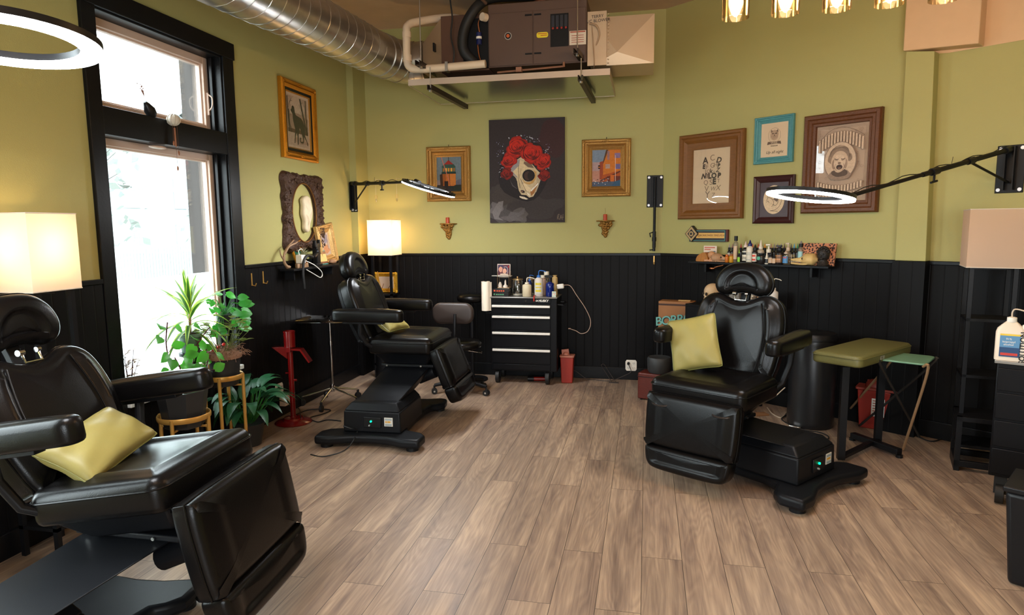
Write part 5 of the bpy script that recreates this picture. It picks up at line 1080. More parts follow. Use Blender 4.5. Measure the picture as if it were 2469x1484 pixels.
# --- sign ---
t = rt('shop_sign', 'small dark sign with gold band and diamond eye, reading a social handle', 'sign', 0.545, 1.505)
m = MB(); m.box((-0.195, -0.03, -0.058), (0.215, -0.001, 0.055)); b = m.build('sign_board', mat('sign_side_maroon', lin(86, 24, 18), 0.5), t, smooth=0, bevel=0.003)
m = MB(); m.box((-0.197, -0.032, -0.060), (0.198, -0.03, 0.053)); m.build('sign_face', mat('sign_black', lin(28, 16, 16), 0.4), b, smooth=0)
m = MB(); m.box((-0.12, -0.034, -0.026), (0.185, -0.032, 0.024)); m.build('gold_band', mat('sign_gold', lin(214, 166, 84), 0.5), b, smooth=0)
TEAL = mat('teal_line', lin(74, 150, 140), 0.5)
m = MB()
for a, c in (((-0.188, -0.051), (0.19, -0.047)), ((-0.188, 0.041), (0.19, 0.045)), ((0.186, -0.051), (0.19, 0.045)), ((-0.19, -0.051), (-0.186, 0.0))): m.box((a[0], -0.0345, a[1]), (c[0], -0.032, c[1]))
m.build('teal_border', TEAL, b, smooth=0)
def dia(r, y0, y1, mb, mi=0): mb.prism([(-r*0.95, 0), (0, -r), (r*0.95, 0), (0, r)], y0, y1, mi, T(-0.165, 0, 0.015) @ RX(PI/2))
m = MB(); dia(0.078, 0.001, 0.045, m, 0); dia(0.070, 0.045, 0.047, m, 1); dia(0.045, 0.047, 0.049, m, 0)
for r_, y1, mi in ((0.024, 0.051, 1), (0.012, 0.053, 0)): m.cyl((-0.165, -0.047, 0.015), (-0.165, -y1, 0.015), r_, n=24, mi=mi)
m.build('diamond_emblem', [mat('sign_black', lin(28, 16, 16), 0.4), mat('sign_tan', lin(176, 146, 96), 0.5)], t)
text('@BORROWER.TIMES.PDX', 0.0265, mat('sign_brown_ink', lin(110, 60, 26), 0.5), t, T(0.042, -0.0345, -0.001), 'lettering', 0.0004, shear=0.12, space=0.93)
# brass hooks
def hook(lab, p, rz):
    t = thing('wall_hook', lab, 'hook', p, rz, 'small brass wall hooks')
    m = MB(); m.box((-0.006, -0.003, -0.05), (0.006, 0, 0.05)); m.build('hook_plate', GOLD, t)
    m = MB(); m.tube([(0, -0.003, -0.045), (0, -0.03, -0.05), (0, -0.04, -0.03)], 0.004, 8); m.build('hook_arm', GOLD, t)
hook('brass hook on the black panelling, left of the pair beside the window', (LX+0.022, 4.67, 1.205), RL)
hook('brass hook on the black panelling, right of the pair beside the window', (LX+0.022, 4.83, 1.21), RL)
hook('single brass hook high on the panelling beside the corner of the angled wall', (0.075, BY-0.022, 1.262), 0)
# outlets
def outlet(lab, p, rz, double=True):
    t = thing('power_outlet', lab, 'outlet', p, rz, 'white wall outlets')
    m = MB(); m.prism([(-0.058, -0.04), (-0.045, -0.058), (0.045, -0.058), (0.058, -0.04), (0.058, 0.04), (0.045, 0.058), (-0.045, 0.058), (-0.058, 0.04)], 0, 0.008, M=RX(PI/2)); m.build('cover_plate', WHT, t, bevel=0.002)
    for x in (-0.027, 0.027):
        for z in (-0.025, 0.025):
            m = MB(); m.cyl((x, -0.008, z), (x, -0.011, z), 0.018, n=18); s_ = m.build('socket', WHT, t)
            m = MB(); [m.box((x+dx, -0.0125, z-0.004), (x+dx+0.003, -0.011, z+0.007)) for dx in (-0.009, 0.006)]; m.box((x-0.002, -0.0125, z-0.012), (x+0.002, -0.011, z-0.007)); m.build('slot', BLK, s_, smooth=0)
    m = MB(); m.cyl((-0.027, -0.011, 0.025), (-0.027, -0.03, 0.02), 0.014, n=12); m.build('plug', BLKR, t)
outlet('white four-socket outlet low on the back wall with a black plug', (-0.14, BY-0.036, 0.155), 0)
outlet('cluttered white outlet low on the window wall behind the red stand', (LX+0.042, 4.94, 0.24), RL)
m = MB(); m.box((LX+0.045, 4.93, 0.10), (LX+0.10, 5.01, 0.19)); tag(m.build('power_adapter', mat('adapter_white', lin(214, 196, 180), 0.5), bevel=0.006), 'boxy white power adapter plugged in low behind the red stand', 'adapter')
# long cords on the floor along the back wall
m = MB(); m.tube(spline([(-0.167, BY-0.062, 0.17), (-0.14, BY-0.08, 0.10), (-0.20, BY-0.10, 0.06), (-0.35, BY-0.14, 0.006), (-0.50, BY-0.12, 0.006), (-0.60, BY-0.1, 0.01), (-0.72, BY-0.1, 0.09), (-0.86, BY-0.1, 0.13)], 8), 0.004, 6); tag(m.build('power_cable', mat('cord_grey', lin(60, 54, 52), 0.5)), 'thin dark cord running from the back wall outlet along the floor', 'cord')
m = MB(); m.tube([(-0.45, BY-0.05, 0.15), (-0.33, BY-0.20, 0.006)], 0.003, 6); m.tube([(-0.41, BY-0.05, 0.15), (-0.29, BY-0.20, 0.006)], 0.003, 6); m.tube([(-0.45, BY-0.05, 0.15), (-0.43, BY-0.048, 0.165), (-0.41, BY-0.05, 0.15)], 0.003, 6); m.box((-0.36, BY-0.22, 0.0), (-0.26, BY-0.19, 0.008)); tag(m.build('wire_stand', mat('wire_dark', lin(80, 70, 64), 0.4, 0.6)), 'small bent wire stand leaning on the baseboard near the outlet', 'wire stand')
# two crystal drops hanging by the back corner
CRY = glass_mat('crystal', (1, 1, 0.96), 0.35)
for i, (u, v) in enumerate(((907, 482), (957, 480))):
    p = at_y(u, v, BY-0.12); t = thing('crystal_drop', 'tiny clear crystal drop hanging in the back corner, %s of two' % ('left' if i == 0 else 'right'), 'ornament', p, 0, 'hanging crystal drops')
    m = MB(); m.cyl((0, 0, 0.0), (0, 0, 0.22), 0.0007, n=5); m.cyl((0, 0, 0.22), (0, 0.12, 0.22), 0.0012, n=5); m.build('thread', WHT, t)
    m = MB(); m.lathe([(0.001, -0.03), (0.012, -0.012), (0.010, 0.0), (0.001, 0.012)], 8); m.build('crystal', CRY, t, smooth=0)
    m = MB(); m.tube([(0.016*math.cos(k*PI/4), 0, 0.03+0.016*math.sin(k*PI/4)) for k in range(8)], 0.0015, 5, closed=True); m.build('wire_ring', GOLD, t)
# ======================= SHELF ON THE ANGLED WALL =======================
def s_of(u, v, off):
    r = ray(u, v); n = RN; t_ = (P0 + n*off - CAMP).dot(n)/r.dot(n); p = CAMP + r*t_; return (p-P0).dot(RD), p.z
ZS = 1.262
t = thing('wall_shelf', 'narrow black shelf on the angled wall crowded with bottles and skulls', 'shelf', wallpt(1.09, ZS-0.018), RANG)
m = MB(); m.box((-0.66, -0.165, 0), (0.66, -0.036, 0.018)); m.build('shelf_board', BLKM, t, bevel=0.002)
for x in (-0.5, 0.5): m = MB(); m.box((x-0.01, -0.12, -0.08), (x+0.01, -0.036, 0)); m.build('shelf_bracket', BLKM, t)
def cm(name, rgb, rough=0.35, **k): return mat(name, lin(*rgb), rough, **k)
CLEARP = glass_mat('clear_plastic', (0.92, 0.90, 0.84), 0.12, 0.1)
SMOKE = mat('smoky_clear_plastic', lin(150, 136, 116), 0.2, alpha=0.55)
WHITEB = cm('white_bottle', (226, 216, 196)); CREAMB = cm('cream_bottle', (206, 192, 160))
def bottle(name, lab, u, vtop, off, r, bodym, capm, kind='cone', labelm=None, hfrac=0.62, group=None, base=ZS, place=None, cat='bottle', flat=1.0, stripes=None, htot=None):
    if place is None:
        s_, zt = s_of(u, vtop, off); p = wallpt(s_, base, off); rz = RANG; H = zt-base
    else: p, rz, H = place[0], place[1], htot
    t = thing(name, lab, cat, p, rz, group); hb = H*hfrac; M = S(1, flat, 1)
    m = MB(); m.lathe([(r*0.9, 0), (r, 0.004), (r, hb*0.88), (r*0.92, hb*0.94), (r*0.5, hb), (r*0.42, hb+H*0.03)], 20, M=M); m.build('bottle_body', bodym, t, smooth=50)
    z = hb+H*0.02; m = MB()
    if kind == 'cone': m.lathe([(r*0.62, z), (r*0.62, z+H*0.10), (r*0.42, z+H*0.11), (r*0.12, H-0.002), (r*0.05, H)], 16)
    elif kind == 'ink':
        m.lathe([(r*0.72, z), (r*0.72, z+H*0.14), (r*0.4, z+H*0.145)], 16, M=M); m.build('collar', BLK, t, smooth=50); m = MB(); m.lathe([(r*0.45, z+H*0.14), (r*0.34, z+H*0.2), (r*0.08, H)], 14)
    elif kind == 'flat': m.lathe([(r*0.75, z), (r*0.75, H)], 20)
    elif kind == 'pump':
        m.lathe([(r*0.62, z), (r*0.72, z+H*0.08), (r*0.66, z+H*0.17), (r*0.3, z+H*0.19), (r*0.3, z+H*0.32)], 18); m.box((-r*0.85, -r*0.3, H-0.012), (r*0.5, r*0.3, H))
    elif kind == 'straw':
        m.lathe([(r*0.45, z), (r*0.45, z+H*0.07), (r*0.15, z+H*0.09)], 14); m.tube(spline([(0, 0, z+H*0.08), (0, 0, H*0.93), (r*0.25, 0, H), (r*1.2, 0, H*0.985), (r*1.7, 0, H*0.95)], 5), r*0.10, 8)
    elif kind == 'spray':
        m.lathe([(r*0.4, z), (r*0.4, z+H*0.1), (r*0.3, z+H*0.2)], 14); m.box((-r*1.1, -r*0.25, H-H*0.11), (r*0.6, r*0.25, H)); m.box((-r*1.3, -r*0.15, H-H*0.09), (-r*1.05, r*0.15, H-H*0.03)); m.tube([(-r*0.6, 0, H*0.9), (-r*0.85, 0, H*0.8), (-r*0.7, 0, H*0.74)], r*0.09, 6)
    m.build('cap', capm, t, smooth=50)
    if labelm:
        m = MB(); rr_ = r*1.02; a0, a1 = -PI*0.85, -PI*0.15; n = 12
        vs = [(rr_*math.cos(a0+(a1-a0)*k/n), rr_*flat*math.sin(a0+(a1-a0)*k/n), z_) for k in range(n+1) for z_ in (hb*0.16, hb*0.78)]
        m.add(vs, [(2*k, 2*k+2, 2*k+3, 2*k+1) for k in range(n)]); lo = m.build('label', labelm, t, smooth=60)
        if stripes:
            m = MB(); rr_ = r*1.035; a0, a1 = -PI*0.72, -PI*0.28
            for zz, hh in stripes[1]:
                vs = [(rr_*math.cos(a0+(a1-a0)*k/6), rr_*flat*math.sin(a0+(a1-a0)*k/6), z_) for k in range(7) for z_ in (hb*zz, hb*(zz+hh))]; m.add(vs, [(2*k, 2*k+2, 2*k+3, 2*k+1) for k in range(6)])
            m.build('label_print', stripes[0], lo, smooth=60)
    return t
INKB = cm('dark_ink_bottle', (30, 26, 26), 0.3)
inks = [(1759, 'pale grey', (150, 140, 140), 'first from the left'), (1766.5, 'dusty rose', (160, 110, 110), 'beside the tall clear bottle'), (1787, 'red', (170, 40, 36), 'right of the tall clear bottle'), (1801.5, 'small red', (176, 50, 50), 'between the round-shouldered and the blue-tipped bottle'), (1815, 'coral', (200, 80, 60), 'just right of the blue-tipped bottle'), (1829, 'orange-red', (206, 74, 40), 'left of the white cone bottle'), (1844.5, 'orange', (224, 140, 36), 'left of the white pump bottle'), (1860, 'tan', (176, 130, 100), 'right of the white pump bottle'), (1867.5, 'mauve-grey', (130, 112, 116), 'behind the small black jars'), (1875, 'faded violet', (140, 110, 130), 'behind the big black bottle, left side'), (1884, 'lavender', (120, 104, 150), 'behind the big black bottle, right side'), (1891.5, 'dark plum', (84, 50, 60), 'between the big black bottle and the clear pump'), (1907.7, 'charcoal', (70, 62, 66), 'right of the clear pump bottle'), (1915.5, 'sky blue', (70, 140, 180), 'left of the green tipped one'), (1923.5, 'green', (20, 130, 80), 'near the right end of the row')]
for i, (u, nm, rgb, where) in enumerate(inks):
    nb = bottle('ink_bottle', 'ink bottle with a %s tip, %s' % (nm, where), u, 587.5, 0.065, 0.0165, INKB, cm('tip_'+nm.replace(' ', '_').replace('-', '_'), rgb), 'ink', cm('ink_label_%d' % (i % 4), ((200, 190, 170), (120, 100, 60), (60, 110, 120), (200, 196, 190))[i % 4]) if i % 3 != 2 else None, group='tattoo ink bottles on the wall shelf', stripes=(BLK, [(0.3, 0.12), (0.5, 0.06)]))
G2 = 'bottles on the wall shelf'
bottle('glass_bottle', 'tall clear bottle with a black cap, tallest on the wall shelf', 1775, 569.5, 0.10, 0.021, SMOKE, BLK, 'flat', cm('pale_label', (210, 180, 150)), 0.80, G2)
bottle('plastic_bottle', 'round-shouldered black bottle with a white printed label and pale cap on the shelf', 1798.5, 582, 0.105, 0.029, INKB, cm('pale_cap', (214, 196, 180)), 'cone', WHITEB, 0.70, G2, stripes=(BLK, [(0.55, 0.16), (0.36, 0.04), (0.26, 0.04)]))
bottle('plastic_bottle', 'tall white bottle with a dark blue pointed tip on the shelf', 1809, 579, 0.115, 0.030, WHITEB, cm('navy_tip', (22, 30, 96)), 'cone', WHITEB, 0.72, G2, stripes=(cm('label_grey', (150, 160, 150)), [(0.6, 0.03), (0.5, 0.03), (0.2, 0.03)]))
bottle('plastic_bottle', 'black capped bottle with a white label and red lightning marks on the shelf', 1821, 589.5, 0.135, 0.024, INKB, BLK, 'ink', WHITEB, 0.66, G2, stripes=(cm('label_red', (214, 60, 36)), [(0.55, 0.14), (0.24, 0.14)]))
bottle('plastic_bottle', 'white-coned squeeze bottle standing behind a black jar with a green badge', 1835, 579, 0.10, 0.030, cm('clear_grey_body', (176, 160, 140)), WHITEB, 'cone', cm('grey_label', (150, 140, 126)), 0.60, G2, stripes=(BLK, [(0.5, 0.05)]))
tj = bottle('jar', 'squat black jar with a round green badge at the front of the shelf', 1836, 611, 0.15, 0.036, INKB, BLK, 'flat', None, 0.86, G2, cat='jar')
m = MB(); m.cyl((-0.006, -0.036, 0.05), (-0.006, -0.0385, 0.05), 0.016, n=20); m.build('badge', cm('badge_green', (60, 160, 120)), tj)
bottle('pump_bottle', 'dark blue foam bottle with a white pump top on the shelf', 1854, 589, 0.11, 0.028, cm('navy_body', (24, 28, 52)), WHITEB, 'pump', None, 0.55, G2)
bottle('dropper_bottle', 'small white-tipped dropper bottle at the front of the shelf', 1849.5, 604.5, 0.15, 0.0165, WHITEB, WHITEB, 'cone', INKB, 0.5, G2)
bottle('jar', 'small black jar with a pale stripe, left of two, front of the shelf', 1858.5, 613, 0.15, 0.019, INKB, BLK, 'flat', cm('pale_strip', (200, 170, 140)), 0.84, G2, cat='jar')
bottle('jar', 'small black jar with a pale stripe, right of two, front of the shelf', 1867, 616, 0.15, 0.017, INKB, BLK, 'flat', cm('pale_strip', (200, 170, 140)), 0.84, G2, cat='jar')
bottle('pump_bottle', 'large black bottle with a black pump and a brown framed label', 1880.5, 592, 0.125, 0.035, INKB, BLK, 'pump', cm('brown_label', (110, 76, 46)), 0.66, G2, stripes=(cm('label_tan', (190, 130, 80)), [(0.2, 0.05), (0.66, 0.06), (0.32, 0.16)]))
bottle('plastic_bottle', 'clear bottle with a blue and red label beside the large black bottle', 1895.5, 604, 0.135, 0.025, CLEARP, cm('clear_cap', (190, 170, 150)), 'cone', cm('label_blue', (70, 130, 180)), 0.74, G2, stripes=(cm('label_red2', (190, 70, 60)), [(0.62, 0.1)]))
bottle('pump_bottle', 'tall clear pump bottle in the middle of the dark ink bottles', 1901, 586, 0.10, 0.024, SMOKE, cm('frosted_pump', (190, 166, 140)), 'pump', None, 0.60, G2)
bottle('squeeze_bottle', 'tall clear squeeze bottle with a black collar at the right end of the bottles', 1932, 581, 0.085, 0.023, SMOKE, cm('smoke_tip', (130, 122, 118)), 'ink', cm('label_teal_white', (150, 190, 190)), 0.72, G2)
bottle('jar', 'low orange jar beside the animal skull, left of two', 1753, 614, 0.12, 0.018, cm('orange_jar', (196, 110, 30)), cm('orange_lid', (200, 96, 24)), 'flat', None, 0.8, G2, cat='jar')
bottle('jar', 'low yellow-amber jar beside the animal skull, right of two', 1763.5, 613.5, 0.12, 0.020, cm('amber_jar', (206, 150, 40)), cm('amber_lid', (160, 90, 40)), 'flat', None, 0.8, G2, cat='jar')
bottle('dropper_bottle', 'small lime green dropper bottle in front of the tall clear bottle', 1782.5, 602, 0.14, 0.014, INKB, cm('lime_tip', (150, 200, 40)), 'ink', cm('lime_label', (150, 210, 50)), 0.55, G2)
# leopard print canvas leaning at the right end, dark bust in front
def leopard():
    m = bpy.data.materials.new('leopard_print'); m.use_nodes = True; nt = m.node_tree; N = nt.nodes; L = nt.links; p = N['Principled BSDF']; p.inputs['Roughness'].default_value = 0.7
    tc = N.new('ShaderNodeTexCoord'); v = N.new('ShaderNodeTexVoronoi'); v.inputs['Scale'].default_value = 62; L.new(tc.outputs['Object'], v.inputs[0])
    cr = N.new('ShaderNodeValToRGB'); e = cr.color_ramp.elements; e[0].position = 0.40; e[0].color = lin(40, 18, 14); e[1].position = 0.50; e[1].color = lin(190, 122, 84); L.new(v.outputs['Distance'], cr.inputs[0]); L.new(cr.outputs[0], p.inputs['Base Color']); return m
LEO = leopard()
t = thing('small_canvas', 'small leopard-print canvas leaning at the right end of the bottle shelf', 'canvas', wallpt(1.60, ZS, 0.10), RANG)
m = MB(); m.box((-0.135, -0.01, 0), (0.165, 0.008, 0.185), M=RX(R_(-12))); m.build('printed_canvas', LEO, t, smooth=0)
s_, _z = s_of(1983, 620, 0.15)
t = thing('dark_bust', 'small dark sculpted head in front of the leopard-print canvas', 'figurine', wallpt(s_, ZS, 0.135), RANG)
DKC = mat('dark_clay', (0.018, 0.014, 0.012), 0.5, bump=0.6, scale=60)
m = MB(); m.sphere((0, 0, 0.095), 0.052, 20, sc=(0.95, 0.9, 1.12)); m.sphere((0, -0.045, 0.085), 0.010, 8); m.sphere((-0.018, -0.042, 0.10), 0.008, 8); m.sphere((0.018, -0.042, 0.10), 0.008, 8); m.sphere((0, -0.042, 0.062), 0.014, 8, sc=(1.4, 0.6, 0.5)); m.lathe([(0.045, 0), (0.05, 0.01), (0.035, 0.03), (0.03, 0.05)], 18); m.build('head', DKC, t, smooth=60)
m = MB(); rr = random.Random(2)
for k in range(60): a = rr.uniform(0, 2*PI); b_ = rr.uniform(0.1, 1.3); m.sphere((0.05*math.sin(b_)*math.cos(a), 0.048*math.sin(b_)*math.sin(a)*(1 if math.sin(a) > -0.5 else 0.8), 0.098+0.058*math.cos(b_)), 0.009, 6)
m.build('curly_hair', DKC, t, smooth=60)
def skull(lab, p, rz, L=0.16, m_=None, long_=1.0, name='animal_skull', group='animal skulls on the wall shelf'):
    m_ = m_ or BONE; t = thing(name, lab, 'skull', p, rz, group)
    m = MB()
    def fn(u, v):      # u along the skull (snout at -x), v around
        x = -L*0.55+L*1.08*u; w = (0.10+0.24*smst(0, 0.35, u)+0.62*smst(0.35, 0.72, u)-0.78*smst(0.86, 1.02, u))*L*0.30; h = (0.14+0.20*smst(0, 0.3, u)+0.55*smst(0.3, 0.62, u)-0.72*smst(0.82, 1.02, u))*L*0.26
        a = 2*PI*v; e = 1.0
        if 0.36 < u < 0.52: e = 1-0.35*max(0, math.cos((u-0.44)/0.08*PI/2))*max(0, math.sin(2*a if False else a))*0-0.28*max(0, math.cos((u-0.44)/0.08*PI/2))*abs(math.cos(a))
        return Vector((x, w*math.cos(a)*e, L*0.20+h*math.sin(a)+L*0.04*smst(0.3, 0.6, u)))
    m.grid(fn, 30, 22, cv=True); m.build('cranium', m_, t, smooth=60)
    m = MB()
    for sy in (-1, 1):
        m.tube(spline([(-L*0.10, sy*L*0.13, L*0.16), (L*0.08, sy*L*0.24, L*0.15), (L*0.25, sy*L*0.23, L*0.19), (L*0.34, sy*L*0.15, L*0.2)], 5), L*0.022, 8)
        m.tube(spline([(-L*0.50, sy*L*0.05, L*0.07), (-L*0.2, sy*L*0.11, L*0.05), (L*0.15, sy*L*0.16, L*0.06), (L*0.26, sy*L*0.17, L*0.16)], 5), L*0.035, 8)
    m.build('cheek_and_jaw', m_, t, smooth=60)
    m = MB()
    for sy in (-1, 1):
        for k in range(7): m.cyl((-L*0.48+k*L*0.06, sy*(L*0.05+k*L*0.010), L*0.15), (-L*0.48+k*L*0.06, sy*(L*0.052+k*L*0.010), L*(0.06 if k == 0 else 0.10)), L*0.016, L*0.004, 6)
    m.build('tooth_row', cm('tooth', (226, 214, 190)), t)
    m = MB()
    for sy in (-1, 1): m.sphere((-L*0.02, sy*L*0.115, L*0.26), L*0.055, 12, sc=(1.1, 0.5, 0.9))
    m.sphere((-L*0.535, 0, L*0.20), L*0.035, 10, sc=(0.6, 1, 1)); m.build('eye_socket', mat('socket_dark', (0.03, 0.02, 0.015), 0.8), t, smooth=60)
    return t
s_, _z = s_of(1938, 625, 0.13)
skull('long yellowish animal skull lying at the right end of the shelf', wallpt(s_, ZS, 0.115), RANG, 0.215, mat('yellow_bone', lin(214, 180, 116), 0.55, bump=0.3, scale=30, var=0.1))
s_, _z = s_of(1738, 620, 0.12)
skull('pinkish animal skull facing right beside the orange jars', wallpt(s_, ZS, 0.12), RANG+PI+0.25, 0.17, mat('pink_bone', lin(190, 148, 112), 0.6, bump=0.4, scale=30, var=0.15))
s_, _z = s_of(1716, 612, 0.10)
t = thing('doll_head', 'small round pinkish doll-like head beside the left skull', 'figurine', wallpt(s_, ZS, 0.10), RANG)
m = MB(); m.sphere((0, 0, 0.062), 0.036, 18, sc=(1, 1, 1.0)); m.cyl((0, 0, 0), (0, 0, 0.035), 0.026, 0.02, 14); m.sphere((-0.012, -0.034, 0.06), 0.006, 8); m.sphere((0.012, -0.034, 0.06), 0.006, 8); m.build('head', cm('pink_clay', (206, 152, 110), 0.55), t, smooth=60)
s_, _z = s_of(1696, 622, 0.10)
t = thing('wood_slice', 'golden brown chunk of wood at the left end of the shelf', 'wood piece', wallpt(s_, ZS, 0.10), RANG)
m = MB(); m.prism(smooth_loop([(-0.055, 0.0), (-0.05, 0.045), (-0.01, 0.075), (0.03, 0.085), (0.06, 0.05), (0.055, 0.0)], 36), -0.05, 0.03, M=RX(PI/2)); m.build('wood_chunk', mat('golden_wood', lin(176, 112, 40), 0.5, var=0.4, scale=14, bump=0.3, stretch=(8, 1, 1)), t, smooth=50)
s_, _z = s_of(1712, 624, 0.15)
t = thing('small_bones', 'row of small pinkish bones lying at the front left of the shelf', 'bones', wallpt(s_, ZS, 0.15), RANG)
m = MB()
for k in range(6): x = -0.05+k*0.022; m.sphere((x, 0.0, 0.012), 0.013, 8, sc=(1.1, 0.9, 0.85)); m.cyl((x, 0, 0.010), (x+0.02, 0.004, 0.010), 0.007, n=8)
m.build('bone_string', cm('pink_bone2', (214, 160, 124), 0.6), t, smooth=60)
s_, _z = s_of(1712, 602, 0.06)
t = thing('postcard', 'small white card with red and teal lettering leaning behind the left skull', 'card', wallpt(s_, ZS, 0.058), RANG)
m = MB(); m.box((-0.07, 0, 0), (0.07, 0.003, 0.146)); m.build('card', cm('card_white', (226, 206, 186)), t, smooth=0)
P = Pic(0, 0, 100, 100, 0.135, 0.14, -0.001); P.rect((200, 84, 66), 5, 6, 88, 12); P.rect((200, 120, 100), 5, 18, 55, 26)
for k in range(9): P.rect((70, 130, 140), 6+9*k, 46-k*1.6, 12+9*k, 76-k*1.6)
P.curve((70, 130, 140), [(4, 50), (50, 38), (92, 34)], 5); P.curve((70, 130, 140), [(4, 80), (50, 66), (92, 62)], 5)
o = P.build('card_print', t); o.location = (0, 0, 0.072)
s_, _z = s_of(1722, 640, 0.10)
t = thing('copper_scoop', 'shiny copper scoop hanging just under the left end of the bottle shelf', 'scoop', wallpt(s_, 1.20, 0.10), RANG)
m = MB(); m.sphere((-0.02, 0, 0.0), 0.03, 14, sc=(1.2, 0.8, 0.5)); m.cyl((0.0, 0, 0.008), (0.10, 0.0, 0.035), 0.008, n=10); m.cyl((0.02, 0.0, 0.01), (0.02, 0.03, 0.045), 0.004, n=8); m.build('scoop_bowl', mat('copper', (0.55, 0.22, 0.10), 0.3, 1.0), t, smooth=60)

# ======================= SHELF ON THE WINDOW WALL =======================
ZL = 1.262
t = thing('wall_shelf', 'narrow black shelf on the window wall under the carved oval frame', 'shelf', (LX, 5.50, ZL-0.018), RL)
m = MB(); m.box((-0.44, -0.17, 0), (0.46, -0.036, 0.018)); m.build('shelf_board', BLKM, t, bevel=0.002)
for x in (-0.35, 0.35): m = MB(); m.box((x-0.01, -0.12, -0.08), (x+0.01, -0.036, 0)); m.build('shelf_bracket', BLKM, t)
t = thing('antler', 'curved brown antler standing at the left end of the window wall shelf', 'antler', (-3.00, 5.12, ZL), RL)
ANT = mat('antler_horn', lin(150, 118, 88), 0.55, bump=0.3, scale=40, var=0.25)
m = MB(); sp = spline([(-0.02, 0, 0.012), (-0.07, 0, 0.06), (-0.06, 0, 0.14), (0.0, -0.01, 0.20), (0.07, -0.02, 0.245)], 6); m.tube(sp, 0.012, 10, rs=[0.014-0.0095*k/(len(sp)-1) for k in range(len(sp))]); sp = spline([(-0.06, 0, 0.13), (-0.02, -0.02, 0.19), (0.05, -0.04, 0.215), (0.09, -0.04, 0.23)], 6); m.tube(sp, 0.01, 10, rs=[0.012-0.008*k/(len(sp)-1) for k in range(len(sp))])
sp = spline([(-0.065, 0, 0.07), (-0.10, 0.01, 0.12), (-0.115, 0.01, 0.17)], 6); m.tube(sp, 0.008, 8, rs=[0.009-0.006*k/(len(sp)-1) for k in range(len(sp))]); m.sphere((-0.015, 0, 0.016), 0.022, 12, sc=(1.2, 1, 0.7)); m.build('antler_beam', ANT, t, smooth=60)
t = thing('charger_block', 'white charger block with a looping cable among the driftwood', 'charger', (-2.96, 5.25, ZL+0.04), RL)
m = MB(); m.box((-0.035, -0.03, 0), (0.035, 0.03, 0.075)); m.build('charger_body', WHT, t, bevel=0.006)
m = MB(); m.tube(spline([(0.03, -0.03, 0.02), (0.12, -0.06, -0.02), (0.22, -0.07, -0.08), (0.26, -0.06, -0.12), (0.22, -0.06, -0.14), (0.12, -0.05, -0.10), (0.0, -0.05, -0.055)], 6), 0.004, 6); m.tube(spline([(-0.02, 0.0, 0.07), (-0.03, 0, 0.11), (0.02, 0.0, 0.125), (0.05, 0.0, 0.10)], 6), 0.004, 6); m.build('charger_cable', WHT, t)
t = thing('driftwood', 'pale driftwood chunk lying under the white charger block', 'driftwood', (-2.98, 5.26, ZL), RL)
m = MB(); m.prism(smooth_loop([(-0.08, -0.03), (-0.04, 0.02), (0.02, 0.03), (0.09, 0.015), (0.12, -0.02), (0.03, -0.035)], 36), 0, 0.038); m.build('wood_chunk', ANT, t, smooth=60, bevel=0.008)
t = thing('framed_picture', 'small tilted gold frame with a dark green picture on the window wall shelf', 'framed picture', (-3.03, 5.385, ZL), RL)
MF = RY(R_(-12)) @ RX(R_(-10)) @ T(0, 0, 0.115)
g = MB(); o = frame(t, 0.165, 0.225, ornate_prof(0.032, 0.02), GILT2); o.matrix_local = MF; ornaments(o, 0.165, 0.225, 0.008, 0.018, 0.008, GILT2)
m = MB(); m.box((-0.055, -0.008, -0.085), (0.055, -0.001, 0.085)); o = m.build('picture', cm('deep_green', (10, 66, 50)), t, smooth=0); o.matrix_local = MF
P = Pic(-50, -80, 50, 80, 0.10, 0.16, -0.0085); P.blob((30, 110, 84), 0, -20, 22, 30, 0.3, 3); P.curve((180, 150, 90), [(-10, 60), (0, 20), (10, -10), (4, -50)], 3); o = P.build('picture_marks', t); o.matrix_local = MF
t = thing('air_plant', 'spiky grey-green air plant in front of the small gold frame', 'plant', (-2.965, 5.30, ZL+0.115), RL)
m = MB(); rr = random.Random(4)
for k in range(46):
    a = rr.uniform(0, 2*PI); el = rr.uniform(-0.3, 1.2); L_ = rr.uniform(0.05, 0.085); d = Vector((math.cos(a)*math.cos(el), math.sin(a)*math.cos(el)*0.6, math.sin(el)))
    m.tube([Vector((0, 0, 0)), d*L_*0.5+Vector((0, 0, 0.006)), d*L_+Vector((0, 0, -0.004))], 0.002, 5, rs=[0.0026, 0.002, 0.0006])
m.build('leaves', mat('air_plant_leaf', lin(120, 122, 84), 0.6), t)
t = thing('phone_gimbal', 'black flexible gooseneck phone clamp standing on the window wall shelf', 'phone clamp', (-2.97, 5.52, ZL), RL)
m = MB(); m.tube(spline([(-0.30, -0.05, -0.18), (-0.315, -0.05, -0.05), (-0.29, -0.05, 0.06), (-0.22, -0.05, 0.105), (-0.12, -0.04, 0.09), (-0.05, -0.03, 0.10), (0.0, -0.02, 0.13)], 8), 0.012, 10); m.build('gooseneck', BLKR, t)
m = MB(); m.cyl((-0.10, -0.04, 0.085), (-0.02, -0.03, 0.115), 0.018, n=12); m.sphere((0.0, -0.02, 0.13), 0.025, 12); m.build('ball_head', BLK, t, smooth=60)
m = MB(); m.box((-0.01, -0.03, 0.0), (0.055, 0.02, 0.21)); m.box((-0.035, -0.03, 0.17), (-0.005, 0.0, 0.235)); m.box((0.04, -0.03, 0.17), (0.065, 0.0, 0.24)); m.box((-0.03, -0.035, 0.0), (0.08, 0.03, 0.025)); m.build('clamp_body', BLK, t, bevel=0.006)
t = thing('decorative_box', 'cream lettered plaque with a teal border on the window wall shelf', 'plaque', (-3.0, 5.70, ZL), RL)
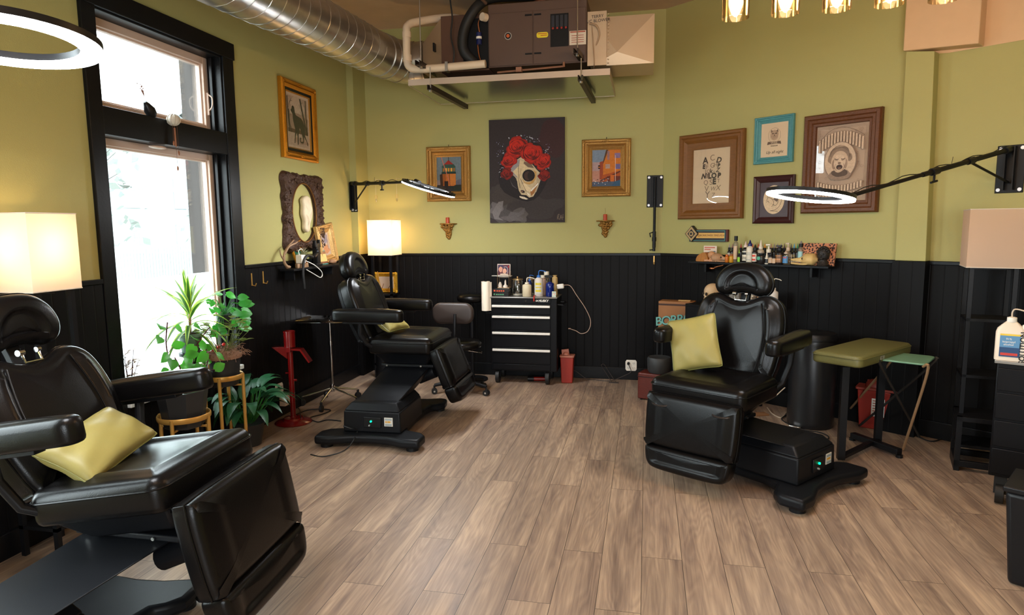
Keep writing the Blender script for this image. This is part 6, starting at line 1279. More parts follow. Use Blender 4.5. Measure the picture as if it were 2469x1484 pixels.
m = MB(); m.box((-0.085, -0.012, 0.0), (0.115, 0.012, 0.135), M=RX(R_(-14))); b_ = m.build('plaque_board', TEAL, t, smooth=0, bevel=0.004)
m = MB(); m.box((-0.077, -0.014, 0.008), (0.107, -0.012, 0.127), M=RX(R_(-14))); m.build('plaque_face', cm('plaque_maroon', (110, 66, 44)), b_, smooth=0)
m = MB(); m.box((-0.07, -0.016, 0.028), (0.10, -0.014, 0.10), M=RX(R_(-14))); m.build('plaque_panel', cm('plaque_cream', (222, 180, 110)), b_, smooth=0)
t = thing('leaning_frame', 'ornate pale gold frame leaning on the wall behind the headrest of the middle chair', 'framed picture', (-3.035, 5.90, ZL), RL)
MF = RX(R_(-5)) @ RY(R_(-8)) @ T(0, 0, 0.19)
GILTP = mat('pale_gilt', lin(196, 158, 98), 0.4, 0.6, bump=0.5, scale=110, var=0.3)
o = frame(t, 0.33, 0.385, ornate_prof(0.085, 0.04), GILTP); o.matrix_local = MF; ornaments(o, 0.33, 0.385, 0.02, 0.034, 0.013, GILTP)
m = MB(); m.box((-0.085, -0.010, -0.11), (0.085, -0.001, 0.11)); o = m.build('picture', cm('faded_print', (176, 150, 130)), t, smooth=0); o.matrix_local = MF
P = Pic(-85, -110, 85, 110, 0.165, 0.215, -0.0105); P.blob((190, 130, 90), 0, 50, 60, 40, 0.2, 2); P.blob((140, 130, 140), 0, -50, 60, 40, 0.2, 5); P.rect((110, 90, 84), 40, -90, 48, 60); o = P.build('picture_marks', t); o.matrix_local = MF
t = thing('sea_shell', 'smooth tan shell at the right end of the window wall shelf', 'shell', (-2.97, 5.865, ZL), RL)
m = MB(); m.sphere((0, 0, 0.024), 0.04, 16, sc=(1.4, 0.8, 0.6)); m.build('shell_body', cm('tan_shell', (150, 110, 80), 0.3), t, smooth=60)

# ======================= TOOL CHEST AND THINGS ON IT =======================
XA, XB, YF, YK, ZT = -1.55, -0.87, 6.45, 6.82, 0.885
CHB = mat('black_powder_coat', (0.005, 0.005, 0.006), 0.34, bump=0.04, scale=250, spec=0.2)
t = thing('tool_chest', 'black rolling tool chest with five drawers and silver handles by the back wall', 'tool chest', ((XA+XB)/2, (YF+YK)/2, 0))
M = T(-(XA+XB)/2, -(YF+YK)/2, 0)
m = MB(); m.box((XA, YF+0.012, 0.135), (XB, YK, ZT)); m.build('cabinet', CHB, t, M=M, bevel=0.006)
zz = [0.845, 0.78, 0.665, 0.50, 0.325, 0.155]; hz = [0.806, 0.692, 0.526, 0.351]
m = MB(); m.box((XA+0.012, YF+0.002, 0.838), (XB-0.06, YF+0.012, ZT-0.003)); m.build('header_panel', CHB, t, M=M, bevel=0.002)
tops = [0.832, 0.722, 0.556, 0.381, 0.212]
for i in range(4):
    m = MB(); m.box((XA+0.018, YF, tops[i+1]+0.004), (XB-0.066, YF+0.012, tops[i])); d = m.build('drawer', CHB, t, M=M, bevel=0.003)
    m = MB(); zc = tops[i]-0.027; m.box((XA+0.018, YF-0.022, zc-0.012), (XB-0.066, YF-0.002, zc+0.012)); m.build('drawer_handle', mat('satin_aluminium', (0.86, 0.82, 0.74), 0.45, 0.25), d, M=M, bevel=0.004)
m = MB(); m.box((XA+0.018, YF, 0.15), (XB-0.066, YF+0.012, 0.205)); m.build('base_panel', CHB, t, M=M, bevel=0.003)
m = MB(); m.cyl((-1.185, YF+0.004, 0.862), (-1.185, YF-0.006, 0.862), 0.012, n=18); m.build('key_lock', CHROME, t, M=M)
text('HUSKY', 0.032, mat('logo_white', lin(225, 220, 210), 0.4), t, M @ T(-1.005, YF+0.001, 0.863), 'lettering', 0.0005, shear=0.15, bold=0.0012)
m = MB(); m.box((-1.085, YF, 0.856), (-1.062, YF+0.002, 0.872)); m.add([(-1.092, YF, 0.858), (-1.075, YF, 0.876), (-1.068, YF, 0.868)], [(0, 1, 2)]); m.build('logo_mark', mat('logo_white', lin(225, 220, 210), 0.4), t, M=M)
m = MB(); m.box((XA-0.005, YF-0.005, ZT), (XB+0.005, YK+0.005, ZT+0.014)); m.build('top_surface', mat('worn_top_steel', (0.30, 0.29, 0.27), 0.3, 0.6), t, M=M, bevel=0.005)
m = MB(); m.tube([(XB+0.0, YF+0.06, 0.82), (XB+0.05, YF+0.06, 0.82), (XB+0.05, YK-0.06, 0.82), (XB+0.0, YK-0.06, 0.82)], 0.010, 8); m.build('side_handle', CHB, t, M=M)
for x in (XA+0.06, XB-0.10):
    for y in (YF+0.05, YK-0.05):
        m = MB(); m.cyl((x-0.018, y, 0.065), (x+0.018, y, 0.065), 0.065, n=24); w_ = m.build('caster_wheel', BLKR, t, M=M)
        m = MB(); m.box((x-0.03, y-0.02, 0.07), (x-0.022, y+0.02, 0.136)); m.box((x+0.022, y-0.02, 0.07), (x+0.03, y+0.02, 0.136)); m.cyl((x-0.03, y, 0.065), (x+0.03, y, 0.065), 0.008, n=8); m.build('caster_fork', CHB, w_, M=M)
ZC2 = ZT+0.014
def onchest(u, y): return at_y(u, 700, y).x
GC = 'bottles on the tool chest'
def cb(name, lab, u, y, vtop, r, bodym, capm, kind, labelm=None, hf=0.66, flat=1.0, stripes=None, cat='bottle', base=ZC2):
    x = onchest(u, y); h = at_y(u, vtop, y).z-base; return bottle(name, lab, 0, 0, 0, r, bodym, capm, kind, labelm, hf, GC, place=((x, y, base), 0), htot=h, flat=flat, stripes=stripes, cat=cat)
cb('squeeze_bottle', 'cream squeeze bottle with a bent straw on the tool chest', 1270.5, 6.50, 670, 0.046, CREAMB, WHITEB, 'straw', None, 0.66, 0.8)
cb('squeeze_bottle', 'frosted bottle with a blue bent straw and bright stickers on the tool chest', 1299, 6.54, 653, 0.044, cm('frosted_bottle', (206, 196, 186)), cm('straw_blue', (50, 110, 190)), 'straw', cm('sticker_paper', (200, 200, 190)), 0.72, 0.8, stripes=(cm('sticker_yellow2', (214, 190, 60)), [(0.62, 0.12), (0.46, 0.07), (0.25, 0.12)]))
cb('spray_bottle', 'blue glass spray bottle with a black trigger head on the tool chest', 1326, 6.55, 664, 0.042, mat('cobalt_glass', (0.005, 0.015, 0.14), 0.08), BLK, 'spray', None, 0.66)
cb('plastic_bottle', 'pinkish bottle behind the frosted one on the tool chest', 1309, 6.68, 664, 0.035, cm('pinkish_bottle', (196, 160, 140)), WHITEB, 'flat', None, 0.85)
cb('pump_bottle', 'bottle with a round white top at the back of the tool chest', 1318, 6.74, 655, 0.036, SMOKE, WHITEB, 'flat', None, 0.80)
cb('squeeze_bottle', 'small blue-capped bottle behind the cream squeeze bottle', 1277, 6.66, 664, 0.026, cm('blue_body', (20, 36, 90)), cm('straw_blue', (50, 110, 190)), 'straw', None, 0.7)
cb('carton', 'tall tan paper carton at the back right of the tool chest', 1338, 6.72, 664, 0.030, cm('tan_carton', (200, 168, 110)), cm('tan_carton', (200, 168, 110)), 'flat', None, 0.94, cat='carton')
def gjar(lab, u, y, vtop, r):
    x = onchest(u, y); h = at_y(u, vtop, y).z-ZC2; t = thing('glass_jar', lab, 'jar', (x, y, ZC2), 0, 'clear lidded jars on the tool chest')
    m = MB(); m.lathe([(r*0.9, 0), (r, 0.01), (r, h*0.72), (r*0.85, h*0.80), (r*0.85, h*0.82)], 28, cap=False); m.build('glass_body', CLEARP, t, smooth=50)
    m = MB(); m.lathe([(r*0.95, h*0.82), (r*0.95, h*0.88), (r*0.4, h*0.92), (r*0.12, h*0.93), (r*0.16, h*0.97), (r*0.1, h)], 24); m.build('lid', mat('lid_brass', (0.50, 0.33, 0.16), 0.3, 0.9), t, smooth=50)
    m = MB(); m.lathe([(r*0.86, 0.004), (r*0.88, h*0.06), (r*0.8, h*0.07)], 24); m.build('cotton_pads', WHT, t)
gjar('clear jar with a brass lid in the middle of the tool chest', 1248, 6.62, 667, 0.060)
gjar('clear jar with a brass lid behind the cream squeeze bottle', 1279, 6.70, 667, 0.045)
t = thing('tray_rack', 'small two-tier wire rack with a white dish and photo card on the tool chest', 'rack', (onchest(1215, 6.55), 6.57, ZC2+0.075), 0)
z1 = at_y(1215, 667, 6.55).z-ZC2-0.075
m = MB()
for x in (-0.06, 0.06):
    for y in (-0.045, 0.045): m.cyl((x, y, 0), (x, y, z1+0.05), 0.003, n=6)
m.tube([(-0.06, -0.045, 0.01), (0.06, -0.045, 0.01), (0.06, 0.045, 0.01), (-0.06, 0.045, 0.01)], 0.003, 6, closed=True); m.build('wire_legs', mat('bronze_wire', (0.30, 0.19, 0.10), 0.35, 0.9), t)
m = MB(); m.lathe([(0.05, z1-0.012), (0.085, z1+0.004), (0.083, z1+0.007), (0.05, z1-0.006)], 28, M=S(1, 0.75, 1)); m.box((-0.13, -0.008, z1+0.002), (-0.07, 0.008, z1+0.007)); m.build('white_dish', WHT, t, smooth=50)
m = MB(); m.box((-0.055, -0.005, -0.004), (0.055, 0.02, 0.0)); m.build('lower_tray', STEEL, t)
t2 = thing('photo_card', 'small white-bordered photo of two people propped on the wire rack', 'photo', (onchest(1215, 6.55), 6.55, ZC2+0.075+z1+0.009), 0)
m = MB(); m.box((-0.068, 0, 0), (0.068, 0.002, 0.118), M=RX(R_(-6))); m.build('photo_paper', cm('photo_border', (222, 206, 190)), t2, smooth=0)
P = Pic(0, 0, 100, 90, 0.122, 0.104, -0.0008); P.rect((84, 40, 50), 0, 0, 100, 90); P.blob((54, 44, 70), 28, 30, 26, 34, 0.1, 2); P.blob((54, 44, 66), 66, 44, 28, 34, 0.1, 5); P.blob((196, 140, 116), 24, 42, 16, 26, 0.08, 3); P.blob((206, 150, 124), 58, 56, 16, 24, 0.08, 4); P.curve((210, 190, 186), [(50, 22), (74, 20), (84, 44), (82, 80)], 3); P.rect((176, 30, 30), 86, 10, 94, 26); P.poly((190, 170, 150), [(20, 80), (60, 76), (90, 84), (88, 90), (20, 90)]); o = P.build('photo_image', t2); o.location = (0, 0, 0.059); o.rotation_euler = (R_(-6), 0, 0)
t = thing('cup_set', 'tiny clear cup and white cone sitting in the wire rack', 'cups', (onchest(1212, 6.55), 6.57, ZC2+0.080), 0)
m = MB(); m.lathe([(0.022, 0), (0.026, 0.02), (0.01, 0.035), (0.008, 0.07), (0.004, 0.085)], 16, c=(0.025, 0, 0)); m.lathe([(0.02, 0), (0.02, 0.03), (0.008, 0.06)], 14, c=(-0.03, 0, 0)); m.build('cup', cm('frosted_white', (214, 200, 184)), t, smooth=60)
for i, (dz, lab, c1) in enumerate(((0.0, 'lower of two small black boxes with coloured print stacked on the chest', (90, 150, 110)), (0.037, 'upper of two small black boxes with an orange dot stacked on the chest', (214, 84, 50)))):
    t = thing('supply_box', lab, 'box', (onchest(1212, 6.55), 6.55, ZC2+dz), R_(-4+6*i), 'black supply boxes')
    m = MB(); m.box((-0.10, -0.05, 0), (0.075, 0.06, 0.0365)); m.build('box_body', INKB, t, bevel=0.002)
    m = MB(); m.cyl((-0.075, -0.05, 0.02), (-0.075, -0.052, 0.02), 0.009, n=14); [m.box((-0.055+k*0.022, -0.052, 0.012), (-0.040+k*0.022, -0.05, 0.024)) for k in range(4)]; m.build('box_print', cm('box_print_%d' % i, c1), t)
# paper towels, white box with cable, sticker
t = thing('paper_towel_roll', 'white paper towel roll hanging upright on the left side of the tool chest', 'paper towels', (-1.60, 6.46, 0.755), 0)
m = MB(); m.cyl((0, 0, 0), (0, 0, 0.298), 0.044, n=32); m.build('towel_roll', cm('towel_white', (238, 226, 206), 0.85), t, smooth=50)
m = MB(); m.tube([(0.04, -0.022, 0.002), (0.062, 0.01, 0.002)], 0.002, 4); m.add([(0.038, -0.02, 0), (0.060, 0.012, 0), (0.060, 0.012, 0.292), (0.038, -0.02, 0.292)], [(0, 1, 2, 3)]); m.build('loose_sheet', cm('towel_white', (238, 226, 206), 0.85), t)
m = MB(); m.cyl((0, 0, -0.02), (0, 0, 0.31), 0.012, n=12); m.box((0.0, -0.01, -0.028), (0.052, 0.03, -0.018)); m.build('towel_holder', BLKM, t)
t = thing('power_bank', 'white power bank with a long curling cable beside the tool chest', 'power bank', (at_y(1350, 690, 6.6).x, 6.60, at_y(1350, 697, 6.6).z), 0)
m = MB(); m.box((-0.03, -0.02, 0), (0.045, 0.02, 0.05), M=RY(R_(-6))); m.build('bank_body', WHT, t, bevel=0.012)
tx, tz = t.location.x, t.location.z
pts = [at_y(u, v, 6.66)-t.location for u, v in ((1360, 688), (1375, 690), (1390, 712), (1412, 745), (1424, 775), (1418, 798), (1402, 805), (1388, 798), (1373, 793))]
m = MB(); m.tube(spline(pts, 8), 0.0035, 6); m.cyl(pts[-1]-Vector((0.012, 0, 0)), pts[-1]+Vector((0.012, 0, 0)), 0.006, n=8); m.build('cable', mat('pinkish_cable', lin(190, 160, 140), 0.5), t)
t = thing('small_sticker_card', 'tiny white card with a green mark at the right corner of the tool chest', 'card', (-0.905, 6.50, ZC2), 0)
m = MB(); m.box((-0.02, 0, 0), (0.02, 0.002, 0.055)); m.build('card', WHT, t, smooth=0)
P = Pic(0, 0, 40, 55, 0.036, 0.050, -0.0008); P.rect((90, 150, 120), 4, 4, 36, 50); P.rect((226, 214, 200), 8, 9, 32, 46); P.line((190, 60, 50), [(16, 18), (24, 18), (24, 38)], 4); o = P.build('card_print', t); o.location = (0, 0, 0.0275)
t = thing('red_pen', 'red marker lying over the front edge of the tool chest top', 'marker', (onchest(1288, 6.45), 6.445, ZC2+0.006), 0)
m = MB(); m.tube([(0.0, 0.06, 0.006), (0.0, 0.0, 0.006), (0.0, -0.012, -0.008), (0.0, -0.014, -0.045)], 0.006, 8); m.build('marker_body', cm('marker_red', (190, 30, 20)), t)
# sharps containers
SHR = mat('translucent_red_plastic', lin(150, 44, 34), 0.35)
def sharps(lab, p, rz, w, d, h, lidm, openl=True):
    t = thing('sharps_container', lab, 'sharps container', p, rz, 'red sharps containers')
    k = 0.84; m = MB(); m.hexa([(-w/2*k, -d/2*k, 0), (w/2*k, -d/2*k, 0), (w/2*k, d/2*k, 0), (-w/2*k, d/2*k, 0)], [(-w/2, -d/2, h), (w/2, -d/2, h), (w/2, d/2, h), (-w/2, d/2, h)]); b_ = m.build('container_body', SHR, t, bevel=0.008)
    m = MB(); m.prism(rrect(w*1.12, d*1.12, 0.02), h, h+0.018); m.build('lid', lidm, t, bevel=0.003)
    m = MB(); m.box((-w*0.1, -0.005, h+0.016), (w*0.45, 0.01, h+0.075), M=RY(R_(-8))); m.sphere((-w*0.1, -0.005, h+0.02), w*0.25, 12, sc=(1, 0.8, 0.9)); m.build('flap', lidm, t, smooth=50)
    return t
sharps('small red sharps container on the floor right of the tool chest', (at_z(1369, 920).x, 6.62, 0), 0, 0.135, 0.12, 0.27, mat('sharps_lid_pale', lin(176, 110, 90), 0.45))
ts = sharps('large red sharps container with a white label under the green table', (1.80, 5.50, 0), RANG+R_(12), 0.27, 0.16, 0.31, mat('sharps_lid_red', lin(150, 62, 50), 0.45))
m = MB(); m.box((-0.03, -0.085, 0.11), (0.06, -0.0815, 0.25)); lb = m.build('hazard_label', WHT, ts, smooth=0)
m = MB(); m.cyl((0.035, -0.0855, 0.19), (0.035, -0.087, 0.19), 0.014, n=14); [m.box((-0.022, -0.0865, z), (0.01, -0.0855, z+0.006)) for z in (0.13, 0.15, 0.17, 0.19, 0.21, 0.23)]; m.build('label_print', cm('hazard_red', (170, 40, 30)), lb)
t = thing('small_red_tool', 'red handled tool lying under the tool chest between the casters', 'tool', (-1.03, 6.60, 0.0), R_(8))
m = MB(); m.cyl((-0.10, 0, 0.03), (0.02, 0, 0.03), 0.022, n=14); m.build('tool_grip', cm('dark_red', (120, 24, 18)), t); m = MB(); m.cyl((-0.16, 0, 0.03), (-0.10, 0, 0.03), 0.027, n=14); m.cyl((-0.165, 0, 0.03), (-0.16, 0, 0.03), 0.02, n=14); m.build('tool_head', BLK, t)
# ======================= PLANTS BY THE WINDOW =======================
def leafmat(name, rgb, tr=0.35):
    if name in _M: return _M[name]
    m = bpy.data.materials.new(name); m.use_nodes = True; nt = m.node_tree; N = nt.nodes; L = nt.links; out = N['Material Output']; p = N['Principled BSDF']
    p.inputs['Base Color'].default_value = lin(*rgb); p.inputs['Roughness'].default_value = 0.4
    t = N.new('ShaderNodeBsdfTranslucent'); c = lin(*rgb); t.inputs[0].default_value = (min(1, c[0]*1.5), min(1, c[1]*1.7), c[2], 1)
    mx = N.new('ShaderNodeMixShader'); mx.inputs[0].default_value = tr; L.new(p.outputs[0], mx.inputs[1]); L.new(t.outputs[0], mx.inputs[2]); L.new(mx.outputs[0], out.inputs[0]); _M[name] = m; return m
def blade(mb, base, d, L_, w, droop=0.5, twist=0.0, n=8, shape=1.0, fold=0.25, stripe=None):
    d = Vector(d).normalized(); side = d.cross(Vector((0, 0, 1))); side = side.normalized() if side.length > 1e-3 else Vector((1, 0, 0))
    pts = []; p = Vector(base); dd = d.copy()
    for k in range(n+1):
        pts.append(p.copy()); p += dd*(L_/n); dd = (dd+Vector((0, 0, -droop/n*1.6))).normalized()
    vs = []; fs = []; mi = []
    for k, q_ in enumerate(pts):
        u = k/n; ww = w*0.5*(math.sin(PI*min(1, (u**0.65)*1.0))**shape if 0 < u < 1 else (0.12 if u == 0 else 0.01)); up = side.cross((pts[min(k+1, n)]-pts[max(k-1, 0)]).normalized())
        for s_, hgt in ((-1, fold), (-0.55, fold*0.4), (0, 0), (0.55, fold*0.4), (1, fold)): vs.append(q_+side*s_*ww+up*ww*hgt)
    for k in range(n):
        for j in range(4): fs.append((k*5+j, k*5+j+1, (k+1)*5+j+1, (k+1)*5+j))
    o = len(mb.v); mb.v += vs
    for i, f in enumerate(fs): mb.f.append([x+o for x in f]); mb.c.append(None); mb.mi.append((1 if (i % 4) in (0, 3) else 0) if stripe else 0)
def heart(mb, base, d, nrm, L_, w, n=8):
    d = Vector(d).normalized(); nrm = Vector(nrm).normalized(); s_ = d.cross(nrm).normalized(); nrm = s_.cross(d)
    vs = [Vector(base)+d*L_*0.05]; prof = [(0.0, 0.25), (0.12, 0.82), (0.32, 1.0), (0.55, 0.86), (0.78, 0.5), (1.0, 0.0)]
    vs = []; 
    for u, ww in prof:
        c = Vector(base)+d*L_*u+nrm*(0.06*L_*math.sin(PI*u))
        for s2 in (-1, -0.5, 0, 0.5, 1): vs.append(c+s_*s2*ww*w*0.5-d*(0.10*L_ if (abs(s2) == 1 and u < 0.05) else 0)+nrm*abs(s2)*ww*w*0.07)
    fs = [(k*5+j, k*5+j+1, (k+1)*5+j+1, (k+1)*5+j) for k in range(len(prof)-1) for j in range(4)]
    mb.add(vs, fs)
TERR = mat('dark_planter', (0.02, 0.021, 0.023), 0.4); SOIL = mat('potting_soil', lin(60, 44, 34), 0.95, bump=0.8, scale=80)
def stand(lab, x, y, zr, r, rz=0.4):
    t = thing('plant_stand', lab, 'plant stand', (x, y, 0), rz, 'brass plant stands')
    m = MB(); n = 40; m.tube([(r*math.cos(2*PI*k/n), r*math.sin(2*PI*k/n), zr) for k in range(n)], 0.005, 8, closed=True, flat=3.4, up=(0, 0, 1)); m.build('ring', GOLD, t)
    for k in range(4):
        a = k*PI/2; m = MB(); c, s_ = r*math.cos(a), r*math.sin(a); m.cyl((c, s_, 0), (c, s_, zr+0.012), 0.0115, n=12); m.build('leg', GOLD, t)
    m = MB(); m.box((-r, -0.008, zr-0.07), (r, 0.008, zr-0.06)); m.box((-0.008, -r, zr-0.07), (0.008, r, zr-0.06)); m.build('cross_bar', GOLD, t)
    return t
# tall stand with mossy pot
SX, SY = -2.84, 3.93
stand('taller brass plant stand holding the mossy pot by the window', SX, SY, 0.60, 0.125)
t = thing('potted_plant', 'dark pot topped with shaggy dry moss and small green leaves, on the taller brass stand', 'potted plant', (SX, SY, 0.54), 0, 'window plants')
m = MB(); m.lathe([(0.09, 0), (0.10, 0.01), (0.115, 0.18), (0.122, 0.185), (0.122, 0.20), (0.10, 0.20), (0.10, 0.17)], 28); m.build('pot', TERR, t, smooth=40)
m = MB(); rr = random.Random(11); m.sphere((0, 0, 0.20), 0.12, 14, sc=(1.1, 1.1, 0.35))
for k in range(420):
    a = rr.uniform(0, 2*PI); r = rr.uniform(0.02, 0.15); p = Vector((r*math.cos(a), r*math.sin(a), 0.225+rr.uniform(-0.03, 0.04)*(1.3-r*5))); d = Vector((rr.uniform(-1, 1)+math.cos(a)*0.6, rr.uniform(-1, 1)+math.sin(a)*0.6, rr.uniform(-0.7, 0.5)))*0.035; m.tube([p, p+d*0.6+Vector((0, 0, 0.01)), p+d*1.2], 0.0016, 3, caps=False)
m.build('dry_moss', mat('dry_moss', lin(136, 100, 78), 0.9), t)
m = MB()
for k in range(34):
    a = rr.uniform(0, 2*PI); el = rr.uniform(0.5, 1.4); L_ = rr.uniform(0.12, 0.26); b_ = Vector((0.03*math.cos(a), 0.03*math.sin(a), 0.22)); e = b_+Vector((math.cos(a)*math.cos(el), math.sin(a)*math.cos(el), math.sin(el)))*L_; m.tube([b_, e], 0.0015, 4, mi=0)
    for q_ in range(2): a2 = rr.uniform(0, 2*PI); heart(m, e, (math.cos(a2), math.sin(a2), 0.1), (0.2, 0.1, 1), 0.055, 0.035)
m.build('small_leaves', leafmat('olive_leaf', (100, 112, 50)), t, smooth=60)
m = MB(); [m.sphere((0.02*k-0.03, -0.05+0.03*k, 0.25+0.015*k), 0.012, 8) for k in range(3)]; m.build('red_fruit', cm('red_fruit', (200, 30, 24)), t)
# short stand with black faceted pot and round-leaved climber
TX, TY = -2.80, 3.47
stand('shorter brass plant stand holding the faceted black pot by the window', TX, TY, 0.455, 0.15, 0.2)
t = thing('potted_plant', 'round-leaved green climber in a faceted black pot, on the shorter brass stand', 'potted plant', (TX, TY, 0.39), 0, 'window plants')
m = MB(); n8 = 8; m.lathe([(0.11, 0), (0.115, 0.005), (0.145, 0.20), (0.150, 0.23), (0.13, 0.23), (0.125, 0.18)], 8); m.build('pot', TERR, t, smooth=0)
m = MB(); m.cyl((0, 0, 0.19), (0, 0, 0.20), 0.125, n=20); m.build('soil', SOIL, t)
m = MB(); rr = random.Random(21); lv = MB()
stems = []
for (dx, dy, hh) in ((-0.02, -0.10, 0.47), (0.02, 0.06, 0.30), (0.03, -0.12, 0.26), (0.05, 0.12, 0.26), (-0.03, 0.26, 0.38)):
    sp = spline([(0, dy*0.2, 0.19), (dx, dy*0.5, 0.19+hh*0.35), (dx*2, dy*0.8+0.02, 0.19+hh*0.7), (dx+0.0, dy*1.1+0.05, 0.19+hh)], 6); m.tube(sp, 0.004, 6)
    for k in range(4, len(sp), 3):
        for s_ in ((-1, 1) if k % 2 == 0 else (-1,)):
            a = rr.uniform(-0.6, 0.6)+(PI/2)*s_; p = sp[k]; e = p+Vector((0.035*rr.uniform(-0.3, 1.2), 0.05*math.sin(a), rr.uniform(-0.015, 0.035))); m.tube([p, e], 0.002, 4)
            heart(lv, e, (rr.uniform(-0.3, 0.5), math.sin(a)*0.8, rr.uniform(-0.7, 0.4)), (rr.uniform(0.5, 1), rr.uniform(-0.5, 0.3), rr.uniform(0.1, 0.8)), rr.uniform(0.075, 0.095), rr.uniform(0.055, 0.075))
m.build('stems', cm('purple_stem', (80, 40, 44)), t); lv.build('round_leaves', leafmat('bright_leaf', (66, 140, 46), 0.4), t, smooth=60)
m = MB(); m.cyl((0.05, 0.15, 0.2), (0.05, 0.16, 0.45), 0.006, n=8); m.cyl((0.03, 0.22, 0.2), (0.03, 0.22, 0.38), 0.005, n=8); m.build('support_stick', cm('bamboo', (190, 150, 90)), t)
# dracaena in a green pot, raised on a stump behind
DX, DY, DZ = -2.93, 3.74, 0.80
t = thing('plant_pedestal', 'slim dark pedestal behind the brass stands lifting the spiky plant', 'pedestal', (DX, DY, 0))
m = MB(); m.box((-0.03, -0.03, 0), (0.03, 0.03, DZ-0.02)); m.cyl((0, 0, DZ-0.02), (0, 0, DZ), 0.075, n=20); m.cyl((0, 0, 0), (0, 0, 0.02), 0.09, n=20); m.build('pedestal_post', BLKM, t)
t = thing('potted_plant', 'spiky striped plant in a small green pot, highest of the window plants', 'potted plant', (DX, DY, DZ), 0, 'window plants')
m = MB(); m.lathe([(0.05, 0), (0.055, 0.005), (0.068, 0.10), (0.074, 0.105), (0.074, 0.125), (0.064, 0.125), (0.06, 0.10)], 24); m.build('pot', cm('sage_pot', (92, 118, 100), 0.6), t, smooth=40)
m = MB(); m.sphere((0, 0, 0.115), 0.062, 14, sc=(1, 1, 0.3)); m.build('soil', SOIL, t)
m = MB(); m.cyl((0, 0, 0.1), (0.005, 0.01, 0.33), 0.009, n=8); m.build('stem', cm('tan_stem', (140, 110, 70)), t)
m = MB(); rr = random.Random(31)
for k in range(34):
    a = k*2.4; tier = k/34; el = 0.05+1.35*tier**1.3+rr.uniform(-0.15, 0.15); z = 0.14+0.20*tier; L_ = rr.uniform(0.30, 0.40)*(1.0 if tier < 0.6 else 0.62)
    blade(m, (0.003, 0.006, z), (math.cos(a)*math.cos(el)*0.4, math.sin(a)*math.cos(el), math.sin(el)), L_, 0.034, droop=1.0*(1-tier)+0.1, stripe=True, shape=0.8)

for v_ in m.v: v_.x = max(v_.x, LX-0.10-DX)
m.build('striped_leaves', [leafmat('dark_stripe_leaf', (60, 104, 44), 0.3), leafmat('lime_edge_leaf', (170, 190, 90), 0.4)], t, smooth=60)
# pothos-like leafy plant trailing beside
t = thing('potted_plant', 'leafy green plant in a small dark pot right of the spiky one', 'potted plant', (-2.95, 4.13, 0.90), 0, 'window plants')
m = MB(); m.lathe([(0.04, 0), (0.055, 0.09), (0.06, 0.10), (0.05, 0.10)], 20); m.build('pot', TERR, t, smooth=40)
m = MB(); rr = random.Random(41); st = MB()
for k in range(30):
    a = rr.uniform(0, 2*PI); r = rr.uniform(0.05, 0.17); e = Vector((r*math.cos(a)*0.45+0.03, r*math.sin(a), 0.12+rr.uniform(-0.15, 0.13))); st.tube([Vector((0, 0, 0.09)), e*0.5+Vector((0, 0, 0.1)), e], 0.002, 4); heart(m, e, (0.4, math.sin(a), rr.uniform(-0.6, 0.2)), (0.8, -0.3, 0.6), rr.uniform(0.07, 0.11), rr.uniform(0.05, 0.075))
m.build('leaves', leafmat('mid_leaf', (52, 124, 48), 0.35), t, smooth=60); st.build('stems', leafmat('mid_leaf', (52, 124, 48), 0.35), t)
t = thing('plant_pedestal', 'slim dark wall bracket post behind the mossy pot', 'pedestal', (-2.99, 4.13, 0)); m = MB(); m.box((-0.02, -0.02, 0), (0.02, 0.02, 0.89)); m.box((-0.05, -0.05, 0.885), (0.09, 0.05, 0.90)); m.build('pedestal_post', BLKM, t)
# peace lily on the floor
LXp, LYp = -2.90, 4.26
t = thing('potted_plant', 'dark green lily-like plant with long glossy leaves on the floor by the window', 'potted plant', (LXp, LYp, 0), 0, 'window plants')
m = MB(); m.lathe([(0.09, 0), (0.12, 0.16), (0.125, 0.17), (0.105, 0.17)], 24); m.build('pot', TERR, t, smooth=40)
m = MB(); m.cyl((0, 0, 0.14), (0, 0, 0.15), 0.105, n=20); m.build('soil', SOIL, t)
m = MB(); st = MB(); rr = random.Random(51)
for k in range(52):
    a = k*2.4+rr.uniform(-0.3, 0.3); el = rr.uniform(0.55, 1.25); L0_ = rr.uniform(0.16, 0.30); d = Vector((math.cos(a)*math.cos(el)*0.7+0.02, math.sin(a)*math.cos(el), math.sin(el))); b_ = Vector((0.03*math.cos(a), 0.03*math.sin(a), 0.15)); e = b_+d*L0_; st.tube([b_, e], 0.0028, 5)
    blade(m, e, (d.x*0.9+0.05, d.y*1.1, d.z*0.45), rr.uniform(0.20, 0.27), rr.uniform(0.065, 0.09), droop=1.1, shape=0.9, fold=0.15)

for v_ in m.v: v_.x = max(v_.x, LX+0.05-LXp)
m.build('glossy_leaves', leafmat('lily_leaf', (34, 84, 52), 0.15), t, smooth=60); st.build('stems', leafmat('mid_leaf', (52, 124, 48), 0.35), t)
